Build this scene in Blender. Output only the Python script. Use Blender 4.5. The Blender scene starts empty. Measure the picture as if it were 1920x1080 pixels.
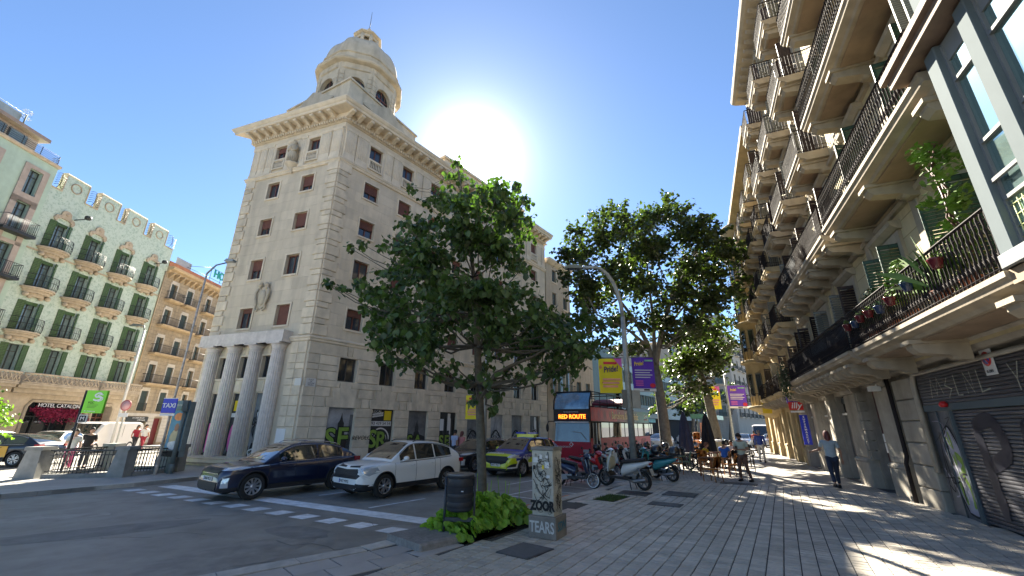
import bpy, math, random
from math import sin, cos, pi, radians as R
from mathutils import Matrix, Vector
random.seed(7)
S = bpy.context.scene
COL = S.collection
# ---------------- camera, sky, sun, exposure ----------------
cd = bpy.data.cameras.new('camera'); cam = bpy.data.objects.new('camera', cd); COL.objects.link(cam)
cd.sensor_width = 36; cd.lens = 36*775/1920; cd.clip_start = .05; cd.clip_end = 3000
EYE = 1.9
cam.matrix_world = Matrix.Translation((0, 0, EYE)) @ Matrix.Rotation(R(90+18.5), 4, 'X') @ Matrix.Rotation(R(.56), 4, 'Z')
S.camera = cam
SUN_AZ, SUN_EL = -6.5, 35.7
w = bpy.data.worlds.new('World'); S.world = w; w.use_nodes = True
nt = w.node_tree; nt.nodes.clear()
sky = nt.nodes.new('ShaderNodeTexSky'); sky.sky_type = 'NISHITA'; sky.sun_disc = False
sky.sun_elevation = R(SUN_EL); sky.sun_rotation = R(SUN_AZ); sky.air_density = .8; sky.dust_density = .1; sky.ozone_density = 3.0; sky.altitude = 0
bg = nt.nodes.new('ShaderNodeBackground'); bg.inputs['Strength'].default_value = .043
out = nt.nodes.new('ShaderNodeOutputWorld')
# the bright aureole of thin high haze round the sun, part of the sky itself
geo = nt.nodes.new('ShaderNodeNewGeometry')
dot = nt.nodes.new('ShaderNodeVectorMath'); dot.operation = 'DOT_PRODUCT'
sd = Vector((sin(R(SUN_AZ))*cos(R(SUN_EL)), cos(R(SUN_AZ))*cos(R(SUN_EL)), sin(R(SUN_EL))))
nrm = nt.nodes.new('ShaderNodeVectorMath'); nrm.operation = 'NORMALIZE'
tcw = nt.nodes.new('ShaderNodeTexCoord')
nt.links.new(tcw.outputs['Generated'], nrm.inputs[0]); nt.links.new(nrm.outputs[0], dot.inputs[0]); dot.inputs[1].default_value = sd
ac = nt.nodes.new('ShaderNodeMath'); ac.operation = 'ARCCOSINE'; nt.links.new(dot.outputs['Value'], ac.inputs[0])
def ex(k, a):
    m = nt.nodes.new('ShaderNodeMath'); m.operation = 'MULTIPLY'; nt.links.new(ac.outputs[0], m.inputs[0]); m.inputs[1].default_value = -1/R(k)
    e = nt.nodes.new('ShaderNodeMath'); e.operation = 'EXPONENT'; nt.links.new(m.outputs[0], e.inputs[0])
    q = nt.nodes.new('ShaderNodeMath'); q.operation = 'MULTIPLY'; nt.links.new(e.outputs[0], q.inputs[0]); q.inputs[1].default_value = a
    return q
e1 = ex(2.0, 32); e2 = ex(8, 1.6)
ad = nt.nodes.new('ShaderNodeMath'); ad.operation = 'ADD'; nt.links.new(e1.outputs[0], ad.inputs[0]); nt.links.new(e2.outputs[0], ad.inputs[1])
glow = nt.nodes.new('ShaderNodeMix'); glow.data_type = 'RGBA'; glow.blend_type = 'ADD'; glow.inputs[0].default_value = 1
comb = nt.nodes.new('ShaderNodeVectorMath'); comb.operation = 'SCALE'; comb.inputs[0].default_value = (1, .98, .94); nt.links.new(ad.outputs[0], comb.inputs['Scale'])
tint = nt.nodes.new('ShaderNodeMix'); tint.data_type = 'RGBA'; tint.blend_type = 'MULTIPLY'; tint.inputs[0].default_value = 1; tint.inputs[7].default_value = (.84, .92, .98, 1); nt.links.new(sky.outputs[0], tint.inputs[6]); nt.links.new(tint.outputs[2], glow.inputs[6]); nt.links.new(comb.outputs[0], glow.inputs[7])
nt.links.new(glow.outputs[2], bg.inputs['Color']); nt.links.new(bg.outputs[0], out.inputs[0])
sl = bpy.data.lights.new('sun', 'SUN'); sl.energy = 4.8; sl.angle = R(.53); sl.color = (1, .92, .77)
so = bpy.data.objects.new('sun', sl); COL.objects.link(so)
so.rotation_euler = (R(90-SUN_EL), 0, R(180-SUN_AZ)); so.location = (0, 0, 60)
vs = S.view_settings; vs.view_transform = 'Standard'; vs.look = 'None'; vs.exposure = 2.6; vs.gamma = 1; vs.use_curve_mapping = False
S.cycles.max_bounces = 8; S.cycles.diffuse_bounces = 6; S.cycles.glossy_bounces = 4; S.cycles.transmission_bounces = 6; S.cycles.transparent_max_bounces = 12
S.cycles.caustics_reflective = False; S.cycles.caustics_refractive = False; S.cycles.sample_clamp_indirect = 6
S.cycles.use_denoising = True

# ---------------- helpers ----------------
def inp(n, k, v):
    if k in n.inputs: n.inputs[k].default_value = v
MATS = {}
def mat(name, col, rough=.8, metal=0., var=.12, vs_=3., bump=0., bs=40., spec=None, brick=None, stain=0., alpha=1., coat=0., emit=None, es=1., jointc=None, warm=0., trans=0.):
    """procedural principled material: noise variation in albedo, fine bump, optional masonry joints from metric UVs"""
    if name in MATS: return MATS[name]
    m = bpy.data.materials.new(name); m.use_nodes = True; t = m.node_tree; N = t.nodes; L = t.links
    b = N['Principled BSDF']; c4 = (*col, 1)
    inp(b, 'Base Color', c4); inp(b, 'Roughness', rough); inp(b, 'Metallic', metal)
    if spec is not None: inp(b, 'Specular IOR Level', spec)
    if coat: inp(b, 'Coat Weight', coat); inp(b, 'Coat Roughness', .03)
    if trans: inp(b, 'Transmission Weight', trans)
    if alpha < 1: inp(b, 'Alpha', alpha)
    if emit: inp(b, 'Emission Color', (*emit, 1)); inp(b, 'Emission Strength', es)
    tc = N.new('ShaderNodeTexCoord')
    last = None; hts = []
    if var > 0:
        nz = N.new('ShaderNodeTexNoise'); nz.inputs['Scale'].default_value = vs_; nz.inputs['Detail'].default_value = 5; nz.inputs['Roughness'].default_value = .65
        L.new(tc.outputs['Object'], nz.inputs['Vector'])
        oi = N.new('ShaderNodeObjectInfo')
        mr = N.new('ShaderNodeMapRange'); mr.inputs[3].default_value = 1-var*1.6; mr.inputs[4].default_value = 1+var*1.6
        mr.inputs[1].default_value = .2; mr.inputs[2].default_value = .8
        L.new(nz.outputs['Fac'], mr.inputs[0])
        m2 = N.new('ShaderNodeMapRange'); m2.inputs[3].default_value = 1-var*.7; m2.inputs[4].default_value = 1+var*.7; L.new(oi.outputs['Random'], m2.inputs[0])
        mu = N.new('ShaderNodeMath'); mu.operation = 'MULTIPLY'; L.new(mr.outputs[0], mu.inputs[0]); L.new(m2.outputs[0], mu.inputs[1])
        sc = N.new('ShaderNodeVectorMath'); sc.operation = 'SCALE'; sc.inputs[0].default_value = col; L.new(mu.outputs[0], sc.inputs['Scale'])
        last = sc.outputs[0]
    if stain > 0:   # rain streaks and grime, stretched vertically
        mp = N.new('ShaderNodeMapping'); mp.inputs['Scale'].default_value = (1.6, 1.6, .22); L.new(tc.outputs['Object'], mp.inputs[0])
        n2 = N.new('ShaderNodeTexNoise'); n2.inputs['Scale'].default_value = 1.3; n2.inputs['Detail'].default_value = 7; L.new(mp.outputs[0], n2.inputs['Vector'])
        m3 = N.new('ShaderNodeMapRange'); m3.inputs[1].default_value = .45; m3.inputs[2].default_value = .75; m3.inputs[3].default_value = 1; m3.inputs[4].default_value = 1-stain
        L.new(n2.outputs['Fac'], m3.inputs[0])
        s2 = N.new('ShaderNodeVectorMath'); s2.operation = 'SCALE'; L.new(m3.outputs[0], s2.inputs['Scale'])
        if last: L.new(last, s2.inputs[0])
        else: s2.inputs[0].default_value = col
        last = s2.outputs[0]
    if brick:
        bw, bh, ms, off = brick
        br = N.new('ShaderNodeTexBrick'); L.new(tc.outputs['UV'], br.inputs['Vector']); br.offset = off
        inp(br, 'Scale', 1); inp(br, 'Brick Width', bw); inp(br, 'Row Height', bh); inp(br, 'Mortar Size', ms); inp(br, 'Mortar Smooth', .3)
        inp(br, 'Color1', (1, 1, 1, 1)); inp(br, 'Color2', (.86, .86, .86, 1)); inp(br, 'Mortar', (*(jointc or (.55, .55, .55)), 1)); inp(br, 'Bias', 0.)
        mx = N.new('ShaderNodeMix'); mx.data_type = 'RGBA'; mx.blend_type = 'MULTIPLY'; mx.inputs[0].default_value = 1
        if last: L.new(last, mx.inputs[6])
        else: mx.inputs[6].default_value = c4
        L.new(br.outputs['Color'], mx.inputs[7]); last = mx.outputs[2]
        iv = N.new('ShaderNodeMath'); iv.operation = 'SUBTRACT'; iv.inputs[0].default_value = 1; L.new(br.outputs['Fac'], iv.inputs[1]); hts.append((iv.outputs[0], .012))
    if last: L.new(last, b.inputs['Base Color'])
    if bump > 0:
        n3 = N.new('ShaderNodeTexNoise'); n3.inputs['Scale'].default_value = bs; n3.inputs['Detail'].default_value = 4; L.new(tc.outputs['Object'], n3.inputs['Vector']); hts.append((n3.outputs['Fac'], bump))
    prev = None
    for h, d in hts:
        bp = N.new('ShaderNodeBump'); bp.inputs['Strength'].default_value = .8; bp.inputs['Distance'].default_value = d; L.new(h, bp.inputs['Height'])
        if prev: L.new(prev, bp.inputs['Normal'])
        prev = bp.outputs[0]
    if prev: L.new(prev, b.inputs['Normal'])
    MATS[name] = m; return m

class MB:
    """collects shapes in a local frame M (metres) and links them as one mesh"""
    def __init__(s, M=None): s.v = []; s.f = []; s.mi = []; s.M = M or Matrix(); s.sm = []
    def add(s, vs_, fs, mi=0, sm=False):
        n = len(s.v); s.v += [tuple(p) for p in vs_]
        for f in fs: s.f.append([n+i for i in f]); s.mi.append(mi); s.sm.append(sm)
        return s
    def box(s, x0, x1, y0, y1, z0, z1, mi=0, T=None):
        v = [(x0,y0,z0),(x1,y0,z0),(x1,y1,z0),(x0,y1,z0),(x0,y0,z1),(x1,y0,z1),(x1,y1,z1),(x0,y1,z1)]
        if T is not None: v = [T @ Vector(p) for p in v]
        return s.add(v, [(0,3,2,1),(4,5,6,7),(0,1,5,4),(1,2,6,5),(2,3,7,6),(3,0,4,7)], mi)
    def cbox(s, x0, x1, y0, y1, z0, z1, c=.02, mi=0):
        """box whose front (y0) edge is chamfered"""
        v = [(x0,y1,z0),(x1,y1,z0),(x1,y1,z1),(x0,y1,z1),(x0,y0+c,z0),(x1,y0+c,z0),(x1,y0+c,z1),(x0,y0+c,z1),(x0+c,y0,z0+c),(x1-c,y0,z0+c),(x1-c,y0,z1-c),(x0+c,y0,z1-c)]
        return s.add(v, [(0,1,5,4),(1,2,6,5),(2,3,7,6),(3,0,4,7),(4,5,9,8),(5,6,10,9),(6,7,11,10),(7,4,8,11),(8,9,10,11)], mi)
    def prism(s, pts, y0, y1, mi=0, c=0., axis='y', T=None, sm=False):
        """polygon in (x,z) extruded along y (axis 'y'), (y,z) along x ('x') or (x,y) along z ('z'); pts counter-clockwise"""
        n = len(pts)
        def P(a, b, d): return (a, d, b) if axis == 'y' else ((d, a, b) if axis == 'x' else (a, b, d))
        v = [P(a, b, y0) for a, b in pts]+[P(a, b, y1) for a, b in pts]
        if T is not None: v = [T @ Vector(p) for p in v]
        f = [tuple(range(n)), tuple(range(2*n-1, n-1, -1))]
        if axis in ('x', 'z'): f = [tuple(reversed(q)) for q in f]
        k = len(s.f); s.add(v, f, mi)
        q = [(i, i+n, (i+1) % n+n, (i+1) % n) for i in range(n)]
        if axis in ('x', 'z'): q = [tuple(reversed(a)) for a in q]
        b = len(s.v)-2*n
        for a in q: s.f.append([b+i for i in a]); s.mi.append(mi); s.sm.append(sm)
        return s
    def tube(s, pts, r, n=6, mi=0, sm=True, caps=True):
        pts = [Vector(p) for p in pts]; k = len(pts); rs = r if isinstance(r, (list, tuple)) else [r]*k
        up = Vector((0, 0, 1)); vs_ = []; last = None
        for i, p in enumerate(pts):
            d = (pts[min(i+1, k-1)]-pts[max(i-1, 0)])
            if d.length < 1e-9: d = Vector((0, 0, 1))
            d.normalize()
            if last is None: a = d.cross(up) if abs(d.z) < .95 else d.cross(Vector((1, 0, 0)))
            else: a = last-d*last.dot(d)
            a.normalize(); last = a; b = d.cross(a)
            for j in range(n): t = 2*pi*j/n; vs_.append(p+(a*cos(t)+b*sin(t))*rs[i])
        f = [(i*n+j, i*n+(j+1) % n, (i+1)*n+(j+1) % n, (i+1)*n+j) for i in range(k-1) for j in range(n)]
        s.add(vs_, f, mi, sm)
        if caps: m = len(s.v)-k*n; s.f.append([m+j for j in reversed(range(n))]); s.mi.append(mi); s.sm.append(False); s.f.append([m+(k-1)*n+j for j in range(n)]); s.mi.append(mi); s.sm.append(False)
        return s
    def lathe(s, prof, n=12, c=(0, 0, 0), mi=0, sm=True, T=None, ph=0., cap=True):
        v = []
        for r, z in prof:
            for j in range(n): t = 2*pi*j/n+ph; v.append((c[0]+r*cos(t), c[1]+r*sin(t), c[2]+z))
        if T is not None: v = [T @ Vector(p) for p in v]
        k = len(prof)
        f = [(i*n+j, i*n+(j+1) % n, (i+1)*n+(j+1) % n, (i+1)*n+j) for i in range(k-1) for j in range(n)]
        if cap: f.append(tuple(reversed(range(n)))); f.append(tuple((k-1)*n+j for j in range(n)))
        return s.add(v, f, mi, sm)
    def ball(s, c, r, n=8, m=6, mi=0, T=None):
        if not isinstance(r, (list, tuple)): r = (r, r, r)
        v = []; f = []
        for i in range(m+1):
            a = pi*i/m-pi/2
            for j in range(n): t = 2*pi*j/n; v.append((c[0]+r[0]*cos(a)*cos(t), c[1]+r[1]*cos(a)*sin(t), c[2]+r[2]*sin(a)))
        if T is not None: v = [T @ Vector(p) for p in v]
        for i in range(m):
            for j in range(n): f.append((i*n+j, i*n+(j+1) % n, (i+1)*n+(j+1) % n, (i+1)*n+j))
        return s.add(v, f, mi, True)
    def extr(s, prof, x0, x1, mi=0, sm=False):
        """profile in (y,z) swept along x"""
        n = len(prof); v = [(x0, y, z) for y, z in prof]+[(x1, y, z) for y, z in prof]
        f = [(i, (i+1) % n, (i+1) % n+n, i+n) for i in range(n)]+[tuple(reversed(range(n))), tuple(range(n, 2*n))]
        return s.add(v, f, mi, sm)
    def mesh(s, name, mats, bevel=0):
        me = bpy.data.meshes.new(name); me.from_pydata(s.v, [], s.f)
        for m in (mats if isinstance(mats, (list, tuple)) else [mats]): me.materials.append(m)
        me.polygons.foreach_set('material_index', s.mi); me.polygons.foreach_set('use_smooth', s.sm)
        uv = me.uv_layers.new(name='UVMap'); d = [0.]*(len(me.loops)*2)
        for p in me.polygons:
            n = p.normal; a = abs(n.x); b = abs(n.y); c = abs(n.z)
            for li in p.loop_indices:
                q = s.v[me.loops[li].vertex_index]
                if c >= a and c >= b: d[2*li] = q[0]; d[2*li+1] = q[1]
                elif b >= a: d[2*li] = q[0]; d[2*li+1] = q[2]
                else: d[2*li] = q[1]; d[2*li+1] = q[2]
        uv.data.foreach_set('uv', d)
        return me
    def build(s, name, mats, parent=None, label=None, kind=None):
        return put(name, s.mesh(name, mats), parent, s.M, label, kind)
WM = {}
def put(name, me, parent=None, M=None, label=None, kind=None):
    """link mesh data as an object standing at world matrix M, as a child of parent"""
    o = bpy.data.objects.new(name, me); COL.objects.link(o); M = M or Matrix()
    if parent is not None: o.parent = parent; o.matrix_local = WM[parent.name].inverted() @ M
    else: o.matrix_world = M
    WM[o.name] = M.copy()
    if label: o['label'] = label
    if kind: o['kind'] = kind
    return o
def thing(name, label, cat, M=None, group=None):
    o = bpy.data.objects.new(name, None); COL.objects.link(o); M = M or Matrix(); o.matrix_world = M; WM[o.name] = M.copy()
    o.empty_display_size = .2; o['label'] = label; o['category'] = cat
    if group: o['group'] = group
    return o
def tag(o, label, cat, group=None):
    o['label'] = label; o['category'] = cat
    if group: o['group'] = group
    return o
def kids(o): return [c for c in bpy.data.objects if c.parent == o]
def copy_tree(src, M, label=None, group=None):
    ch = {}
    for o in bpy.data.objects:
        if o.parent: ch.setdefault(o.parent.name, []).append(o)
    def cp(o, par):
        c = o.copy(); COL.objects.link(c); c.parent = par
        for k in ch.get(o.name, []): cp(k, c)
        return c
    r = cp(src, None); r.matrix_world = M; WM[r.name] = M.copy()
    if label: r['label'] = label
    if group: r['group'] = group
    return r
def FR(x, y, az, z=0.):
    """frame: local X runs along compass azimuth az, local -Y is its right-hand side"""
    return Matrix.Translation((x, y, z)) @ Matrix.Rotation(R(90-az), 4, 'Z')
def T3(x=0, y=0, z=0): return Matrix.Translation((x, y, z))
def RX(a): return Matrix.Rotation(R(a), 4, 'X')
def RY(a): return Matrix.Rotation(R(a), 4, 'Y')
def RZ(a): return Matrix.Rotation(R(a), 4, 'Z')
FONT = [None]
def text_mesh(body, size=1., offset=0., extrude=.004, ax='CENTER', shear=0., sp=1.):
    cu = bpy.data.curves.new('lettering', 'FONT'); cu.body = body; cu.size = size; cu.offset = offset; cu.extrude = extrude; cu.align_x = ax; cu.align_y = 'CENTER'
    cu.resolution_u = 3; cu.shear = shear; cu.space_character = sp; cu.fill_mode = 'BOTH' if extrude else 'FRONT'
    o = bpy.data.objects.new('lettering', cu); COL.objects.link(o); bpy.context.view_layer.update()
    dg = bpy.context.evaluated_depsgraph_get(); me = bpy.data.meshes.new_from_object(o.evaluated_get(dg)); bpy.data.objects.remove(o); bpy.data.curves.remove(cu)
    return me
def text(body, size, m, parent, M, name='lettering', offset=0., extrude=.004, label=None, ax='CENTER', sx=1., sz=1., shear=0., sp=1.):
    """lettering standing upright in the local X-Z plane of M, reading from -Y"""
    me = text_mesh(body, size, offset, extrude, ax, shear, sp); me.materials.clear(); me.materials.append(m)
    return put(name, me, parent, M @ Matrix.Diagonal((sx, 1, sz, 1)) @ RX(90), label)
def wall(mb, x0, x1, z0, z1, ops, y=0., dep=.25, mi=0, mr=None):
    """a wall face at y with rectangular openings (xa,xb,za,zb) and their reveals going back dep"""
    mr = mi if mr is None else mr
    ops = [o for o in ops if o[0] < x1 and o[1] > x0 and o[2] < z1 and o[3] > z0]
    xs = sorted({x0, x1, *[min(max(a, x0), x1) for o in ops for a in o[:2]]}); zs = sorted({z0, z1, *[min(max(a, z0), z1) for o in ops for a in o[2:4]]})
    for j in range(len(zs)-1):
        run = None; zc = (zs[j]+zs[j+1])/2
        def flush(a, b): mb.add([(a, y, zs[j]), (b, y, zs[j]), (b, y, zs[j+1]), (a, y, zs[j+1])], [(0, 1, 2, 3)], mi)
        for i in range(len(xs)-1):
            xc = (xs[i]+xs[i+1])/2
            hole = any(o[0] < xc < o[1] and o[2] < zc < o[3] for o in ops)
            if hole:
                if run is not None: flush(run, xs[i]); run = None
            elif run is None: run = xs[i]
        if run is not None: flush(run, xs[-1])
    for a, b, c, d in ops:
        mb.add([(a,y,c),(b,y,c),(b,y,d),(a,y,d),(a,y+dep,c),(b,y+dep,c),(b,y+dep,d),(a,y+dep,d)], [(0,4,5,1),(1,5,6,2),(2,6,7,3),(3,7,4,0)], mr)
    return mb
def ray(px, py):
    x = (px-960)/775; y = -(py-540)/775; c, s = cos(R(.56)), sin(R(.56)); x, y = c*x-s*y, s*x+c*y; c, s = cos(R(18.5)), sin(R(18.5))
    return Vector((x, c-s*y, s+c*y))
def gp(px, py, z=0.):
    r = ray(px, py); t = (z-EYE)/r.z; return Vector((r.x*t, r.y*t, z))
def at(px, py, Y):
    r = ray(px, py); return Vector((0, 0, EYE))+r*(Y/r.y)
# ---------------- materials ----------------
m_road = mat('asphalt', (.30, .285, .255), .48, var=.2, vs_=.9, bump=.006, bs=120, stain=.25)
m_pav = mat('concrete_slab', (.38, .36, .34), .5, var=.16, vs_=1.2, bump=.003, bs=80)
m_islandp = mat('island_paving', (.44, .42, .39), .5, var=.12, vs_=.7, bump=.002, bs=60, brick=(.6, .4, .008, .5))
m_tile = mat('grey_paver', (.50, .455, .39), .45, var=.17, vs_=1.3, bump=.0025, bs=70, stain=.28)
m_bed = mat('joint_sand', (.08, .078, .075), .95, var=.2)
m_kerb = mat('granite_kerb', (.50, .47, .42), .75, var=.14, vs_=5, bump=.002, bs=90, stain=.2)
m_white = mat('road_paint', (.75, .75, .75), .7, var=.16, vs_=6, stain=.25)
m_orange = mat('orange_paint', (.65, .25, .10), .7, var=.2, vs_=8)
m_iron = mat('cast_iron', (.09, .09, .092), .55, .6, var=.2)
m_soil = mat('soil', (.035, .025, .018), .95, var=.35, vs_=9, bump=.01)
# ---------------- ground ----------------
b = MB(); b.box(-1500, 1500, -1500, 1500, -.9, -.12); b.build('road', m_road, kind='structure')
def slab(name, pts, z1, m, kind='structure', z0=-.3):
    b = MB(); b.prism(pts, z0, z1, axis='z'); return b.build(name, m, kind=kind)
KAZ = 36.75; kd = Vector((sin(R(KAZ)), cos(R(KAZ)), 0)); kn = Vector((cos(R(KAZ)), -sin(R(KAZ)), 0)); K0 = Vector((-1.72, 8.75, 0))
def KP(u, v, z=0.): p = K0+kd*u+kn*v; return Vector((p.x, p.y, z))
RD = Vector((sin(R(23.7)), cos(R(23.7)), 0))
kp = [KP(-1.2, 0), KP(-9, -1.6), KP(-22, -4)]
slab('pavement', [tuple(KP(-22, -4)[:2]), (60, -12), (60, 38), (23.6, 41), tuple(KP(33, 0)[:2]), tuple(KP(7.2, 0)[:2]), tuple(KP(0, 0)[:2]), tuple(KP(-1.2, -.03)[:2]), tuple(KP(-9, -1.6)[:2])], -.012, m_bed)
isl = [(-26, -8), (-16.4, 8.2), (-13.96, 12.62), (-12.45, 15.09), (-11.7, 17.0), (-10.2, 17.9), (-7.7, 19.0), (-7.7+.5983*75, 19.0+.8012*75), (-14+.5983*75, 26+.8012*75), (-20, 60), (-20, 19), (-21, 10), (-30, -8)]
slab('island_pavement', isl, 0, m_islandp)
slab('hotel_pavement', [(-70, -20), (-29.6, -20), (-29.9, 90), (-70, 90)], 0, m_islandp)
# kerb stones along the pavement edges
def kerb(pts, w, name='kerb', L=.95, z=.004, m=m_kerb, ins=1):
    par = bpy.data.objects.new(name, None); COL.objects.link(par); WM[par.name] = Matrix(); par['kind'] = 'structure'
    n = 0
    for a, c in zip(pts, pts[1:]):
        a = Vector(a); c = Vector(c); d = c-a; k = max(1, round(d.length/L)); l = d.length/k; az = math.degrees(math.atan2(d.x, d.y))
        b = MB(); b.box(.006, l-.006, -w if ins > 0 else 0, 0 if ins > 0 else w, -.2, z); me = b.mesh('kerb_stone', m)
        for i in range(k):
            p = a+d*(i/k); put('kerb_stone', me, par, FR(p.x, p.y, az, random.uniform(-.002, .002)))
    return par
kerb([KP(-22, -4), KP(-9, -1.6), KP(-1.2, -.03), KP(0, 0), KP(7.2, 0), KP(33, 0), Vector((23.4, 40.8, 0))], .3)
kerb([(-16.4, 8.2), (-13.96, 12.62), (-12.45, 15.09), (-11.7, 17.0), (-10.2, 17.9), (-7.7, 19.0), (-7.7+.5983*30, 19.0+.8012*30)], .25, 'island_kerb', ins=-1)
# pavers: strips running up the street, each paver a piece of its own near the camera
TW, TL, TAZ = .215, .15, 32.
tf = FR(2.0, 5.0, TAZ); ti = tf.inverted()
tb = MB(); tb.add([(.004,-TW+.004,-.03),(TL-.004,-TW+.004,-.03),(TL-.004,-.004,-.03),(.004,-.004,-.03),(.010,-TW+.01,0),(TL-.010,-TW+.01,0),(TL-.010,-.01,0),(.010,-.01,0)], [(0,1,5,4),(1,2,6,5),(2,3,7,6),(3,0,4,7),(4,5,6,7)])
pm = tb.mesh('paver', m_tile)
def inpav(p):
    q = p-K0; u = q.dot(kd); v = q.dot(kn)
    lo = .33 if u > -1.2 else .33+(-1.2-u)*-.2
    if 2.9 < u < 4.9 and .3 < v < 1.05: return False
    if u < 1.9: 
        if v < .33+.9*min(1, (1.9-u)/.5): return False
    if -.1 < u < 2.35 and v < 1.35: return False
    e = p-Vector((21.72, 36.35, 0)); off = e.dot(Vector((-cos(R(23.7)), sin(R(23.7)), 0)))
    return v > lo and off > -.1
cand = []
def vis(p):
    d = cos(R(18.5))*p.y-sin(R(18.5))*EYE
    if d < 1: return False
    x = 960+775*p.x/d; y = 540+775*(EYE*cos(R(18.5))+sin(R(18.5))*p.y)/d
    return -60 < x < 1990 and y < 1120
for i in range(-70, 150):
    for j in range(-95, 60):
        p = tf @ Vector(((i+(.5 if j % 2 else 0))*TL+TL/2, -j*TW-TW/2, 0)); p.z = 0
        if inpav(p) and vis(p) and p.length < 19: cand.append((p.length, i, j))
cand.sort()
pv = bpy.data.objects.new('paving', None); COL.objects.link(pv); WM[pv.name] = Matrix(); pv['kind'] = 'structure'
rest = MB()
for n, (d, i, j) in enumerate(cand):
    M = tf @ T3((i+(.5 if j % 2 else 0))*TL, -j*TW, random.uniform(-.003, .003)) @ Matrix.Rotation(random.gauss(0, .008), 4, 'X')
    if n < 300: put('paver', pm, pv, M)
    elif d < 19:
        rest.add([M @ v.co for v in pm.vertices], [tuple(p.vertices) for p in pm.polygons])
m_tile2 = m_tile
ro = rest.build('pavers', m_tile, pv, kind='stuff')
# random tone per paver through a face attribute
me = ro.data; at_ = me.color_attributes.new('tone', 'FLOAT_COLOR', 'CORNER'); vals = []
for k in range(len(me.polygons)//5):
    t = random.uniform(.8, 1.12)
    vals += [t, t, t, 1]*20
at_.data.foreach_set('color', vals)
mt = m_tile.copy(); mt.name = 'grey_paver_field'; N = mt.node_tree.nodes; bs_ = N['Principled BSDF']; src = bs_.inputs['Base Color'].links[0].from_socket
va = N.new('ShaderNodeVertexColor'); va.layer_name = 'tone'; mm = N.new('ShaderNodeMix'); mm.data_type = 'RGBA'; mm.blend_type = 'MULTIPLY'; mm.inputs[0].default_value = 1
mt.node_tree.links.new(src, mm.inputs[6]); mt.node_tree.links.new(va.outputs[0], mm.inputs[7]); mt.node_tree.links.new(mm.outputs[2], bs_.inputs['Base Color']); me.materials[0] = mt
# far pavement beyond the single pavers
m_far = mat('far_paving', (.43, .40, .36), .5, var=.14, stain=.2, brick=(TL, TW, .014, .5), jointc=(.4, .4, .4))
b = MB(tf); b.add([(26-5, 14, 0), (190, 14, 0), (190, -40, 0), (26-5, -40, 0)], [(0, 3, 2, 1)])
fp = MB(); fp.prism([tuple(KP(8.0, .33)[:2]), (8.5, 16.4), (11.9, 14.0), (14.2, 19.4), (22.6, 38.5), (22.2, 40.2), tuple(KP(33, .33)[:2])], -.06, -.006, axis='z'); fp.M = Matrix()
fo = fp.build('far_paving', m_far, kind='structure')
# band of large slabs beside the crossing
bp_ = bpy.data.objects.new('slab_band', None); COL.objects.link(bp_); WM[bp_.name] = Matrix(); bp_['kind'] = 'structure'
for u in range(-12, 3):
    for v in range(2):
        u0 = u*.62+(.3 if v else 0)
        if u0 > 1.1: continue
        a = KP(u0, .33+v*.45+(.2*(u0+1.2) if u0 < -1.2 else 0)); b = MB(FR(a.x, a.y, KAZ if u0 > -1.2 else KAZ+9.5)); b.box(.004, .614, -.445, -.004, -.05, .0); b.build('stone_slab', m_pav, bp_)
# road markings, 4 mm above the asphalt
def mark(name, pts, m=m_white, z=-.116):
    b = MB(); b.add([(x, y, z) for x, y in pts], [tuple(range(len(pts)))]); o = b.build(name, m, kind='structure')
    me = o.data
    if me.polygons[0].normal.z < 0: me.flip_normals()
    return o
sa = Vector((-11.75, 15.2, 0)); sb = Vector((-1.52, 9.9, 0)); mark('stop_line', [sa[:2], sb[:2], (sb+kd*.52)[:2], (sa+kd*.52)[:2]])
za = Vector((-12.2, 14.35, 0)); zb = Vector((-2.32, 9.22, 0)); zd = (zb-za)/12.5
for i in range(13):
    p = za+zd*i
    mark('crossing_block', [p[:2], (p+zd*.55)[:2], (p+zd*.55+kd*.46)[:2], (p+kd*.46)[:2]])
def lane(u, v, l, wd=.1, m=m_white, name='lane_line'): mark(name, [KP(u, v)[:2], KP(u+l, v)[:2], KP(u+l, v+wd)[:2], KP(u, v+wd)[:2]], m)
for u, v, l in ((1.35, -3.42, 1.9), (4.0, -3.42, 1.7), (7.2, -3.42, 2.0), (11.5, -3.42, 2.0), (16, -3.42, 2), (21, -3.42, 2), (1.6, -6.25, 6.), (11.5, -6.25, 4), (20, -6.25, 4)): lane(u, v, l)
lane(3.1, -.52, 1.3, .28, m_orange, 'orange_line'); lane(5.5, -.5, 1.1, .28, m_orange, 'orange_line')
for u in (5.2, 6.9, 8.2, 9.5, 10.8, 12.1, 13.4): mark('bay_line', [KP(u, -1.85)[:2], KP(u, -.05)[:2], KP(u+.09, -.05)[:2], KP(u+.09, -1.85)[:2]])
lane(5.2, -1.95, 9.5, .1, name='bay_line')
for k, (px, py, L_, W_, az, c) in enumerate(((420, 1030, 3.4, 1.5, 30, (.24, .225, .20)), (180, 985, 4.2, 1.1, 52, (.22, .215, .20)), (560, 985, 1.6, .9, 116, (.20, .195, .185)), (90, 960, 2.4, .8, 60, (.34, .32, .29)))):
    p = gp(px, py); b = MB(FR(p.x, p.y, az)); rr = random.Random(k); b.add([(L_*.5*cos(2*pi*j/14)*rr.uniform(.85, 1.05), W_*.5*sin(2*pi*j/14)*rr.uniform(.85, 1.05), -.1185+.0004*k) for j in range(14)], [tuple(range(14))]); b.build('asphalt_patch', mat('asphalt_patch_%s' % 'abcd'[k], c, .55, var=.22, vs_=3, stain=.3, bump=.006, bs=110), kind='structure')
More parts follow.
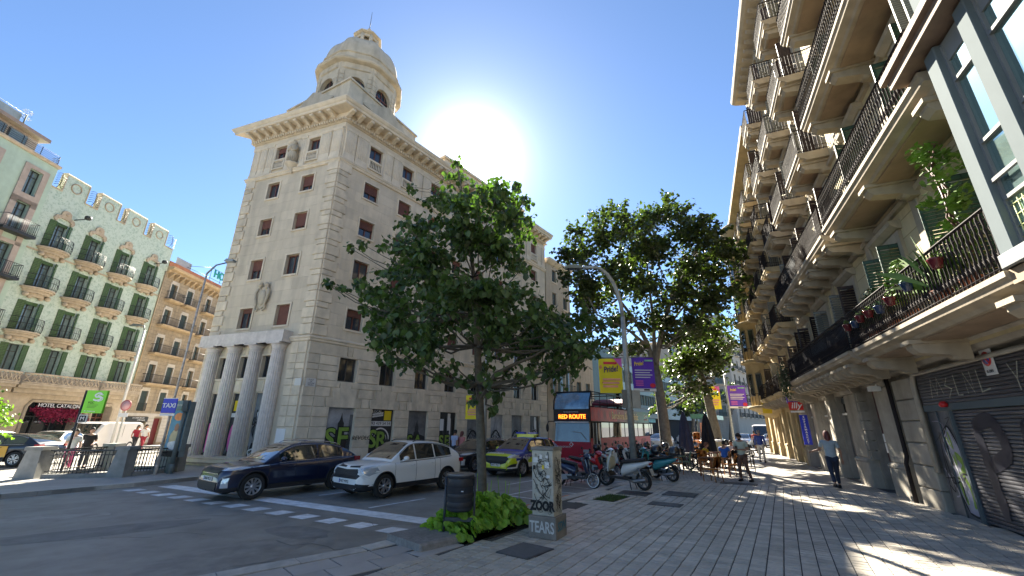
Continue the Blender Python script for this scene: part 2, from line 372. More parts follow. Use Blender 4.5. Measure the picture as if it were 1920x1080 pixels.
for k in range(5):
    rr = random.Random(40+k); p = gp((150, 330, 520, 420, 650)[k], (1000, 960, 1000, 1050, 965)[k]); pts = [Vector((p.x, p.y, 0))]
    for j in range(9): pts.append(pts[-1]+Vector((rr.uniform(.05, .4), rr.uniform(-.22, .3), 0)))
    b = MB(); v = []
    for q in pts: v += [(q.x, q.y-.008, -.1145), (q.x, q.y+.008, -.1145)]
    b.add(v, [(2*i, 2*i+2, 2*i+3, 2*i+1) for i in range(9)]); b.build('crack_seal', mat('tar', (.04, .04, .04), .5), kind='structure')
# shallow tree pit with weeds by the scooters, iron covers
pc = gp(1120, 938); PF = FR(*gp(1062, 944)[:2], 36)
b = MB(FR(2.05, 12.55, 37)); 
for q in ((0, 1.5, -.9, -.78), (0, 1.5, -.12, 0), (0, .12, -.78, -.12), (1.38, 1.5, -.78, -.12)): b.box(q[0], q[1], q[2], q[3], -.1, .02)
kb = b.build('pit_kerb', m_kerb, kind='structure')
b = MB(FR(2.05, 12.55, 37)); b.box(.12, 1.38, -.78, -.12, -.1, -.004+.012); b.build('pit_soil', m_soil, kind='structure')
gr = MB(FR(2.05, 12.55, 37)); m_weed = mat('weed', (.06, .12, .02), .7, var=.4, vs_=20)
for i in range(900):
    x, y = random.uniform(.15, 1.35), random.uniform(-.75, -.15); h = random.uniform(.02, .1); a = random.uniform(0, 6.3); e = random.uniform(-.04, .04)
    gr.add([(x, y, 0), (x+.014*cos(a), y+.014*sin(a), 0), (x+e, y+e*.6, h)], [(0, 1, 2)])
gr.build('weeds', m_weed, kind='stuff')['label'] = 'low green weeds in the empty tree pit'
def cover(px, py, L, Wd, az, m=m_iron, lab='dark iron access cover in the pavement', name='access_cover'):
    p = gp(px, py); b = MB(FR(p.x, p.y, az)); b.box(-L/2, L/2, -Wd/2, Wd/2, -.02, .012); b.box(-L/2+.03, L/2-.03, -Wd/2+.03, Wd/2-.03, -.02, .016, 1)
    return tag(b.build(name, [m_iron, m]), lab, 'cover')
m_dk = mat('worn_iron', (.08, .08, .08), .5, .5, var=.25, bump=.004, bs=160)
cover(1248, 946, .55, .8, 32, m_dk, 'dark iron access cover nearest the camera of the three in front of the scooters'); cover(1276, 927, .9, .9, 32, m_dk, 'wide dark cover behind the other one, with a patch of sunlight over it'); cover(1385, 907, .6, 1.2, 32, m_dk, 'flat dark cover at the feet of the man looking at his phone'); cover(1190, 925, .8, .9, 32, m_dk, 'dark cover beside the rear wheel of the white scooter')
cover(985, 1033, .75, .62, 38, mat('cement_patch', (.13, .13, .13), .9, var=.2, stain=.3), 'square cement cover in the pavement in front of the graffiti cabinet')
# ---------------- corner tower building ----------------
CX, CY = -9.94, 20.18
m_st = mat('tower_stone', (.64, .55, .42), .85, var=.09, vs_=1.1, bump=.003, bs=25, stain=.2, brick=(1.25, .62, .005, .5), jointc=(.92, .91, .9))
m_blk = mat('tower_block', (.64, .55, .42), .85, var=.15, vs_=2., bump=.004, bs=25, stain=.2)
m_trim = mat('tower_trim', (.66, .57, .44), .8, var=.09, vs_=2., bump=.002, bs=25, stain=.16)
m_dome = mat('dome_stone', (.52, .45, .34), .8, var=.12, vs_=1.4, bump=.003, bs=20, stain=.3)
m_gran = mat('column_stone', (.58, .53, .49), .8, var=.12, vs_=5., bump=.003, bs=40, stain=.25)
m_wood = mat('brown_wood', (.11, .035, .022), .55, var=.2)
m_shut = mat('brown_roller_blind', (.17, .065, .045), .7, var=.15, brick=(5, .06, .01, 0), jointc=(.55, .5, .5))
m_gdark = mat('dark_glass', (.02, .025, .03), .06, var=0, spec=.8)
m_gsky = mat('window_glass', (.035, .045, .06), .04, var=0, spec=1.0)
m_curt = mat('net_curtain', (.45, .47, .5), .8, var=.2, vs_=12)
FT = FR(CX, CY, 36.75); FL = FR(CX, CY, 109.9)
tower = thing('corner_building', 'pale stone corner building with a domed turret, columns and graffiti covered ground floor', 'building', FT)
TLEN, LLEN, HT = 21.9, 7.2, 19.0
tx = [2.24+2.53*i for i in range(8)]; lx = [-4.78, -2.15]
fl = [(6.74, 7.86), (9.55, 10.72), (12.25, 13.3), (14.7, 15.75)]
F7 = (17.5, 18.35)
opT = [(x-.74, x+.74, .25, 2.72) for x in tx]+[(x-.52, x+.52, 4.0, 5.22) for x in tx]+[(x-.5, x+.5, a, b) for x in tx for a, b in fl]+[(x-.46, x+.46, F7[0]-.6, F7[1]) for x in tx]
cx4 = [-6.28, -4.78, -3.24, -1.72]
bx3 = [(cx4[i]+cx4[i+1])/2 for i in range(3)]
opL = [(x-.4, x+.4, .25, 3.35) for x in bx3]+[(x-.4, x+.4, 4.1, 5.2) for x in bx3]+[(x-.46, x+.46, a, b) for x in lx for a, b in fl]+[(x-.42, x+.42, F7[0]-.6, F7[1]) for x in lx]
b = MB(FT); wall(b, 0, TLEN, -.12, HT, opT, 0, .28)
b.box(0, TLEN, 6, 6.2, -.12, HT+1.2); b.add([(TLEN,0,-.12),(TLEN,6,-.12),(TLEN,6,HT),(TLEN,0,HT)], [(0,1,2,3)]); b.add([(0,0,HT),(TLEN,0,HT),(TLEN,6.2,HT),(-2,6.2,HT)], [(0,1,2,3)])
b.build('street_wall', m_st, tower)
b = MB(FL); wall(b, -LLEN, 0, -.12, HT, opL, 0, .28); b.add([(-LLEN,0,-.12),(-LLEN,0,HT),(-LLEN,14,HT),(-LLEN,14,-.12)], [(0,1,2,3)]); b.add([(-LLEN,0,HT),(0,0,HT),(0,14,HT),(-LLEN,14,HT)], [(0,1,2,3)])
b.build('side_wall', m_st, tower)
def uneven(): return random.uniform(.004, .014)
# rusticated blocks of the two lower storeys
nblk = [0]
def block(Fm, x0, x1, z0, z1, dy=.055, par=tower, m=m_blk, name='stone_block', g=.014):
    if x1-x0 < .08 or z1-z0 < .06: return
    b = MB(Fm); b.cbox(x0+g/2, x1-g/2, -dy-uneven(), 0, z0+g/2, z1-g/2, .022)
    if nblk[0] < 299: nblk[0] += 1; return b.build(name, m, par)
    xtra[0].add([Fm @ Vector(v) for v in b.v], b.f)
xtra = [MB()]
rows = [.25, .78, 1.25, 1.78, 2.25, 2.72, 3.2, 3.68, 4.0, 4.45, 4.75, 5.22, 5.82]
def rows_for(z0, z1): return [(a, c) for a, c in zip(rows, rows[1:]) if a >= z0-.01 and c <= z1+.01]
def voussoirs(Fm, xc, hw, z0, z1):
    """flat arch: stepped wedge stones fanning over an opening"""
    ws = [(-1, -.62, .47, .8), (-.62, -.22, .96, .75), (-.22, .22, 1.28, .55)]
    for s in (1, -1):
        for a, c, h, _ in ws[:2]:
            lean = .2
            x0, x1 = xc+s*a*hw, xc+s*c*hw
            e0, e1 = s*(a)*lean*h*1.1, s*c*lean*h*1.1
            p = [(x0, z0+.007), (x1, z0+.007), (x1+e1, z0+h), (x0+e0, z0+h)]
            if s < 0: p = p[::-1]
            p = [((q[0]-xc)*.985+xc, q[1]) for q in p]
            b = MB(Fm); b.prism(p, -.07, 0); b.build('voussoir', m_blk, tower)
    b = MB(Fm); k = .24*hw; b.prism([(xc-k, z0+.007), (xc+k, z0+.007), (xc+k*1.5, z1-.02), (xc-k*1.5, z1-.02)], -.085, 0); b.build('voussoir', m_blk, tower)
edges = [0.]+[q for x in tx for q in (x-.74, x+.74)]+[TLEN]
for i in range(0, len(edges), 2):
    for a, c in rows_for(.25, 2.72):
        if i == 0: block(FT, .0, .62, a, c); block(FT, .62, edges[1], a, c)
        else: block(FT, edges[i], edges[i+1], a, c)
for x in tx: voussoirs(FT, x, .95, 2.72, 4.0)
for k in range(9):   # blocks between the fans
    x0 = 0 if k == 0 else tx[k-1]; x1 = TLEN if k == 8 else tx[k]
    for (a, c), ins in zip(rows_for(2.72, 4.0), (1.03, .82, .34)):
        xa = x0+(ins if k else 0); xb = x1-(ins if k < 8 else 0)
        if k == 0: block(FT, 0, .62, a, c); xa = .62
        block(FT, xa, xb, a, c)
we = [0.]+[q for x in tx for q in (x-.62, x+.62)]+[TLEN]
for i in range(0, len(we), 2):
    for a, c in rows_for(4.0, 5.22):
        if i == 0: block(FT, 0, .62, a, c); block(FT, .62, we[1], a, c)
        else: block(FT, we[i], we[i+1], a, c)
for k in range(9):
    x0 = .0 if k == 0 else tx[k-1]+.16; x1 = TLEN if k == 8 else tx[k]-.16
    block(FT, x0, x1, 5.22, 5.82)
    if k < 8: b = MB(FT); b.prism([(tx[k]-.11, 5.31), (tx[k]+.11, 5.31), (tx[k]+.15, 5.81), (tx[k]-.15, 5.81)], -.08, 0); b.build('voussoir', m_blk, tower)
for a, c in zip(rows, rows[1:]):
    block(FL, -.62, -.055, a, c); block(FL, -1.1, -.62, a, c); block(FL, -LLEN, -6.75, a, c)
    if a > 3.6 or a < 3.3:
        pass
# panels between the columns
for x in bx3:
    for a, c, dy, za, zb in ((-.42, -.06, -.05, 3.4, 3.98), (-.05, .07, -.07, 3.4, 3.98), (.08, .42, -.05, 3.4, 3.98), (-.1, .1, -.07, 5.3, 5.8)): b = MB(FL); b.cbox(x+a, x+c, dy, 0, za, zb, .02); b.build('stone_panel', m_blk, tower)
if xtra[0].v: xtra[0].build('stone_blocks', m_blk, tower, kind='stuff')
# string courses
def course(prof, z, name='string_course', m=m_trim, x1=TLEN, xl=-LLEN-.1, T=True, Lf=True):
    p = [(y, z+h) for y, h in prof]
    if T: b = MB(FT); b.extr(p, -.0, x1); b.build(name, m, tower)
    if Lf: b = MB(FL); b.extr(p, xl, 0.0); b.build(name, m, tower)
    # corner piece closing the angle
    n = max(-y for y, h in prof); 
sc_prof = [(.05, 0), (-.06, 0), (-.1, .04), (-.1, .12), (-.16, .17), (-.16, .24), (-.02, .30), (.05, .30)]
def corner_extr(prof, z, name, m=m_trim):
    """mitred moulding running round the corner: side wall then street wall"""
    a1 = Vector((sin(R(109.9)), cos(R(109.9)), 0)); a2 = Vector((sin(R(36.75)), cos(R(36.75)), 0))
    n1 = Vector((cos(R(109.9)), -sin(R(109.9)), 0)); n2 = Vector((cos(R(36.75)), -sin(R(36.75)), 0))
    mi = (n1+n2); mi /= mi.dot(n1)
    C0 = Vector((CX, CY, 0)); v = []
    for P0, dr in ((C0-a1*(LLEN), n1-a1), (C0, mi), (C0+a2*(TLEN), n2)):
        for y, h in prof: v.append(P0+dr*(-y)+Vector((0, 0, z+h)))
    n = len(prof); b = MB()
    b.add(v, [(k*n+(i+1) % n, k*n+i, (k+1)*n+i, (k+1)*n+(i+1) % n) for k in range(2) for i in range(n)]+[tuple(range(n)), tuple(2*n+i for i in reversed(range(n)))])
    return b.build(name, m, tower)
corner_extr(sc_prof, 5.82, 'string_course'); corner_extr(sc_prof, 16.2, 'string_course')
corner_extr([(.05, 0), (-.12, 0), (-.12, .27), (.05, .27)], -.02, 'plinth', m_gran)
corner_extr([(.05, 0), (-.03, 0), (-.05, .05), (-.05, .32), (.05, .32)], 18.62, 'architrave')
corner_extr([(.05, 0), (-.12, .0), (-.12, .05), (-.2, .08), (-.2, .2), (.05, .2)], 18.94, 'dentil_course')
corner_extr([(.05, 0), (-.22, 0), (-.24, .3), (.05, .3)], 19.14, 'soffit_band')
corner_extr([(.05, 0), (-.88, 0), (-.92, .04), (-.92, .14), (-1.0, .2), (-1.08, .32), (-1.08, .38), (-.3, .55), (.05, .55)], 19.44, 'cornice')
# dentils and modillions
b = MB(FT); i = 0
x = .0
while x < TLEN: b.box(x, x+.1, -.3, -.18, 18.99, 19.13); x += .19
b.M = FT; dn = b.build('dentils', m_trim, tower, kind='stuff')
b = MB(FL); x = -LLEN-.1
while x < .1: b.box(x, x+.1, -.3, -.18, 18.99, 19.13); x += .19
b.build('dentils', m_trim, tower, kind='stuff')
mb_ = MB(); mb_.extr([(0, 0), (-.16, -.0), (-.3, .08), (-.5, .12), (-.62, .14), (-.64, .24), (-.6, .3), (0, .3)], -.11, .11); mb_.tube([(-.12, -.58, .2), (.12, -.58, .2)], .075, 8); mod = mb_.mesh('modillion', m_trim)
for k in range(35): put('modillion', mod, tower, FT @ T3(-.05+.635*k, -.22, 19.14))
for k in range(1, 12): put('modillion', mod, tower, FL @ T3(.02-.645*k, -.22, 19.14))
b = MB(FT); b.box(0, TLEN-3.5, .25, .6, 19.97, 20.35); b.box(-.0, TLEN-3.5, .2, .65, 20.35, 20.45); b.build('parapet', m_trim, tower)
b = MB(FL); b.box(-LLEN, 0, .25, .6, 19.97, 20.35); b.box(-LLEN, 0, .2, .65, 20.35, 20.45); b.build('parapet', m_trim, tower)
# quoins
def quoins(z0, z1, Fm, sgn, x0):
    z = z0; big = True
    while z < z1-.2:
        h = .56 if big else .31; wd = .78 if big else .6
        b = MB(Fm)
        if sgn > 0: b.cbox(x0, x0+wd, -.07-uneven(), 0, z+.012, z+h-.012, .025)
        else: b.cbox(x0-wd, x0, -.07-uneven(), 0, z+.012, z+h-.012, .025)
        b.build('quoin', m_blk, tower); z += h; big = not big
quoins(6.14, 16.2, FT, 1, .0); quoins(6.14, 16.2, FL, -1, .0); quoins(6.14, 16.2, FL, 1, -LLEN)
# fluted pilaster strips of the top storey
for Fm, xs, hw in ((FT, tx, .62), (FL, lx, .55)):
    lim = (0, TLEN) if Fm is FT else (-LLEN, 0)
    cs = sorted(xs); spans = []
    for i in range(len(cs)+1):
        a = lim[0]+.05 if i == 0 else cs[i-1]+hw; c = lim[1]-.05 if i == len(cs) else cs[i]-hw
        if Fm is FL and i == 1: spans += [(a, a+.42), (c-.42, c)]
        else:
            k = max(1, round((c-a)/.66)); spans += [(a+(c-a)*j/k+.03, a+(c-a)*(j+1)/k-.03) for j in range(k)]
    for a, c in spans:
        b = MB(Fm); b.cbox(a, c, -.09, 0, 16.5, 18.62, .02)
        b.box(a-.02, c+.02, -.11, 0, 16.5, 16.68); b.box(a-.02, c+.02, -.12, 0, 18.45, 18.62)
        n = max(2, int((c-a)/.11))
        for j in range(n): q = a+(c-a)*(j+.5)/n; b.tube([(q, -.09, 16.95), (q, -.09, 18.4)], .022, 5)
        b.build('pilaster', m_trim, tower)
# windows: stone surround, timber frame, panes, roller blind
def window(par, Fm, x, z0, z1, hw, blind=0., fr=m_wood, sur=m_trim, dep=.24, sw=.1, glass=m_gsky, curtain=None, name='window'):
    b = MB(Fm)
    y = dep-.08
    b.box(x-hw, x-hw+.07, y, y+.06, z0, z1); b.box(x+hw-.07, x+hw, y, y+.06, z0, z1); b.box(x-hw+.07, x+hw-.07, y, y+.06, z1-.07, z1); b.box(x-hw+.07, x+hw-.07, y, y+.06, z0, z0+.07); b.box(x-.035, x+.035, y-.01, y+.05, z0+.07, z1-.07)
    f = b.build(name, fr, par)
    if sur:
        s = MB(Fm); a = .045; s.box(x-hw-sw, x-hw, -a, .02, z0-sw, z1+sw); s.box(x+hw, x+hw+sw, -a, .02, z0-sw, z1+sw); s.box(x-hw, x+hw, -a, .02, z1, z1+sw); s.box(x-hw, x+hw, -a-.02, .1, z0-sw, z0)
        s.build('frame', sur, f)
    g = MB(Fm); yb = y+.03; zt = z1-.07-(z1-z0-.14)*blind
    if blind < .98:
        for sx in (-1, 1):
            xa, xb = sorted((x+sx*.035, x+sx*(hw-.07))); tl = random.uniform(-.006, .006)
            g.add([(xa, yb+tl, z0+.07), (xb, yb-tl, z0+.07), (xb, yb-tl+random.uniform(-.006, .006), zt), (xa, yb+tl, zt)], [(0, 1, 2, 3)])
        g.build('pane', glass, f)
    if blind > 0: r = MB(Fm); r.box(x-hw+.05, x+hw-.05, y-.05, y-.02, zt-.02, z1); r.build('blind', m_shut, f)
    if curtain: c = MB(Fm); c.box(x-hw+.07, x+hw-.07, yb+.08, yb+.1, z0, z1); c.build('curtain', m_curt, f)
    return f
rng = random.Random(3)
for i, x in enumerate(tx):
    window(tower, FT, x, 4.0, 5.22, .52, 0, glass=m_gdark, fr=m_iron)
    for j, (a, c) in enumerate(fl):
        bl = {(0, 0): .3, (0, 1): 0, (0, 2): .45, (0, 3): .55}.get((i, j), rng.choice([0, .2, .45, .6, 1]))
        window(tower, FT, x, a, c, .5, bl)
    window(tower, FT, x, F7[0]-.05, F7[1], .46, 0 if i < 2 else rng.choice([0, .5, 1]))
for i, x in enumerate(lx):
    for j, (a, c) in enumerate(fl):
        bl = {(0, 0): .15, (1, 0): 1, (0, 1): .5, (1, 1): 0, (0, 2): .5, (1, 2): .8, (0, 3): 0, (1, 3): .62}[(i, j)]
        window(tower, FL, x, a, c, .46, bl)
    window(tower, FL, x, F7[0]-.05, F7[1], .42, .35 if i == 0 else 0)
for x in bx3: window(tower, FL, x, 4.1, 5.2, .4, 0, glass=m_gdark, fr=m_iron)
# balustrades under the top windows
bl_ = MB(); bl_.lathe([(.03, 0), (.035, .04), (.02, .08), (.042, .2), (.03, .32), (.02, .4), (.035, .46), (.03, .5)], 8); balu = bl_.mesh('baluster', m_trim)
for Fm, xs, hw in ((FT, tx, .52), (FL, lx, .48)):
    for x in xs:
        b = MB(Fm); b.box(x-hw, x+hw, -.1, .04, 16.72, 16.8); b.box(x-hw, x+hw, -.1, .04, 17.3, 17.4); b.box(x-hw, x-hw+.1, -.1, .04, 16.8, 17.3); b.box(x+hw-.1, x+hw, -.1, .04, 16.8, 17.3)
        rl = b.build('balustrade', m_trim, tower)
        for k in range(7): put('baluster', balu, rl, Fm @ T3(x-hw+.17+(2*hw-.34)*k/6, -.04, 16.8))
        b = MB(Fm); b.box(x-hw-.12, x-hw, -.06, 0, 16.5, 18.5); b.box(x+hw, x+hw+.12, -.06, 0, 16.5, 18.5); b.box(x-hw-.12, x+hw+.12, -.07, 0, 18.36, 18.6); b.build('frame', m_trim, tower)
# statue in its niche
b = MB(FL); xs_ = -3.5
b.prism([(xs_-.36, 16.75), (xs_+.36, 16.75)]+[(xs_+.36*cos(a), 18.2+.36*sin(a)) for a in [pi*k/8 for k in range(9)]], -.012, .05); b.build('niche', m_blk, tower)
sm = MB(FL); sm.lathe([(.3, 0), (.27, .2), (.3, .5), (.24, .85), (.27, 1.05), (.2, 1.25), (.09, 1.33), (.08, 1.38)], 12, (xs_, -.2, 16.72)); sm.ball((xs_, -.2, 18.2), (.12, .13, .16)); sm.tube([(xs_+.22, -.2, 17.9), (xs_+.3, -.32, 17.55), (xs_+.05, -.45, 17.5)], [.08, .075, .05], 8); sm.tube([(xs_-.22, -.2, 17.9), (xs_-.27, -.35, 17.6), (xs_, -.45, 17.7)], [.08, .07, .05], 8)
sm.ball((xs_-.02, -.42, 17.72), (.1, .1, .14))
for k in range(7): a = -2.6+k*.35; sm.tube([(xs_+.2*cos(a), -.2+.24*sin(a), 17.5), (xs_+.31*cos(a), -.2+.3*sin(a), 16.75)], [.02, .04], 5)
sm.build('statue', m_dome, tower)
b = MB(FL); b.lathe([(.03, -.62), (.1, -.5), (.07, -.4), (.25, -.2), (.42, -.05), (.45, 0)], 12, (xs_, -.12, 16.7)); b.build('bracket', m_trim, tower)
# carved cartouche
b = MB(FL); cx_, cz = -3.72, 8.35
b.prism([(cx_+.36*cos(t)*(1+.15*sin(t)), cz+.62*sin(t)) for t in [2*pi*k/20 for k in range(20)]], -.1, 0)
b.ball((cx_, -.1, cz), (.26, .12, .45), 12, 8)
for s in (1, -1):
    b.tube([(cx_+s*(.07+.12*(1+cos(2.2-k*.5))*1), -.14, cz+.68+.14*sin(2.2-k*.5)) for k in range(9)], .055, 6)
    b.tube([(cx_+s*.3, -.12, cz+.6), (cx_+s*.46, -.15, cz+.3), (cx_+s*.4, -.15, cz-.1), (cx_+s*.3, -.15, cz-.35), (cx_+s*.36, -.13, cz-.6), (cx_+s*.22, -.12, cz-.72), (cx_+s*.1, -.12, cz-.6)], [.04, .07, .08, .06, .06, .05, .03], 7)
    b.ball((cx_+s*.22, -.15, cz+.72), .12)
b.build('cartouche', m_dome, tower)
# portico: entablature and four fluted columns
b = MB(FL); PX0, PX1 = -7.05, -1.2
b.box(PX0, PX1, -.55, 0, 5.75, 6.35); b.box(PX0-.02, PX1+.02, -.58, 0, 5.75, 5.86); b.build('entablature', m_gran, tower)
b = MB(FL); b.extr([(0, 0), (-.6, 0), (-.66, .1), (-.8, .16), (-.8, .3), (-.84, .36), (0, .42)], PX0-.15, PX1+.25)
b.build('entablature_cornice', m_trim, tower)
nf = 20
def colring(r): 
    v = []
    for k in range(nf*4): t = 2*pi*k/(nf*4); q = r*(1-.07*abs(sin(pi*((k % 4)/4)))) ; v.append((q*cos(t), q*sin(t)))
    return v
cb = MB(); prof = [(.40, 0.), (.395, 1.2), (.385, 2.6), (.37, 4.0), (.355, 5.2)]
vv = []; 
for r, z in prof: vv += [(x, y, z) for x, y in colring(r)]
K = nf*4; cb.add(vv, [(i*K+j, i*K+(j+1) % K, (i+1)*K+(j+1) % K, (i+1)*K+j) for i in range(len(prof)-1) for j in range(K)])
shaft = cb.mesh('shaft', m_gran)
cb = MB(); cb.lathe([(.36, 5.2), (.37, 5.26), (.36, 5.3), (.42, 5.42), (.47, 5.5)], 24); cb.box(-.5, .5, -.5, .5, 5.5, 5.62); capm = cb.mesh('capital', m_gran)
cb = MB(); cb.box(-.48, .48, -.48, .48, -.32, 0.); basm = cb.mesh('column_base', m_gran)
for x in cx4:
    M = FL @ T3(x, -.18, .3) @ Matrix.Diagonal((.84, .84, 1, 1)); c = put('column', shaft, tower, M); put('capital', capm, c, M @ T3(0, 0, -.12)); put('column_base', basm, c, M)
# street name plaque
b = MB(FL); b.box(-.42, -.02, -.1, -.07, 4.15-.5, 4.5-.5); b.build('street_plaque', mat('plaque_white', (.6, .58, .55), .4, var=.05), tower)
b = MB(FT); b.box(.1, .58, -.1, -.078, 3.62, 4.02); pq = b.build('street_plaque', MATS['plaque_white'], tower)
mtxt = mat('plaque_letters', (.08, .09, .12), .5, var=0)
for k, s_ in enumerate(('PLAÇA', 'DE', 'ANTONI', 'MAURA')): text(s_, .085, mtxt, pq, FT @ T3(.34, -.102, 3.95-.085*k))
# ---- ground-floor panels: grey photo posters with spray paint over them ----
m_pg = mat('poster_grey', (.20, .21, .22), .6, var=.5, vs_=.9, stain=.35); m_pd = mat('poster_dark', (.03, .032, .035), .5, var=.3, vs_=3)
m_ink = mat('spray_black', (.012, .012, .012), .7, var=.1); m_gr = mat('spray_green', (.22, .34, .05), .7, var=.25, vs_=4); m_pk = mat('spray_pink', (.62, .12, .36), .7, var=.2, vs_=4); m_wh = mat('spray_white', (.6, .6, .6), .7, var=.2, vs_=6)
m_ye = mat('sign_yellow', (.75, .55, .02), .5, var=.05); m_sw = mat('sign_white', (.68, .68, .68), .45, var=.05); m_pl = mat('poster_light', (.34, .35, .37), .6, var=.35, vs_=1.2)
def ribbon(mb, pts, w, y, mi=0):
    """flat brush stroke in the x-z plane"""
    P = [Vector((p[0], 0, p[1])) for p in pts]; v = []; k = len(P)
    for i, p in enumerate(P):
        d = P[min(i+1, k-1)]-P[max(i-1, 0)]; d.normalize(); n = Vector((-d.z, 0, d.x)); ww = w*(1 if 0 < i < k-1 else .6)
        for s in (-1, 1):
            q = p+n*ww*s*.5; v.append((q.x, y, q.z))
    mb.add(v, [(2*i, 2*i+2, 2*i+3, 2*i+1) for i in range(k-1)], mi)
def spline(pts, n=6):
    out = []
    for i in range(len(pts)-1):
        p0, p1, p2, p3 = pts[max(i-1, 0)], pts[i], pts[i+1], pts[min(i+2, len(pts)-1)]
        for k in range(n):
            t = k/n; out.append(tuple(.5*(2*p1[c]+(p2[c]-p0[c])*t+(2*p0[c]-5*p1[c]+4*p2[c]-p3[c])*t*t+(3*p1[c]-p0[c]-3*p2[c]+p3[c])*t**3) for c in range(2)))
    return out+[pts[-1]]
def scribble(mb, cx, cz, w, h, y, n=5, lw=.02, rn=random, mi=0):
    for _ in range(n):
        p = [(cx+rn.uniform(-w, w)/2, cz+rn.uniform(-h, h)/2) for _ in range(4)]
        ribbon(mb, spline(p), lw, y, mi)
def spire(mb, x, z0, w, h, y, mi):
    mb.add([(x-w/2, y, z0), (x+w/2, y, z0), (x+w/2, y, z0+h*.4), (x+w*.34, y, z0+h*.45), (x+w*.34, y, z0+h*.65), (x+w*.2, y, z0+h*.72), (x+.08*w, y, z0+h*.85), (x, y, z0+h), (x-.08*w, y, z0+h*.85), (x-w*.2, y, z0+h*.72), (x-w*.34, y, z0+h*.65), (x-w*.34, y, z0+h*.45), (x-w/2, y, z0+h*.4)], [tuple(range(13))], mi)
rg = random.Random(11)
for i, x in enumerate(tx):
    m = [m_pl, m_pd, m_pg, m_pd, m_pg, m_pl, m_pg, m_pd][i]
    b = MB(FT); b.box(x-.74, x+.74, .1, .15, .25, 2.72); pn = b.build('poster_panel', m, tower)
    b = MB(FT); y = .094
    if i in (0, 2): spire(b, x+.1*(1 if i == 0 else .4), 1.0, .5 if i == 0 else .42, 1.5 if i == 0 else 1.25, y, 0); b.add([(x-.74, y, .3), (x+.74, y, .3), (x+.74, y, 1.25), (x+.3, y, 1.4), (x-.3, y, 1.3), (x-.74, y, 1.42)], [(0, 1, 2, 3, 4, 5)], 0)
    if i == 0: b.add([(x+.5, y, .3), (x+.72, y, .3), (x+.74, y, 2.4), (x+.56, y, 2.4)], [(0, 1, 2, 3)], 1)
    if i in (3, 7): 
        for q in (-.5, -.15, .25, .55): b.add([(x+q, y, .3), (x+q+.12, y, .3), (x+q+.1, y, 2.3), (x+q, y, 2.5)], [(0, 1, 2, 3)], 2 if q != .25 else 3)
        b.add([(x+.05, y-.002, 1.6), (x+.3, y-.002, 1.6), (x+.3, y-.002, 2.65), (x+.05, y-.002, 2.65)], [(0, 1, 2, 3)], 3)
    if i in (4, 5, 6, 7):
        ribbon(b, [(x-.6, .4), (x-.45, 1.2), (x-.25, 1.6), (x-.05, 2.35), (x+.1, 1.7), (x+.3, 1.3), (x+.55, .4)], .05, y-.004, 1)
        for k in range(16): ribbon(b, spline([(x+rg.uniform(-.5, .5), rg.uniform(.4, 1.7)) for _ in range(4)]), .035, y-.006, rg.choice([0, 1, 2, 3]))
        ribbon(b, [(x-.6+1.2*k/10, 1.0+.6*sin(pi*k/10)) for k in range(11)], .12, y-.008, 2)
    if i == 1:
        b.add([(x-.7, y, 1.85), (x+.66, y, 1.85), (x+.66, y, 2.1), (x-.7, y, 2.1)], [(0, 1, 2, 3)], 3)
        b.add([(x+.15, y-.002, 2.15), (x+.62, y-.002, 2.15), (x+.62, y-.002, 2.66), (x+.15, y-.002, 2.66)], [(0, 1, 2, 3)], 4)
        b.add([(x-.62, y-.004, 2.28), (x+.08, y-.004, 2.38), (x+.08, y-.004, 2.58), (x-.62, y-.004, 2.48)], [(0, 1, 2, 3)], 3)
        ribbon(b, [(x-.0+.58*cos(t), 1.15+.58*sin(t)) for t in [pi*k/12 for k in range(13)]], .07, y-.002, 3); ribbon(b, [(x-.0+.42*cos(t), 1.15+.42*sin(t)) for t in [pi*k/12 for k in range(13)]], .03, y-.002, 3)
    if b.v: b.build('poster_print', [m_pd, m_pg, m_ink, m_sw, m_ye], pn)
    if i == 1:
        text('93 439 54 54', .235, m_ink, pn, FT @ T3(x-.02, .08, 1.975), 'phone_number', extrude=.002); text('ALQUILADO', .13, m_ink, pn, FT @ T3(x-.27, .075, 2.43) @ RY(-8), 'lettering', extrude=.002); text('LOCAL', .2, m_sw, pn, FT @ T3(x-.35, .08, 2.6), 'lettering', extrude=.002)
    if i < 4:   # bubble letters
        for k, (ch, dx, s_) in enumerate({0: (('S', -.38, 1.35), ('F', .3, 1.4)), 1: (('S', -.45, 1.25), ('R', .12, 1.15)), 2: (('S', -.4, .9), ('A', .2, .9)), 3: (('S', -.4, .85), ('E', .1, .85))}[i]):
            M = FT @ T3(x+dx-.05, .07, .62+s_*.42); text(ch, s_, m_ink, pn, M, 'graffiti', offset=.075, extrude=.002, sx=1.0); text(ch, s_, m_gr, pn, M @ T3(0, -.008, 0), 'graffiti', offset=.025, extrude=.002)
b = MB(FT); xx = (tx[0]+tx[1])/2
text('REVOLC', .3, m_ink, tower, FT @ T3(xx-.02, -.085, 1.25), 'graffiti', extrude=.002, shear=.2); 
b = MB(FT); b.box(4.45+4.6, 4.45+4.9, -.12, -.09, 1.6, 2.3); b.build('notice', m_sw, tower)
b = MB(FL); b.box(-1.05, -.5, -.075, -.05, .8, 1.7); b.build('painted_patch', m_sw, tower)
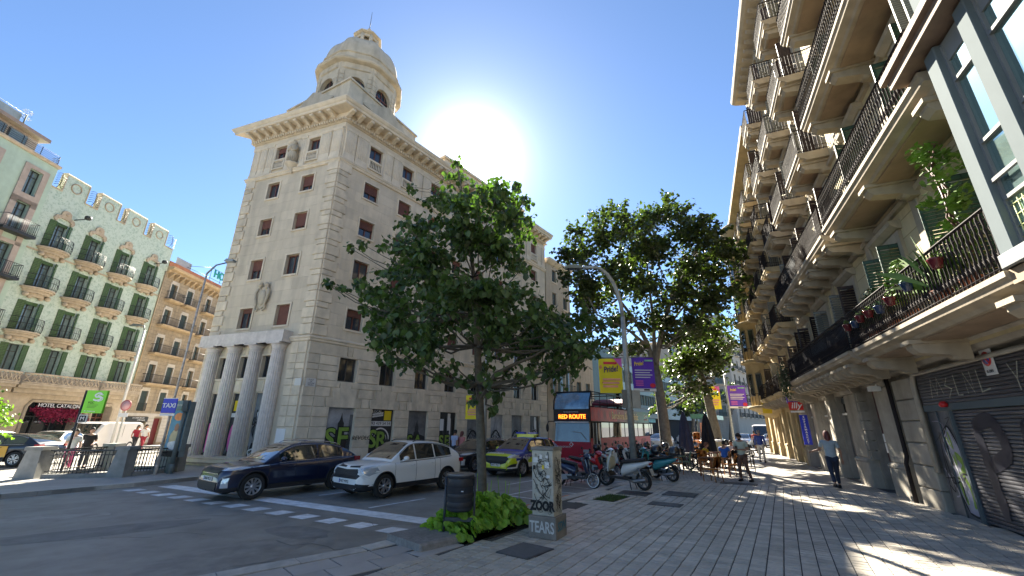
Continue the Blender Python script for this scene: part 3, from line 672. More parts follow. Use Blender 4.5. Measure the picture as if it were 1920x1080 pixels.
for i, x in enumerate(bx3):
    b = MB(FL); b.box(x-.4, x+.4, .1, .15, .25, 3.35); pn = b.build('poster_panel', m_pd if i < 2 else m_pg, tower)
    b = MB(FL); y = .094
    ribbon(b, spline([(x-.35, .5), (x-.1, 1.2), (x+.05, 2.2), (x+.1, 2.6)]), .12, y, 1); ribbon(b, spline([(x+.05, .4), (x+.2, .9), (x+.3, 1.6)]), .16, y, 2)
    if i < 2: text('0' if i else 'B', 1.9, m_ink, pn, FL @ T3(x, .085, 1.15), 'graffiti', offset=.07, extrude=.002, sx=.62); text('0' if i else 'B', 1.9, m_pk, pn, FL @ T3(x, .077, 1.15), 'graffiti', offset=.03, extrude=.002, sx=.6)
    else:
        for k in range(18): ribbon(b, spline([(x+rg.uniform(-.36, .36), rg.uniform(.3, 2.6)) for _ in range(3)]), .06, y-.004-.0005*k, rg.choice([0, 1, 2, 3]))
    if i == 1: b.add([(x-.3, y-.002, 2.5), (x+.3, y-.002, 2.5), (x+.3, y-.002, 3.0), (x-.3, y-.002, 3.0)], [(0, 1, 2, 3)], 4); b.add([(x-.38, y-.003, 2.2), (x+.38, y-.003, 2.2), (x+.38, y-.003, 2.4), (x-.38, y-.003, 2.4)], [(0, 1, 2, 3)], 3)
    if i == 0: b.add([(x-.1, .06, .95), (x+.25, .06, .95), (x+.25, .06, 1.4), (x-.1, .06, 1.4)], [(0, 1, 2, 3)], 3)
    b.build('poster_print', [m_pd, m_pg, m_ink, m_sw, m_ye], pn)
# ---- octagonal turret and dome ----
DX, DY = -11.3, 24.2; DZ = 21.2; RO_ = 2.75
FD = FR(DX, DY, 73.3); FQ = FD @ RZ(45)
def octp(r, ph=22.5): return [(r*cos(R(ph+45*k)), r*sin(R(ph+45*k))) for k in range(8)]
def chamf(r, c):  # octagon whose corners are cut into piers
    out = []
    o = octp(r)
    for k in range(8):
        p = Vector(o[k]); a = Vector(o[k-1]); d = Vector(o[(k+1) % 8])
        out.append(tuple(p+(a-p).normalized()*c)); out.append(tuple(p+(d-p).normalized()*c))
    return out
b = MB(FD)
b.M = FQ; b.box(-3.0, 3.0, -3.0, 3.0, 19.5, DZ+.9); b.box(-3.1, 3.1, -3.1, 3.1, DZ+.9, DZ+1.02); b.build('turret_base', m_dome, tower)
for k in range(4):  # little pediments on the base
    M = FQ @ RZ(90*k) @ T3(0, -3.0, 0); b = MB(M); b.prism([(-1.9, DZ-1.6), (1.9, DZ-1.6), (1.9, DZ-.3), (.0, DZ+.75), (-1.9, DZ-.3)], -.28, .6); b.prism([(-2.1, DZ-.36), (2.1, DZ-.36), (2.1, DZ-.24), (0, DZ+.93), (-2.1, DZ-.24)], -.36, -.28); b.build('pediment', m_dome, tower)
Z1 = DZ+3.8
for k in range(8):
    a0 = R(22.5+45*k); apo = RO_*cos(R(22.5)); half = RO_*sin(R(22.5))
    M = FD @ RZ(45*k+90) @ T3(0, -apo, 0); b = MB(M)
    # wall of this side with an arched opening
    rw = .62; zs = DZ+2.1; arch = [(-rw, zs)]+[(-rw*cos(pi*j/10), zs+rw*sin(pi*j/10)) for j in range(1, 10)]+[(rw, zs)]
    b.add([(-half, 0, DZ+.9), (-rw, 0, DZ+.9), (-rw, 0, zs), (-half, 0, zs)], [(0, 1, 2, 3)]); b.add([(rw, 0, DZ+.9), (half, 0, DZ+.9), (half, 0, zs), (rw, 0, zs)], [(0, 1, 2, 3)])
    top = [(-half, Z1)]+[(-half+2*half*j/10, Z1) for j in range(1, 10)]+[(half, Z1)]
    for j in range(10): b.add([(arch[j][0], 0, arch[j][1]), (arch[j+1][0], 0, arch[j+1][1]), (top[j+1][0], 0, top[j+1][1]), (top[j][0], 0, top[j][1])], [(0, 1, 2, 3)]); b.add([(arch[j][0], 0, arch[j][1]), (arch[j+1][0], 0, arch[j+1][1]), (arch[j+1][0], .35, arch[j+1][1]), (arch[j][0], .35, arch[j][1])], [(3, 2, 1, 0)])
    b.add([(-half, 0, zs), (-rw, 0, zs), (-half, 0, Z1)], [(0, 1, 2)]); b.add([(half, 0, zs), (half, 0, Z1), (rw, 0, zs)], [(0, 1, 2)])
    for s in (-1, 1): b.add([(s*rw, 0, DZ+.9), (s*rw, .35, DZ+.9), (s*rw, .35, zs), (s*rw, 0, zs)], [(0, 1, 2, 3)])
    # banded piers and arch moulding
    for j in range(6):
        for s in (-1, 1):
            xa, xb = sorted((s*half*.99, s*(rw+.12))); b.cbox(xa, xb, -.06, .02, DZ+.95+j*.36, DZ+1.29+j*.36, .02)
    for j in range(10):
        p = arch; q = [(x*1.16, zs+(z-zs)*1.16) for x, z in arch]; b.add([(p[j][0], -.05, p[j][1]), (p[j+1][0], -.05, p[j+1][1]), (q[j+1][0], -.05, q[j+1][1]), (q[j][0], -.05, q[j][1])], [(0, 1, 2, 3)]); b.add([(q[j][0], -.05, q[j][1]), (q[j+1][0], -.05, q[j+1][1]), (q[j+1][0], 0, q[j+1][1]), (q[j][0], 0, q[j][1])], [(0, 1, 2, 3)])
    b.build('turret_wall', m_dome, tower)
    f = MB(M); f.box(-.035, .035, .18, .24, DZ+1.0, zs+rw); f.box(-rw, rw, .18, .24, zs-.1, zs); f.box(-rw, rw, .18, .24, DZ+1.3, DZ+1.4)
    for s in (-.32, .32): f.box(s-.02, s+.02, .19, .23, DZ+1.0, zs+.5)
    pts = [(-rw, 0, DZ+.9), (rw, 0, DZ+.9)]
    wf = f.build('window', m_wood, tower); g = MB(M); g.add([(x, .22, z) for x, z in [(-rw, DZ+.9), (rw, DZ+.9)]+arch[::-1][0:1]+[(-a, z) for a, z in arch[1:-1]][::1]+[(-rw, zs)]], [tuple(range(13))] ); 
    g = MB(M); poly = [(-rw, DZ+.9), (rw, DZ+.9), (rw, zs)]+[(rw*cos(pi*j/10), zs+rw*sin(pi*j/10)) for j in range(1, 10)]+[(-rw, zs)]; g.add([(x, .215, z) for x, z in poly], [tuple(range(len(poly)))]); g.build('pane', m_gdark if k % 2 else m_gsky, wf)
def octring(b, prof, c=.35):
    rings = [chamf(r, c) for r, z in prof]; n = 16; v = []
    for (r, z), ring in zip(prof, rings): v += [(x, y, z) for x, y in ring]
    b.add(v, [(i*n+j, i*n+(j+1) % n, (i+1)*n+(j+1) % n, (i+1)*n+j) for i in range(len(prof)-1) for j in range(n)]); b.add([v[-n+j] for j in range(n)], [tuple(range(n))])
b = MB(FD); octring(b, [(RO_+.02, Z1-.5), (RO_+.1, Z1-.45), (RO_+.1, Z1-.3), (RO_+.04, Z1-.25), (RO_+.06, Z1), (RO_+.35, Z1+.08), (RO_+.42, Z1+.16), (RO_+.42, Z1+.28), (RO_+.05, Z1+.36), (RO_+.05, Z1+.42)]); octring(b, [(RO_+.02, Z1+.3), (RO_+.02, Z1+.95), (RO_+.1, Z1+1.0), (RO_+.1, Z1+1.06), (RO_-.3, Z1+1.08)]); b.build('turret_cornice', m_dome, tower)
# dome: eight bulging gores with raised ribs
ZD = Z1+1.0; HD = 2.9
b = MB(FD); nr = 14
def rib_r(t): return (RO_-.22)*math.cos(t)**.8 if t < 1.5707 else 0
v = []; NS = 64
for i in range(nr+1):
    t = (pi/2-.24)*i/nr
    for j in range(NS):
        a = 2*pi*j/NS; kk = ((math.degrees(a)-22.5) % 45)/45; d = min(kk, 1-kk)
        base = cos(R(22.5))/cos(R(22.5)-R(45)*kk)  # flat octagon side
        fac = .5*base+.5
        if d < .13: fac = 1.0+.035
        r = rib_r(t)*fac; v.append((r*cos(a), r*sin(a), ZD+HD*sin(t)))
b.add(v, [(i*NS+j, i*NS+(j+1) % NS, (i+1)*NS+(j+1) % NS, (i+1)*NS+j) for i in range(nr) for j in range(NS)], 0, True); b.add([v[-NS+j] for j in range(NS)], [tuple(range(NS))])
b.build('dome', m_dome, tower)
ZL = ZD+HD-.16
FE = FD @ T3(0, 0, ZL) @ Matrix.Scale(1.08, 4) @ T3(0, 0, -ZL); b = MB(FE); b.lathe([(.95, 0), (.95, .12), (.8, .15)], 8, (0, 0, ZL), sm=False, ph=R(22.5))
for k in range(8): a = R(22.5+45*k); b.tube([(.72*cos(a), .72*sin(a), ZL+.1), (.72*cos(a), .72*sin(a), ZL+1.0)], .13, 6)
b.lathe([(.45, .1), (.45, 1.0)], 8, (0, 0, ZL), sm=False)
for k in range(8): M = RZ(45*k+90); b.box(-.32, .32, -.74, -.62, ZL+.78, ZL+1.0, T=M)
b.lathe([(.85, 1.0), (1.0, 1.06), (1.0, 1.14), (.62, 1.3), (.4, 1.55), (.26, 1.75), (.3, 1.82), (.2, 1.95), (.12, 2.1), (.14, 2.16), (.03, 2.25)], 8, (0, 0, ZL), sm=False, ph=R(22.5)); b.build('lantern', m_dome, tower)
b = MB(FE); b.tube([(0, 0, ZL+2.2), (0, 0, ZL+3.9)], [.03, .012], 5); b.build('lightning_rod', m_iron, tower)
# roof terrace structures behind the cornice
b = MB(FL); b.prism([(-6.6, 20.0), (-4.3, 20.0), (-4.3, 20.75), (-6.6, 20.75)], .5, 3.4); b.box(-6.75, -4.3, .4, 3.5, 20.75, 20.9); b.build('roof_house', m_dome, tower)
b = MB(FT); b.box(6.6, 9.6, .9, 3, 19.9, 20.9); b.box(6.4, 9.8, .6, 3.2, 20.9, 21.05); b.box(10.2, TLEN-.4, 2.4, 6.2, 19.9, 23.4); b.box(10.0, TLEN-.2, 2.2, 6.3, 23.4, 23.6); b.build('penthouse', m_trim, tower)  # rear block's height and length invented to keep sun off the near pavement
window(tower, FT @ T3(0, .7, 0), 7.4, 20.15, 20.85, .6, 0, m_sw, None); window(tower, FT @ T3(0, .7, 0), 8.8, 20.15, 20.85, .6, 0, m_sw, None)
# ---------------- the row of facades across the square ----------------
GX, GY = -32.72, 36.19
FG = FR(GX, GY, -.6)
def mosaic(name, c1, c2, sc=3.2):
    m = mat(name, c1, .6, var=0); t = m.node_tree; N = t.nodes; L = t.links; b = N['Principled BSDF']; tc = N.new('ShaderNodeTexCoord')
    v = N.new('ShaderNodeTexVoronoi'); v.inputs['Scale'].default_value = sc*1.7; n = N.new('ShaderNodeTexNoise'); n.inputs['Scale'].default_value = sc; n.inputs['Detail'].default_value = 6; n.inputs['Roughness'].default_value = .8
    ad_ = N.new('ShaderNodeVectorMath'); ad_.operation = 'ADD'; L.new(tc.outputs['UV'], ad_.inputs[0]); L.new(n.outputs['Color'], ad_.inputs[1]); L.new(tc.outputs['UV'], n.inputs['Vector']); L.new(ad_.outputs[0], v.inputs['Vector'])
    r = N.new('ShaderNodeValToRGB'); r.color_ramp.elements[0].position = .42; r.color_ramp.elements[0].color = (*c1, 1); r.color_ramp.elements[1].position = .62; r.color_ramp.elements[1].color = (*c2, 1)
    mx = N.new('ShaderNodeMath'); mx.operation = 'ADD'; L.new(v.outputs['Distance'], mx.inputs[0]); L.new(n.outputs['Fac'], mx.inputs[1]); m3 = N.new('ShaderNodeMath'); m3.operation = 'MULTIPLY'; m3.inputs[1].default_value = .62; L.new(mx.outputs[0], m3.inputs[0])
    L.new(m3.outputs[0], r.inputs[0]); L.new(r.outputs[0], b.inputs['Base Color']); bp = N.new('ShaderNodeBump'); bp.inputs['Distance'].default_value = .01; L.new(n.outputs['Fac'], bp.inputs['Height']); L.new(bp.outputs[0], b.inputs['Normal'])
    return m
m_gw = mosaic('green_sgraffito', (.25, .36, .285), (.47, .56, .49)); m_gl = mat('pale_green_render', (.42, .54, .45), .85, var=.06, stain=.12); m_pinks = mat('pinkish_stone', (.42, .35, .30), .8, var=.1, vs_=3, stain=.15)
m_gst = mat('carved_stone', (.43, .36, .27), .85, var=.14, vs_=4, bump=.015, bs=9, stain=.2); m_gsh = mat('green_shutter', (.055, .12, .035), .55, var=.12, brick=(3, .055, .012, 0), jointc=(.5, .5, .5)); m_rail = mat('dark_ironwork', (.025, .028, .03), .5, .3, var=.1)
m_pan = mat('window_pane_left', (.12, .17, .18), .05, var=.3, vs_=1.5, spec=1.); m_fd = mat('dark_window_frame', (.025, .03, .03), .5, var=0)
green = thing('hotel_building', 'green patterned hotel facade with battlements, green shutters and curved stone balconies', 'building', FG)
gxs = [-9.15, -6.55, -3.9, -1.2]; GL = -10.78; GR = .56
lev = [(13.4, 15.5), (10.5, 12.55), (7.55, 9.6)]
ops = [(x-.42, x+.42, a, c) for x in gxs for a, c in lev]+[(x-.42, x+.42, 5.0, 6.75) for x in gxs]
b = MB(FG); wall(b, GL, GR, 4.9, 17.7, ops, 0, .3)
for i, (a, c) in enumerate([(-9.95, -8.3), (-7.23, -5.6), (-4.77, -2.95), (-2.12, -.55)]):
    b.box(a, c, 0, .35, 17.7, 19.12)
b.box(GL, GR, .35, 9, 4.9, 17.6); b.add([(GR, 0, -.1), (GR, 9, -.1), (GR, 9, 17.7), (GR, 0, 17.7)], [(0, 1, 2, 3)]); b.build('upper_wall', m_gw, green)
# coping of battlements
for i, (a, c) in enumerate([(-9.95, -8.3), (-7.23, -5.6), (-4.77, -2.95), (-2.12, -.55)]):
    b = MB(FG); b.extr([(-.06, 19.1), (.41, 19.1), (.36, 19.22), (-.0, 19.22)], a-.05, c+.05); b.box(a-.08, a, -.04, .38, 17.7, 19.1); b.box(c, c+.08, -.04, .38, 17.7, 19.1); b.build('merlon_coping', m_gst, green)
    b = MB(FG); xm = (a+c)/2; b.tube([(xm+.36*cos(2*pi*k/16), -.02, 18.4+.36*sin(2*pi*k/16)) for k in range(17)], .045, 5); b.build('medallion_ring', m_gst, green)
for a, c in ((GL, -9.95), (-8.3, -7.23), (-5.6, -4.77), (-2.95, -2.12), (-.55, GR)):
    b = MB(FG); b.box(a+.05, c-.05, -.05, .38, 17.68, 17.76); b.build('merlon_coping', m_gst, green)
    b = MB(FG)
    for k in range(6): b.tube([(a+.1+(c-a-.2)*j/8, -.1-.12*sin(pi*j/8), 17.9+.17*k+.12*sin(2*pi*j/8)) for j in range(9)], .018, 4)
    b.tube([((a+c)/2, .1, 17.7), ((a+c)/2, -.2, 18.1), ((a+c)/2, -.1, 18.9)], .025, 4); b.build('wavy_railing', m_rail, green)
def part_window(par, Fm, x, z0, z1, hw, pane=m_pan, fr=m_fd, dep=.26, bars=1, name='window'):
    b = MB(Fm); y = dep-.06
    b.box(x-hw, x-hw+.06, y, y+.05, z0, z1); b.box(x+hw-.06, x+hw, y, y+.05, z0, z1); b.box(x-hw+.06, x+hw-.06, y, y+.05, z1-.06, z1); b.box(x-.03, x+.03, y-.01, y+.04, z0, z1-.06); b.box(x-hw+.06, x+hw-.06, y, y+.045, z1-.5, z1-.45); b.box(x-hw+.06, x+hw-.06, y, y+.05, z0, z0+.1)
    f = b.build(name, fr, par); g = MB(Fm); t = random.uniform(-.01, .01); g.add([(x-hw+.06, y+.03+t, z0), (x+hw-.06, y+.03-t, z0), (x+hw-.06, y+.03-t, z1-.06), (x-hw+.06, y+.03+t, z1-.06)], [(0, 1, 2, 3)]); g.build('pane', pane, f)
    return f
sh = MB(); sh.box(-.2, .2, -.035, 0, 0, 1); sh.box(-.2, -.165, -.05, -.035, 0, 1); sh.box(.165, .2, -.05, -.035, 0, 1); sh.box(-.165, .165, -.05, -.035, .0, .05); sh.box(-.165, .165, -.05, -.035, .47, .52); sh.box(-.165, .165, -.05, -.035, .95, 1); shm = sh.mesh('shutter', m_gsh)
def shutter(par, Fm, x, z0, z1, ang, me=shm, wd=1.): return put('shutter', me, par, Fm @ T3(x, -.03, z0) @ RZ(ang) @ Matrix.Diagonal((wd, 1, z1-z0, 1)))
# curved balcony: belly, slab and iron rail
cv = [(-1.05+2.1*k/12, -.18-.62*(1-abs(-1+2*k/12)**2.6)) for k in range(13)]
cb = MB(); cb.prism([(-1.05, 0)]+cv+[(1.05, 0)], -.1, 0, axis='z'); cb.prism([(-.95, 0)]+[(x*.9, y*.86) for x, y in cv]+[(.95, 0)], -.2, -.1, axis='z')
cb.prism([(-.85, 0)]+[(x*.78, y*.66) for x, y in cv]+[(.85, 0)], -.36, -.2, axis='z'); cb.prism([(-.6, 0)]+[(x*.55, y*.4) for x, y in cv]+[(.6, 0)], -.58, -.36, axis='z')
for s in (-1, 1): cb.ball((s*.7, -.18, -.5), (.16, .18, .16)); cb.ball((s*.35, -.12, -.62), (.14, .12, .1))
slabm = cb.mesh('slab', m_gst)
rb = MB()
for zz in (.08, .5, .88): rb.tube([(x*.97, y*.95, zz) for x, y in cv], .016, 4)
for k in range(25): x = -1.02+2.04*k/24; y = -.17-.6*(1-abs(x/1.05)**2.6); rb.tube([(x, y, .0), (x+.03*(-1)**k, y-.03, .3), (x, y, .9)], .009, 3)
railm = rb.mesh('railing', m_rail)
hb = MB(); hb.prism([(-.62, 0), (-.5, 0), (-.46, .22), (-.25, .3), (.25, .3), (.46, .22), (.5, 0), (.62, 0), (.72, .18), (.62, .42), (.35, .5), (.3, .82), (.12, .95), (-.12, .95), (-.3, .82), (-.35, .5), (-.62, .42), (-.72, .18)], -.12, 0); hb.ball((0, -.12, .68), (.12, .06, .12)); hb.ball((-.45, -.1, .28), (.14, .06, .1)); hb.ball((.45, -.1, .28), (.14, .06, .1)); hoodm = hb.mesh('hood_mould', m_gst)
for i, x in enumerate(gxs):
    for j, (a, c) in enumerate(lev):
        part_window(green, FG, x, a, c, .42)
        shutter(green, FG, x-.62, a+.02, c, -8+random.uniform(-6, 3)); shutter(green, FG, x+.60, a+.02, c, 25+random.uniform(-8, 8))
        s = put('balcony', slabm, green, FG @ T3(x, 0, a)); put('railing', railm, s, FG @ T3(x, 0, a))
        b = MB(FG); b.box(x-.42, x+.42, .02, .06, c-.22, c+.05); b.build('lattice', m_gsh, green)
    put('hood_mould', hoodm, green, FG @ T3(x, 0, 15.55))
    part_window(green, FG, x, 5.0, 6.75, .42); shutter(green, FG, x-.62, 5.0, 6.75, -6); shutter(green, FG, x+.62, 5.0, 6.75, 8)
    b = MB(FG); b.box(x-1.0, x+1.0, -.05, 0, 6.95, 7.15); b.build('lintel_band', m_gst, green)
b = MB(FG); b.box(GL, GR, -.06, 0, 13.0, 13.1); b.build('string_course', m_gst, green)
# bowed first-floor balcony and stone ground floor
b = MB(FG)
for a, c in ((-13.5, -8.75), (-8.6, -3.25), (-3.1, GR)):
    n = 10; fr_ = [(a+(c-a)*k/n, -.75-.35*sin(pi*k/n)**.5 if 0 < k < n else -.75) for k in range(n+1)]
    b.prism([(a, 0)]+fr_+[(c, 0)], 4.18, 4.3, axis='z'); b.prism([(a, 0)]+[(x, y+.12) for x, y in fr_]+[(c, 0)], 4.0, 4.18, axis='z'); b.prism([(a, 0)]+[(x, y*.55) for x, y in fr_]+[(c, 0)], 3.7, 4.0, axis='z')
b.build('bowed_balcony', m_gst, green)
k0 = 0
for a, c in ((-13.5, -8.75), (-8.6, -3.25), (-3.1, GR)):
    n = 16; P = [(a+(c-a)*k/n, -.72-.33*sin(pi*k/n)**.5 if 0 < k < n else -.72) for k in range(n+1)]
    b = MB(FG); b.tube([(x, y, 4.93) for x, y in P], .07, 6); b.tube([(x, y, 4.36) for x, y in P], .05, 6)
    for k in range(n):
        (x, y), (u, v_) = P[k], P[k+1]; b.tube([(x, y, 4.38), (u, v_, 4.9)], .035, 5); b.tube([(u, v_, 4.38), (x, y, 4.9)], .035, 5)
    b.build('stone_lattice_parapet', m_gst, green)
b = MB(FG); gops = [(-7.15, -3.6, -.1, 3.2), (-2.5, -.9, -.1, 3.1), (-12.5, -8.6, -.1, 3.2)]
wall(b, -14, GR, -.12, 4.9, gops, -.05, .8); b.build('ground_floor_wall', m_gst, green)
for a, c in ((-7.15, -3.6), (-2.5, -.9), (-12.5, -8.6)):
    b = MB(FG); b.box(a, c, .6, .7, -.1, 3.2); b.build('shopfront_glass', m_gdark, green)
    b = MB(FG)
    for k in range(4): x = a+(c-a)*k/3; b.box(x-.04, x+.04, .5, .6, -.1, 3.2)
    b.box(a, c, .48, .6, 2.2, 2.3); b.build('shopfront_frame', m_wood if c > -1 else m_fd, green)
    b = MB(FG); b.tube([(a-.1, -.1, .0), (a-.1, -.1, 2.9), (a+.15, -.12, 3.25), (c-.15, -.12, 3.25), (c+.1, -.1, 2.9), (c+.1, -.1, 0)], .1, 8); b.build('door_surround', m_gst, green)
text('HOTEL CATALONIA', .36, mat('sign_letters', (.7, .7, .72), .4, .3, var=0), green, FG @ T3(-5.0, -.2, 2.98), 'sign', extrude=.02)
# magenta bougainvillea awning over the hotel door
rb_ = random.Random(5); b = MB(FG); m_mag = mat('magenta_blossom', (.30, .02, .07), .7, var=.35, vs_=8)
for k in range(2600):
    x = rb_.uniform(-7.0, -3.5); t = rb_.random(); y = -.1-.9*t; z = 2.75-.55*t+rb_.gauss(0, .08)+(-.35*rb_.random() if t > .9 else 0); r = rb_.uniform(.04, .08); a, e = rb_.uniform(0, 6.3), rb_.uniform(-1, 1)
    u = Vector((cos(a), sin(a)*.6, e)).normalized()*r; w_ = Vector((-sin(a), cos(a), e*.7)).normalized()*r; p = Vector((x, y, z)); b.add([p-u, p-w_, p+u, p+w_], [(0, 1, 2, 3)])
bo = b.build('flower_awning', m_mag, kind='stuff'); bo['label'] = 'mass of magenta blossoms hanging over the hotel door'
b = MB(FG)
for x, z in ((-8.5, 16.25), (-1.0, 15.75)): b.tube([(x, 0, z-.1), (x+.1, -.8, z+.05)], .04, 5); b.lathe([(.1, 0), (.2, .06), (.2, .26), (.12, .3)], 8, (x+.1, -.85, z-.02))
for i, (x, z) in enumerate(((-8.5, 16.25), (-1.0, 15.75))):
    b = MB(FG); b.tube([(x, 0, z-.1), (x+.1, -.8, z+.05)], .04, 5); b.lathe([(.1, 0), (.2, .06), (.2, .26), (.12, .3)], 8, (x+.1, -.85, z-.02)); tag(b.build('facade_spotlight', m_fd), ['black spotlight on an arm above the nearest top balcony of the green hotel', 'black spotlight on an arm above the farthest top balcony of the green hotel'][i], 'spotlight', 'spotlights on the hotel front')
# ---- pale green building at the frame edge ----
pale = thing('apartment_building', 'pale green building with pink stone window surrounds and glazed penthouse at the left edge', 'building', FG @ T3(-20, 0, 0))
b = MB(FG); o2 = []
for x in (-11.9, -14.6): o2 += [(x-.38, x+.38, 16.3, 18.1), (x-.4, x+.4, 13.6, 15.7), (x-.4, x+.4, 10.7, 12.8), (x-.4, x+.4, 7.7, 9.7)]
wall(b, -26, GL, 4.9, 19.0, o2, -.12, .3); b.box(-26, GL, .2, 9, 4.9, 18.9); b.add([(GL,-.12,4.9),(GL,.3,4.9),(GL,.3,19),(GL,-.12,19)], [(0,1,2,3)]); b.build('wall', m_gl, pale)
b = MB(FG); b.extr([(0, 19.0), (-.22, 19.0), (-.3, 19.1), (-.3, 19.2), (0, 19.2)], -26, GL+.05); b.build('cornice', m_gst, pale)
for x in (-11.9, -14.6):
    for z0, z1 in ((16.3, 18.1), (13.6, 15.7), (10.7, 12.8), (7.7, 9.7)):
        f = part_window(pale, FG, x, z0, z1, .38, dep=.16)
        b = MB(FG); b.box(x-.75, x-.4, -.2, -.1, z0-.8, z1+.25); b.box(x+.4, x+.75, -.2, -.1, z0-.8, z1+.25); b.box(x-.4, x+.4, -.2, -.1, z1, z1+.25)
        if z0 > 16: b.box(x-.4, x+.4, -.2, -.1, z0-.6, z0)
        b.build('frame', m_pinks, f)
        if z0 < 16:
            b = MB(FG); b.box(x-.95, x+.95, -.75, -.12, z0-.18, z0); bb = b.build('balcony', m_rail, pale); b = MB(FG); pts = [(x-.92, -.12), (x-.92, -.72), (x+.92, -.72), (x+.92, -.12)]
            for zz in (.08, .85): b.tube([(p[0], p[1], z0+zz) for p in pts], .018, 4)
            for k in range(19): q = x-.92+1.84*k/18; b.tube([(q, -.72, z0), (q, -.72, z0+.85)], .014, 3)
            for k in range(5): q = -.12-.6*k/4; b.tube([(x+.92, q, z0), (x+.92, q, z0+.85)], .014, 3)
            b.build('railing', m_rail, bb)
b = MB(FG)
for k in range(5): b.tube([(-26, -.25, 19.3+.13*k), (GL-.35, -.25, 19.3+.13*k), (GL-.1, -.1, 19.3+.13*k), (GL-.1, .5, 19.3+.13*k)], .02, 4)
for k in range(14): b.tube([(-26+k*1.15, -.25, 19.2), (-26+k*1.15, -.25, 19.85)], .025, 4)
b.build('terrace_railing', m_rail, pale)
b = MB(FG); b.box(-26, -11.7, .9, 7, 19.0, 20.7); b.build('penthouse_wall', m_pinks, pale); b = MB(FG); b.box(-26, -11.4, .4, 7, 20.7, 20.95); b.build('penthouse_roof', mat('roof_edge', (.3, .23, .19), .7), pale)
for k in range(9):
    x = -12.9-k*1.25; b = MB(FG); b.box(x-.55, x+.55, .84, .9, 19.2, 20.5); f = b.build('window', m_fd, pale); b = MB(FG); b.box(x-.48, x+.48, .8, .84, 19.3, 20.45); b.build('pane', m_pan, f)
b = MB(FG); b.box(-26, -13.2, .8, .84, 21.0, 21.7); b.tube([(-26, .7, 21.75), (-13.0, .7, 21.75), (-13.0, .7, 21.0)], .025, 4); b.build('glass_parapet', mat('frosted_glass', (.3, .36, .38), .2, var=.1), pale)
b = MB(FG); 
for k in range(120): a, e = rb_.uniform(0, 6.3), rb_.uniform(.1, 1.2); p = Vector((-13.1+.3*cos(a)*rb_.random(), .6+.3*sin(a)*rb_.random(), 21.3+rb_.random()*.8)); u = Vector((cos(a), .3, sin(e)))*.06; b.add([p-u, p+Vector((0, .03, .06)), p+u], [(0, 1, 2)])
b.tube([(-13.1, .6, 20.95), (-13.1, .6, 21.7)], .04, 5); tag(b.build('terrace_plant', mat('grey_leaves', (.12, .14, .11), .7, var=.3)), 'small spindly plant on the roof terrace at top left', 'plant')
# ---- brown building ----
m_br = mat('ochre_masonry', (.38, .31, .215), .85, var=.16, vs_=2.5, bump=.006, bs=12, stain=.3, brick=(.9, .32, .012, .5)); m_brt = mat('ochre_trim', (.44, .33, .20), .8, var=.12, stain=.25); m_dsh = mat('teal_shutter', (.05, .08, .075), .6, var=.2, brick=(3, .05, .012, 0)); m_lime = mat('limestone_pale', (.52, .48, .42), .8, var=.1, stain=.15)
brown = thing('apartment_building', 'narrow ochre apartment house with iron balconies next to the green hotel', 'building', FG @ T3(4.5, 0, 0))
bx = [(1.9, .38), (4.0, .38), (6.75, .34), (9.4, .34)]; blv = [(13.05, 14.6), (10.6, 12.1), (8.0, 9.45), (5.3, 6.95), (2.9, 4.6)]
bo_ = [(x-h, x+h, a, c) for x, h in bx for a, c in blv]+[(.75, 2.9, -.1, 2.3), (3.7, 4.6, -.1, 2.3), (6.2, 7.3, -.1, 2.3)]
b = MB(FG); wall(b, GR, 11, -.12, 15.6, bo_, 0, .28); b.box(GR, 11, .3, 8, -.1, 15.5); b.add([(11,0,-.1),(11,8,-.1),(11,8,15.5),(11,0,15.5)], [(0,1,2,3)]); b.build('wall', m_br, brown)
b = MB(FG); b.extr([(0, 15.5), (-.2, 15.55), (-.25, 15.7), (-.55, 15.8), (-.62, 15.95), (-.62, 16.05), (0, 16.1)], GR, 11); b.build('cornice', m_brt, brown); b = MB(FG); b.box(GR, 11, -.1, .2, 16.1, 16.6); b.build('parapet', mat('brick_red', (.33, .15, .09), .9, var=.25), brown)
cbk = MB(); cbk.extr([(0, 0), (-.1, 0), (-.5, .4), (-.5, .55), (0, .55)], -.08, .08); cbm = cbk.mesh('cornice_bracket', m_brt)
for k in range(15): put('cornice_bracket', cbm, brown, FG @ T3(GR+.4+k*.7, 0, 15.0))
def rail_straight(Fm, x0, x1, y, z, h, par, m=m_rail, step=.11, name='railing', r=.011, side=True):
    b = MB(Fm); pts = [(x0, 0), (x0, y), (x1, y), (x1, 0)]
    for zz in (.07, h): b.tube([(p[0], p[1], z+zz) for p in pts], .02, 4)
    n = int((x1-x0)/step)
    for k in range(n+1): q = x0+(x1-x0)*k/n; b.tube([(q, y, z), (q, y, z+h)], r, 3, sm=False)
    for q in (x0, x1):
        for k in range(1, 5): b.tube([(q, y*k/5, z), (q, y*k/5, z+h)], r, 3, sm=False)
    return b.build(name, m, par)
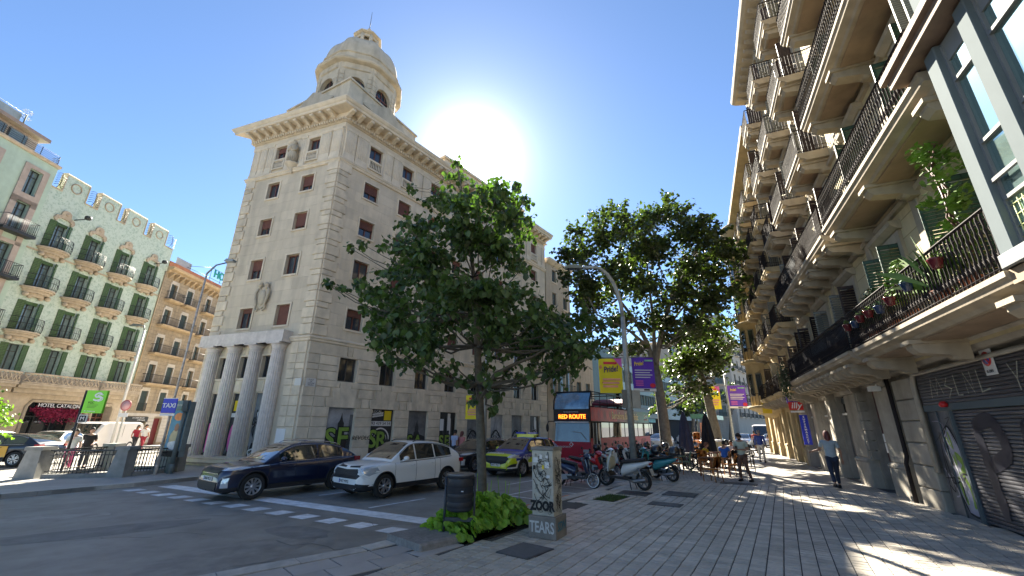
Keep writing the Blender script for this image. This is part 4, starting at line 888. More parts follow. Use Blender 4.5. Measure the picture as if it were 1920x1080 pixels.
for j, (a, c) in enumerate(blv):
    for x, h in bx:
        f = part_window(brown, FG, x, a, c, h, bars=0)
        b = MB(FG); b.box(x-h-.12, x-h, -.05, .02, a, c+.12); b.box(x+h, x+h+.12, -.05, .02, a, c+.12); b.box(x-h, x+h, -.05, .02, c, c+.12); b.box(x-h-.05, x+h+.05, -.08, .03, c+.12, c+.3); b.build('frame', m_lime, f)
        if x < 5:
            put('shutter', shm, brown, FG @ T3(x-h*.55, .1, a) @ Matrix.Diagonal((h*1.1/.4, 1, c-a, 1))).data = shm
            if rng.random() < .6: put('shutter', shm, brown, FG @ T3(x+h*.55, .1, a) @ Matrix.Diagonal((h*1.1/.4, 1, c-a, 1)))
    sp = [(1.15, 5.2)] if j in (1, 2, 3) else ([(1.2, 2.75), (3.25, 4.85)] if j == 0 else [])
    for x0, x1 in sp+([(6.05, 8.3)] if j < 4 else []):
        b = MB(FG); b.extr([(0, a-.25), (-.5, a-.2), (-.62, a-.12), (-.62, a-.02), (0, a-.02)], x0-.05, x1+.05); s = b.build('balcony', m_brt, brown); rail_straight(FG, x0, x1, -.58, a-.02, .75, s)
    if j == 4:
        for x, h in bx: rail_straight(FG, x-h-.05, x+h+.05, -.12, a, .65, brown)
tealm = shm.copy(); tealm.materials[0] = m_dsh
for o in bpy.data.objects:
    if o.parent is not None and o.parent.name == brown.name and o.data is shm: o.data = tealm
b = MB(FG); b.box(GR+.05, 11, -.05, 0, 2.45, 2.7); b.build('string_course', m_lime, brown)
b = MB(FG)
for z in [0.2+.3*k for k in range(8)]:
    for a, c in ((GR, .75), (2.9, 3.7), (4.6, 6.2)): b.cbox(a+.01, c-.01, -.04, 0, z, z+.28, .015)
b.build('stone_blocks', m_lime, brown, kind='stuff')
for a, c, m in ((.75, 2.9, m_gdark), (3.7, 4.6, mat('dark_red_door', (.12, .012, .015), .5)), (6.2, 7.3, m_gdark)):
    b = MB(FG); b.box(a, c, .2, .27, -.1, 2.3); b.build('shopfront', m, brown)
b = MB(FG); b.box(.7, 2.95, -.1, .1, 2.0, 2.4); fs = b.build('fascia', m_fd, brown); text('LA CASA DE LAS', .17, m_sw, fs, FG @ T3(1.9, -.11, 2.3)); text('CARCASAS', .17, m_sw, fs, FG @ T3(2.2, -.11, 2.12))
for x in (.42, 5.6): b = MB(FG); b.tube([(x, -.06, .1), (x, -.06, 15.5)], .06, 6); b.build('downpipe', m_brt, brown)
b = MB(FG); b.tube([(2.2, 1.5, 16.2), (6.5, 1.5, 17.0)], .04, 4); b.box(2.0, 4.0, .6, .65, 16.4, 17.6); tag(b.build('rooftop_screen', mat('screen_grey', (.35, .38, .4), .5)), 'grey translucent screen on the ochre building roof', 'screen')
# rooftop HOTEL letters on a frame
m_teal = mat('teal_letters', (.02, .28, .24), .4, var=.05)
hs = thing('rooftop_sign', 'green HOTEL letters on a steel frame above the ochre building', 'sign', FG @ T3(7, .3, 16.5))
hm = FG @ T3(6.6, .0, 17.55)
for k, ch in enumerate('HOTEL'): text(ch, 1.15, m_teal, hs, hm @ T3(.35+k*.85, 0, 0), 'letter', offset=.03, extrude=.05)
b = MB(hm); 
for z in (-.62, .55): b.tube([(-.4, .1, z), (4.4, .1, z)], .025, 4)
for x in (-.4, 1.2, 2.8, 4.4): b.tube([(x, .1, -1.3), (x, .1, .6)], .025, 4)
b.tube([(-.4, .1, .55), (-3.0, .5, -.3)], .02, 4); b.tube([(-.4, .1, -.62), (-3.2, .5, -.5)], .02, 4)
b.build('sign_frame', m_rail, hs)
# ---------------- long apartment building on the right ----------------
FRt = FR(21.72, 36.35, 203.7)
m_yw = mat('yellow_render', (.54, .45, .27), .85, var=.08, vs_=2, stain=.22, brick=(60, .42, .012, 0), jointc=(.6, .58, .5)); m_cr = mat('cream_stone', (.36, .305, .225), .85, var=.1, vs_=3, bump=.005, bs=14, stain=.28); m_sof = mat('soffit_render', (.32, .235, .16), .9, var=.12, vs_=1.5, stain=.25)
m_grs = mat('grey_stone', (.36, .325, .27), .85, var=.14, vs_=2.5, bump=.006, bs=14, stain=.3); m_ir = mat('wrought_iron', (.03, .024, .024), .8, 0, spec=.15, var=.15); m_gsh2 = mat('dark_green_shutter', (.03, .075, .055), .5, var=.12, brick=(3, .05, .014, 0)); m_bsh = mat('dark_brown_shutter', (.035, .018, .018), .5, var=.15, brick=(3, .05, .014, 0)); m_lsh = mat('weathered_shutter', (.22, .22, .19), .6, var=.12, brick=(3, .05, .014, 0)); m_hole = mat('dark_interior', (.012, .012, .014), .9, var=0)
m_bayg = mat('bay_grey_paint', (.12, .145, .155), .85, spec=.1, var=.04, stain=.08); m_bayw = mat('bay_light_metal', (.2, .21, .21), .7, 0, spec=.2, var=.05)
m_mir = mat('bay_glass', (.42, .60, .58), .03, var=0, spec=1.0, metal=.8)
apt = thing('apartment_building', 'long yellow apartment building on the right with stone balconies, iron railings and a glazed bay', 'building', FRt @ T3(25, 0, 0))
WY = -.25; FZ = [3.95, 7.55, 10.95, 14.3, 17.5]; TOP = 20.6
wx = [36.0, 32.5, 29.2, 25.75, 22.45, 19.25]
AX0, AX1 = 17.7, 44.
ops = [(x-.5, x+.5, z, z+2.35) for x in wx for z in FZ]
b = MB(FRt); wall(b, AX0, AX1, 3.5, TOP, ops, WY, .4); b.box(AX0, AX1, .6, 9, -.1, TOP); b.add([(AX0,WY,3.5),(AX0,WY,TOP),(AX0,9,TOP),(AX0,9,3.5)], [(0,1,2,3)]); b.add([(AX1,WY,-.1),(AX1,9,-.1),(AX1,9,TOP),(AX1,WY,TOP)], [(0,1,2,3)]); b.build('upper_wall', m_yw, apt)
# balusters, railings, slabs, consoles
bb = MB(); bb.lathe([(.012, 0), (.022, .04), (.012, .08), (.014, .2), (.026, .3), (.014, .36), (.013, .6), (.024, .66), (.012, .72), (.02, .86), (.012, .92)], 5); bb.tube([(-.0, -.02, .14), (.035, -.03, .2), (.0, -.03, .27)], .008, 3); balm = bb.mesh('baluster', m_ir)
cn = MB(); cn.extr([(0, 0), (-.12, 0), (-.3, .1), (-.72, .16), (-.8, .26), (-.8, .34), (0, .34)], -.14, .14); cn.extr([(0, .34), (-.86, .34), (-.86, .42), (0, .42)], -.2, .2)
cn.lathe([(.1, -.13), (.1, .13)], 8, T=T3(0, -.16, .1) @ RY(90)); cons = cn.mesh('console', m_cr)
nb = [0]
def balcony(par, Fm, x0, x1, z, y=-1.3, kind=0, cov=None, mt=m_cr, cs=None):
    b = MB(Fm); b.extr([(WY, z-.3), (y+.24, z-.3), (y+.2, z-.24), (y+.06, z-.18), (y+.04, z-.12), (y, z-.08), (y, z), (WY, z)], x0, x1); s = b.build('balcony', [mt], par)
    b = MB(Fm)
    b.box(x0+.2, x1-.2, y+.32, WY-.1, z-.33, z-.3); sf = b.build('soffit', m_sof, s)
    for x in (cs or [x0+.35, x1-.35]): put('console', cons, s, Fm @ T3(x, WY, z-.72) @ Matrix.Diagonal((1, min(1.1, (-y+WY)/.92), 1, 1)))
    h = .95; b = MB(Fm); pts = [(x0+.04, WY), (x0+.04, y+.06), (x1-.04, y+.06), (x1-.04, WY)]
    b.tube([(p[0], p[1], z+h) for p in pts], .03, 5, sm=False); b.tube([(p[0], p[1], z+.07) for p in pts], .018, 4); b.tube([(p[0], p[1], z+h-.14) for p in pts], .012, 4); b.tube([(p[0], p[1], z+.22) for p in pts], .012, 4)
    n = int((x1-x0)/.115)
    if kind == 1 and nb[0]+n < 295:
        nb[0] += n+1
        for k in range(n+1): put('baluster', balm, s, Fm @ T3(x0+.04+(x1-x0-.08)*k/n, y+.06, z))
    else:
        for k in range(n+1): q = x0+.04+(x1-x0-.08)*k/n; b.tube([(q, y+.06, z), (q, y+.06, z+.3), (q+.012, y+.05, z+.5), (q, y+.06, z+h)], [.012, .02, .012, .012], 3, sm=False)
    for q in (x0+.04, x1-.04):
        for k in range(1, 8): yy = WY+(y+.06-WY)*k/8; b.tube([(q, yy, z), (q, yy, z+h)], .014, 3, sm=False)
    b.build('railing', m_ir, s)
    if cov:
        for xa, xb, m in cov: c = MB(Fm); c.box(xa, xb, y+.09, y+.11, z+.06, z+h-.05); c.build('screen', m, s)
    return s
m_cov = mat('navy_canvas_screen', (.016, .022, .045), .45, var=.5, vs_=1.4); m_cov2 = mat('grey_mesh_screen', (.09, .11, .13), .5, var=.4, vs_=1.6)
k1 = []
balcony(apt, FRt, 28.15, 34.6, FZ[0], kind=1, cs=[28.5, 30.9, 34.2]); balcony(apt, FRt, 18.7, 27.6, FZ[0]+.05, y=-1.25, kind=2, cov=[(18.75, 20.9, m_cov), (20.95, 23.2, m_cov), (23.25, 25.4, m_cov2), (25.45, 27.5, m_cov)], cs=[18.9+.72*k for k in range(12)])
balcony(apt, FRt, 28.1, 34.4, FZ[1], kind=1, cs=[28.5, 31.0, 33.9]); balcony(apt, FRt, 19.1, 27.7, FZ[1], y=-1.25, cov=[(19.15, 21.5, m_cov), (21.55, 23.8, m_cov2)], cs=[19.4+1.15*k for k in range(8)])
balcony(apt, FRt, 28.5, 39, FZ[2], kind=1, cs=[28.9, 31, 33.9]); balcony(apt, FRt, 28.65, 39, FZ[3], kind=2, cs=[29, 31.2, 34]); balcony(apt, FRt, 28.7, 34, FZ[4])
for z, lst in ((FZ[2], [(24.75, 27.0), (21.4, 23.6), (18.2, 20.4)]), (FZ[3], [(24.85, 27.0), (21.4, 23.6), (18.2, 20.4)]), (FZ[4], [(24.9, 26.7), (21.6, 23.4), (18.3, 20.1)])):
    for x0, x1 in lst: balcony(apt, FRt, x0, x1, z, y=-1.15)
def shut2(par, Fm, x, z0, h, ang, m, w=.46):
    k = ('sh2', m.name)
    if k not in MATS:
        s = MB(); s.box(-w/2, -w/2+.05, -.045, 0, 0, 1); s.box(w/2-.05, w/2, -.045, 0, 0, 1)
        for zz in (0, .48, .955): s.box(-w/2+.05, w/2-.05, -.045, 0, zz, zz+.045)
        for q in range(26):
            zz = .05+q*.0345
            if not .455 < zz < .53: s.add([(-w/2+.05, -.04, zz), (w/2-.05, -.04, zz), (w/2-.05, -.005, zz+.026), (-w/2+.05, -.005, zz+.026)], [(0, 1, 2, 3)])
        MATS[k] = s.mesh('shutter', m)
    return put('shutter', MATS[k], par, Fm @ T3(x, WY-.02, z0) @ RZ(ang) @ T3(w/2 if ang else 0, 0, 0) @ Matrix.Diagonal((1, 1, h, 1)))
rs = random.Random(9)
for i, x in enumerate(wx):
    for j, z in enumerate(FZ):
        b = MB(FRt); b.box(x-.68, x-.5, WY-.07, WY, z, z+2.6); b.box(x+.5, x+.68, WY-.07, WY, z, z+2.6); b.box(x-.5, x+.5, WY-.07, WY, z+2.35, z+2.6); b.extr([(WY, z+2.6), (WY-.1, z+2.62), (WY-.22, z+2.72), (WY-.24, z+2.82), (WY, z+2.84)], x-.78, x+.78); f = b.build('window_surround', m_cr, apt)
        b = MB(FRt); b.box(x-.5, x+.5, WY+.36, WY+.4, z, z+2.35); b.build('pane', m_gdark if rs.random() < .6 else m_hole, f)
        b = MB(FRt); b.box(x-.03, x+.03, WY+.3, WY+.36, z, z+2.35); b.box(x-.5, x-.42, WY+.3, WY+.36, z, z+2.35); b.box(x+.42, x+.5, WY+.3, WY+.36, z, z+2.35); b.box(x-.42, x+.42, WY+.3, WY+.35, z+1.8, z+1.87); b.build('frame', m_wood if i > 2 else m_lsh, f)
        if x > 28 and j < 3: mm_, mn = m_gsh2, m_gsh2
        else: mm_ = rs.choice([m_bsh, m_bsh, m_lsh]); mn = rs.choice([m_bsh, m_lsh])
        shut2(apt, FRt, x+.5, z+.02, 2.3, -rs.choice([95, 110, 80]), mm_); shut2(apt, FRt, x-.5, z+.02, 2.3, 180+rs.choice([85, 75, 60, 110]), mn)
    if i > 3: pass
for x in (34.3, 30.85, 27.9, 24.1, 20.85, 17.8):   # pilaster strips
    b = MB(FRt); b.cbox(x-.16, x+.16, WY-.06, WY, 4.2, TOP-.4, .02); b.build('pilaster', m_cr, apt)
for z in FZ[1:]: b = MB(FRt); b.extr([(WY, z-.62), (WY-.08, z-.6), (WY-.1, z-.5), (WY-.04, z-.42), (WY, z-.42)], AX0, 34.6); b.build('string_course', m_cr, apt)
b = MB(FRt); b.extr([(WY, TOP), (WY-.15, TOP), (WY-.2, TOP+.25), (WY-.75, TOP+.4), (WY-.9, TOP+.5), (WY-.95, TOP+.62), (WY-.95, TOP+.72), (WY, TOP+.75)], AX0-.3, AX1); b.build('cornice', m_cr, apt)
cb2 = MB(); cb2.extr([(0, 0), (-.1, .02), (-.5, .22), (-.55, .34), (0, .34)], -.1, .1); cm2 = cb2.mesh('cornice_bracket', m_cr)
for k in range(30): put('cornice_bracket', cm2, apt, FRt @ T3(AX0+.3+k*.62, WY-.1, TOP+.04))
# ground floor: piers, doors, garage shutters
ZG = 3.42; GYW = .25
gop = [(27.5, 44, -.1, 3.3), (22.75, 24.35, -.1, 3.3), (19.15, 21.15, -.1, 3.25), (16.2, 18.2, -.1, 3.25), (13.3, 15.3, -.1, 3.25)]
b = MB(FRt); wall(b, 12.6, AX1, -.12, 3.55, gop, GYW, .35); b.extr([(GYW, ZG), (-.1, ZG+.02), (-.2, ZG+.1), (-.3, ZG+.2), (-.3, ZG+.26), (GYW, ZG+.26)], 12.6, AX1); b.build('ground_floor_wall', m_grs, apt)
def pier(x0, x1, par=apt, m=m_grs, y=-.0):
    b = MB(FRt); b.cbox(x0, x1, y, GYW, .95, ZG-.25, .03); p = b.build('pier', m, par)
    b = MB(FRt); b.cbox(x0-.05, x1+.05, y-.06, GYW, -.1, .82, .03); b.extr([(GYW, .82), (y-.08, .82), (y-.08, .88), (y, .95), (GYW, .95)], x0-.06, x1+.06); b.build('pier_base', m, p)
    b = MB(FRt); b.extr([(GYW, ZG-.25), (y-.03, ZG-.24), (y-.1, ZG-.14), (y-.12, ZG), (GYW, ZG)], x0-.05, x1+.05); b.build('pier_capital', m, p)
    return p
for a, c in ((24.5, 25.75), (21.25, 22.55), (18.35, 19.0), (15.45, 16.1), (12.6, 13.2)): pier(a, c)
for k in range(6): z = -.1+.56*k; b = MB(FRt); b.cbox(26.15, 27.35, -.02, GYW, z+.01, z+.55, .025); b.build('stone_block', m_grs, apt)
b = MB(FRt); b.tube([(26.0, -.06, 3.4), (26.0, -.06, 1.2), (25.95, -.1, 1.0), (25.95, -.1, 0)], .055, 6); b.build('downpipe', m_ir, apt)
b = MB(FRt)
for s_ in ((27.42, .0), (27.5, .1)): b.tube([(s_[0], .0, .9), (s_[0], -.0, 3.0), (s_[0]+.2, -.02, 3.28), (44, -.02, 3.3)], .05, 6)
b.build('doorway_moulding', m_grs, apt)
m_roll = mat('roller_shutter_dark', (.10, .10, .115), .4, .4, var=.25, vs_=1.2); m_roll2 = mat('roller_shutter_grey', (.16, .17, .19), .45, .3, var=.3, vs_=1.4)
def roller(x0, x1, z0, z1, y, m, par, name='roller_shutter', n0=300):
    r = bpy.data.objects.new(name, None); COL.objects.link(r); M = FRt @ T3(x0, y, z0); r.parent = par; r.matrix_local = WM[par.name].inverted() @ M; WM[r.name] = M.copy()
    n = int((z1-z0)/.075); s = MB(M); s.extr([(0, 0), (-.022, .012), (-.026, .04), (-.018, .068), (0, .072)], 0, x1-x0); me = s.mesh('slat', m)
    for k in range(n): put('slat', me, r, M @ T3(0, 0, k*.075))
    return r
r1 = roller(28.75, 44, 0.02, 2.35, .12, m_roll, apt); r2 = roller(27.6, 44, 2.5, 3.25, .06, m_roll, apt)
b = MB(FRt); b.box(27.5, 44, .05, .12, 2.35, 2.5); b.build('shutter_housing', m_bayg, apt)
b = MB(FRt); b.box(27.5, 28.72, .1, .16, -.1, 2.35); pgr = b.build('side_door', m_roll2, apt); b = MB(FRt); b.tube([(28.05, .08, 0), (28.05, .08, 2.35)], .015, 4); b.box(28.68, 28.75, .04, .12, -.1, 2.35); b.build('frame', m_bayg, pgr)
# spray-painted figure on the side door and letters on the shutter
y = .094; m_lil = mat('spray_lilac', (.36, .35, .42), .6, var=.2); b = MB(FRt)
rg2 = random.Random(4)
def R2(x, z, dy=0): return (x, y-dy, z)
fig = spline([(28.2, .12), (27.95, .8), (28.15, 1.25), (28.05, 1.7), (28.3, 2.0), (28.55, 1.6), (28.62, 1.0), (28.72, .5), (28.6, .1), (28.2, .12)], 5)
b.add([R2(x, z) for x, z in fig[:-1]], [tuple(range(len(fig)-1))], 0)
ribbon(b, fig, .05, y-.003, 1); ribbon(b, spline([(28.25, .3), (28.15, .75), (28.35, .95), (28.55, .6), (28.5, .25)]), .1, y-.005, 2); ribbon(b, spline([(28.2, 1.15), (28.35, 1.35), (28.55, 1.15), (28.4, .98)]), .16, y-.006, 2)
ribbon(b, spline([(28.2, .35), (28.3, .9), (28.6, .95)]), .04, y-.008, 1); ribbon(b, spline([(28.12, 1.75), (28.3, 1.5), (28.25, 1.95)]), .05, y-.008, 2)
for k in range(11): ribbon(b, spline([(27.85+rg2.uniform(-.3, .8), rg2.uniform(.2, 2.25)) for _ in range(3)]), rg2.uniform(.012, .035), y-.01-.0004*k, rg2.choice([0, 1, 1, 3]))
b.build('graffiti', [m_lil, m_ink, m_gr, m_wh], pgr)
b = MB(FRt)
for pts in ([(29.6, .2), (29.5, 2.1)], [(29.5, 2.0), (30.1, 2.1), (30.3, 1.5), (29.6, 1.2)], [(30.9, .1), (31.1, 2.0), (31.5, 1.2), (31.7, .1)], [(30.9, 1.0), (31.5, 1.0)], [(32.1, 2.1), (32.2, .1), (32.8, .15)]): ribbon(b, spline(pts), .3, .085, 0)
b.build('graffiti', mat('graffiti_blue_black', (.012, .014, .03), .5, var=.2), apt)
b = MB(FRt); 
for k, pts in enumerate([[(28.2, 2.65), (28.35, 3.1), (28.5, 2.7), (28.65, 3.1), (28.8, 2.7)], [(29.1, 3.05), (28.95, 2.9), (29.2, 2.8), (29.0, 2.62)], [(29.4, 3.1), (29.4, 2.65), (29.6, 2.65)], [(29.8, 2.65), (29.8, 3.1), (30.05, 2.65), (30.05, 3.1)], [(30.3, 3.1), (30.3, 2.65), (30.6, 2.7)], [(31.3, 3.1), (31.45, 2.8), (31.6, 3.1)], [(31.45, 2.8), (31.45, 2.6)]]): ribbon(b, pts, .05, .03, 0)
b.build('graffiti', mat('graffiti_cream', (.42, .42, .34), .6), apt)
# doors and shop openings
b = MB(FRt); b.box(22.75, 24.35, .5, .56, -.1, 3.3); d1 = b.build('door', mat('dark_red_wood', (.10, .018, .014), .45, var=.2), apt); b = MB(FRt); b.box(24.15, 24.35, .2, .5, -.1, 3.2); b.build('frame', mat('red_jamb', (.09, .022, .018), .5), d1)
for k in range(7): b = MB(FRt); b.cbox(22.6, 22.78, .02, .3, .9+.33*k, 1.2+.33*k, .02); b.build('stone_block', m_grs, apt)
b = MB(FRt); b.box(24.0, 24.14, .12, .2, 1.2, 1.5); b.box(24.0, 24.14, .12, .2, 1.52, 1.78); tag(b.build('doorbell_panel', m_sw), 'white doorbell panel beside the dark red door', 'panel')
m_marb = mat('marble_cladding', (.17, .16, .155), .4, var=.25, vs_=2.5)
for a, c in ((19.15, 21.15), (16.2, 18.2), (13.3, 15.3)):
    b = MB(FRt); b.box(a, c, .45, .5, -.1, 2.5); b.build('shopfront', m_marb, apt); b = MB(FRt); b.box(a, c, .48, .52, 2.5, 3.25); f = b.build('window', m_hole, apt); b = MB(FRt); b.box(a+.05, c-.05, .35, .47, 2.48, 2.56); b.build('sill', m_wh, f)
    b = MB(FRt); b.box(a, c, .44, .47, 2.95, 3.2); b.build('fascia', m_cov2, f); text('BAR', .2, m_wh, f, FRt @ T3((a+c)/2, .43, 3.07))
# ---- glazed bay nearest the camera ----
b = MB(FRt)
def bay(z0, z1, xs0, first):
    for x0, x1 in ((xs0, xs0+.28), (xs0+.86, xs0+1.12), (xs0+2.1, xs0+2.35), (xs0+3.6, xs0+3.9)):
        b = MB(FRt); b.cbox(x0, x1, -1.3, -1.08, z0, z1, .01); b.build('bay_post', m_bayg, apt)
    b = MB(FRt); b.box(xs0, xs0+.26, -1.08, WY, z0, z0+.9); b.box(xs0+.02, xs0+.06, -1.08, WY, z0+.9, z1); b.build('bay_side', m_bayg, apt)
    b = MB(FRt); b.cbox(xs0-.02, 40, -1.33, -1.1, z0, z0+.2, .015); b.build('bay_beam', m_bayw, apt)
    for x0, x1 in ((xs0+.28, xs0+.86), (xs0+1.12, xs0+2.1), (xs0+2.35, xs0+3.6)):
        f = MB(FRt)
        for (a, c, w_, e) in ((x0, x0+.035, z0+.2, z1-.05), (x1-.035, x1, z0+.2, z1-.05)): f.box(a, c, -1.22, -1.16, w_, e)
        for zz in (.2, .86, 1.75, 2.86): f.box(x0+.035, x1-.035, -1.23, -1.15, z0+zz, z0+zz+.05)
        f.box(x0+.01, x1-.01, -1.27, -1.23, z0+1.15, z0+1.2)
        f.box(x0, x1, -1.2, -1.12, z1-.35, z1)
        fr_ = f.build('window', m_bayw, apt)
        for za, zb in ((.25, .86), (.91, 1.75), (1.8, 2.86), (2.91, z1-z0-.35)):
            g = MB(FRt); t = random.uniform(-.004, .004); g.add([(x0+.03, -1.18+t, z0+za), (x1-.03, -1.18-t, z0+za), (x1-.03, -1.18-t, z0+zb), (x0+.03, -1.18+t, z0+zb)], [(0, 1, 2, 3)]); g.build('pane', m_mir if za > .5 else m_pfrost, fr_)
        if z0 < 5:
            lt = MB(FRt)
            for q in range(5): xx = x0+.1+(x1-x0-.2)*q/4; lt.tube([(xx, -1.195, z0+.27), (xx, -1.195, z0+.82)], .009, 4)
            for q in range(4): zz = z0+.32+.15*q; lt.tube([(x0+.05, -1.2, zz), (x1-.05, -1.2, zz)], .009, 4)
            lt.build('trellis', mat('pale_trellis', (.5, .55, .25), .6), fr_)
m_pfrost = mat('frosted_pane', (.25, .36, .30), .25, var=.3, vs_=8, spec=.8)
bay(3.95, 7.55, 34.65, True)
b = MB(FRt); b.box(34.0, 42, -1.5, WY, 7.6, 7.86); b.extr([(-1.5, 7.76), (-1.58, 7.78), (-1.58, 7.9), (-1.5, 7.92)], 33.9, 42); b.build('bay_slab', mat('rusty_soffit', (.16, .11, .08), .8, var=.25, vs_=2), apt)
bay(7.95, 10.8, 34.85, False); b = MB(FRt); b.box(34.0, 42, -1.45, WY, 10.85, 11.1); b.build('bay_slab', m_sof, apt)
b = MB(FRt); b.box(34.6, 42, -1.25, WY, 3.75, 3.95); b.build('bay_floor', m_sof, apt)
# louvred screen beside the upper railing
for k in range(2): b = MB(FRt); b.box(34.2+.3*k, 34.24+.3*k, -1.2, -.9, 7.9, 10.6); b.build('louvre_screen', m_lsh, apt)
# --- no-parking sign, signs by the shops ---
m_red = mat('sign_red', (.55, .02, .02), .35, var=0); m_blu = mat('sign_blue', (.015, .03, .45), .35, var=0); m_npb = mat('sign_dark_blue', (.02, .04, .3), .4, var=0)
np_ = thing('parking_sign', 'white plate with a red no parking disc on the garage shutter', 'sign', FRt @ T3(30.85, .0, 3.1))
b = MB(FRt); b.box(30.68, 31.02, .0, .02, 2.93, 3.42); b.build('plate', m_sw, np_)
b = MB(FRt @ T3(30.85, -.005, 3.24) @ RX(90)); b.lathe([(.14, 0), (.14, .006)], 20); b.build('disc', m_red, np_); b = MB(FRt @ T3(30.85, -.012, 3.24) @ RX(90)); b.lathe([(.1, 0), (.1, .006)], 20); b.build('disc', m_npb, np_); b = MB(FRt @ T3(30.85, -.02, 3.24) @ RY(45)); b.box(-.105, .105, -.004, .004, -.016, .016); b.build('bar', m_red, np_); text('0-24H', .08, m_ink, np_, FRt @ T3(30.85, -.008, 3.0), extrude=.002)
b = MB(FRt); b.lathe([(.06, 0), (.09, .05), (.05, .13)], 10, (28.75, -.02, 2.42)); tag(b.build('alarm_lamp', m_red), 'small red lamp on the shutter housing of the garage', 'lamp')
b = MB(FRt); b.box(25.1, 25.35, -.3, -.02, 3.05, 3.2); b.tube([(25.2, -.1, 3.2), (25.2, -.02, 3.35)], .03, 5); tag(b.build('wall_floodlight', m_sw), 'white floodlight fixed on the pier above the dark red door', 'floodlight')
def flag(xl, pts):
    """local (y,z) of pixels on the plane x = xl square to the facade"""
    inv = FRt.inverted(); o = inv @ Vector((0, 0, EYE)); out = []
    for p in pts: d = inv.to_3x3() @ ray(*p); t = (xl-o.x)/d.x; q = o+d*t; out.append((q.y, q.z))
    return out
(ya, za_), (yb, zb_), (yc, zc_) = flag(15.3, [(1500, 782), (1524, 838), (1512, 782)])
sf_ = thing('shop_sign', 'tall narrow blue sign reading SUPERMARKET in white letters', 'sign', FRt @ T3(15.3, -.4, 2))
y0_, y1_ = -.55, -.2; z0_, z1_ = 1.15, 2.6
b = MB(FRt); b.box(15.25, 15.33, y0_, y1_, z0_, z1_); b.build('panel', m_blu, sf_)
SM = FRt @ T3(15.34, (y0_+y1_)/2, 0) @ RZ(90)
for k, ch in enumerate('SUPERMARKET'): text(ch, .125, m_sw, sf_, SM @ T3(0, -.005, z1_-.1-.125*k), 'letter', offset=.004, sx=1.15)
s2_ = thing('shop_sign', 'red square hanging sign with white script lettering', 'sign', FRt @ T3(15.4, -.6, 3)); b = MB(FRt); b.box(15.4, 15.48, -.95, -.32, 2.85, 3.25); b.build('panel', m_red, s2_); text('illy', .42, m_sw, s2_, FRt @ T3(15.49, -.63, 3.06) @ RZ(90), 'lettering', offset=.006, shear=.25)
b = MB(FRt); b.tube([(15.44, -.3, 3.3), (15.44, .2, 3.3)], .02, 4); b.box(15.38, 15.5, -.9, -.3, 2.72, 2.8); b.build('bracket', m_sw, s2_)
s3_ = thing('shop_sign', 'small violet sign just above the red hanging sign', 'sign', FRt @ T3(15.2, -.6, 3.4)); b = MB(FRt); b.box(15.1, 15.18, -.95, -.45, 3.2, 3.6); b.build('panel', mat('sign_violet', (.10, .05, .5), .4), s3_); text('BAR', .2, m_sw, s3_, FRt @ T3(15.19, -.7, 3.35) @ RZ(90))
for k, (x, lab) in enumerate(((4.5, 'yellow sign farther along the arcade, the nearer of two'), (1.8, 'yellow sign farther along the arcade, the farther of two'))):
    b = MB(FRt); b.box(x, x+.08, -.9, -.3, 3.0, 3.9); tag(b.build('shop_sign', m_ye), lab, 'sign')
# ---- older building beyond ----
bld = thing('apartment_building', 'ochre stone apartment building with rounded bay beyond the yellow one', 'building', FRt @ T3(9, 0, 0))
m_oc = mat('ochre_stone', (.44, .34, .19), .85, var=.12, vs_=2, bump=.006, bs=12, stain=.25)
BX0, BX1 = -1., 17.7; BT = 18.8; bz = [3.9, 7.2, 10.3, 13.2, 16.0]; bxw = [16.1, 12.9, 9.7, 6.5]
o3 = [(x-.48, x+.48, z, z+2.1) for x in bxw for z in bz]+[(x-.9, x+.9, -.1, 3.0) for x in (11.2, 8.1, 5.0, 1.8)]
b = MB(FRt); wall(b, BX0, 12.6, -.12, 3.5, o3, .2, .4); wall(b, BX0, BX1, 3.5, BT, o3, -.2, .4); b.box(BX0, BX1, .6, 9, -.1, BT); b.add([(BX0,-.2,-.1),(BX0,-.2,BT),(BX0,9,BT),(BX0,9,-.1)], [(0,1,2,3)]); b.extr([(.2, 3.3), (-.3, 3.35), (-.3, 3.55), (.2, 3.55)], BX0, 12.6); b.build('wall', m_oc, bld)
WYs = WY; WY = -.2
for a in (12.2, 9.2, 6.1, 3.0, -.5): pier(a-.05, a+.55, bld, m_oc)
b = MB(FRt)
for x in (11.2, 8.1, 5.0, 1.8): b.box(x-.9, x+.9, .55, .6, -.1, 3.0)
b.build('shopfront', m_hole, bld)
for i, x in enumerate(bxw):
    for z in bz:
        b = MB(FRt); b.box(x-.65, x-.48, -.28, -.2, z, z+2.3); b.box(x+.48, x+.65, -.28, -.2, z, z+2.3); b.extr([(-.2, z+2.1), (-.28, z+2.1), (-.4, z+2.4), (-.4, z+2.5), (-.2, z+2.5)], x-.75, x+.75); f = b.build('window', m_oc, bld); b = MB(FRt); b.box(x-.48, x+.48, .15, .2, z, z+2.1); b.build('pane', m_gdark, f)
        shut2(bld, FRt, x+.48, z, 2.1, -95, m_lsh if rs.random() < .5 else m_bsh); balcony(bld, FRt, x-1.0, x+1.0, z, y=-1.05, mt=m_oc)
b = MB(FRt); b.extr([(-.2, BT-.2), (-.35, BT), (-.95, BT+.25), (-1.0, BT+.45), (-.2, BT+.5)], BX0-.4, BX1); b.build('cornice', m_oc, bld)
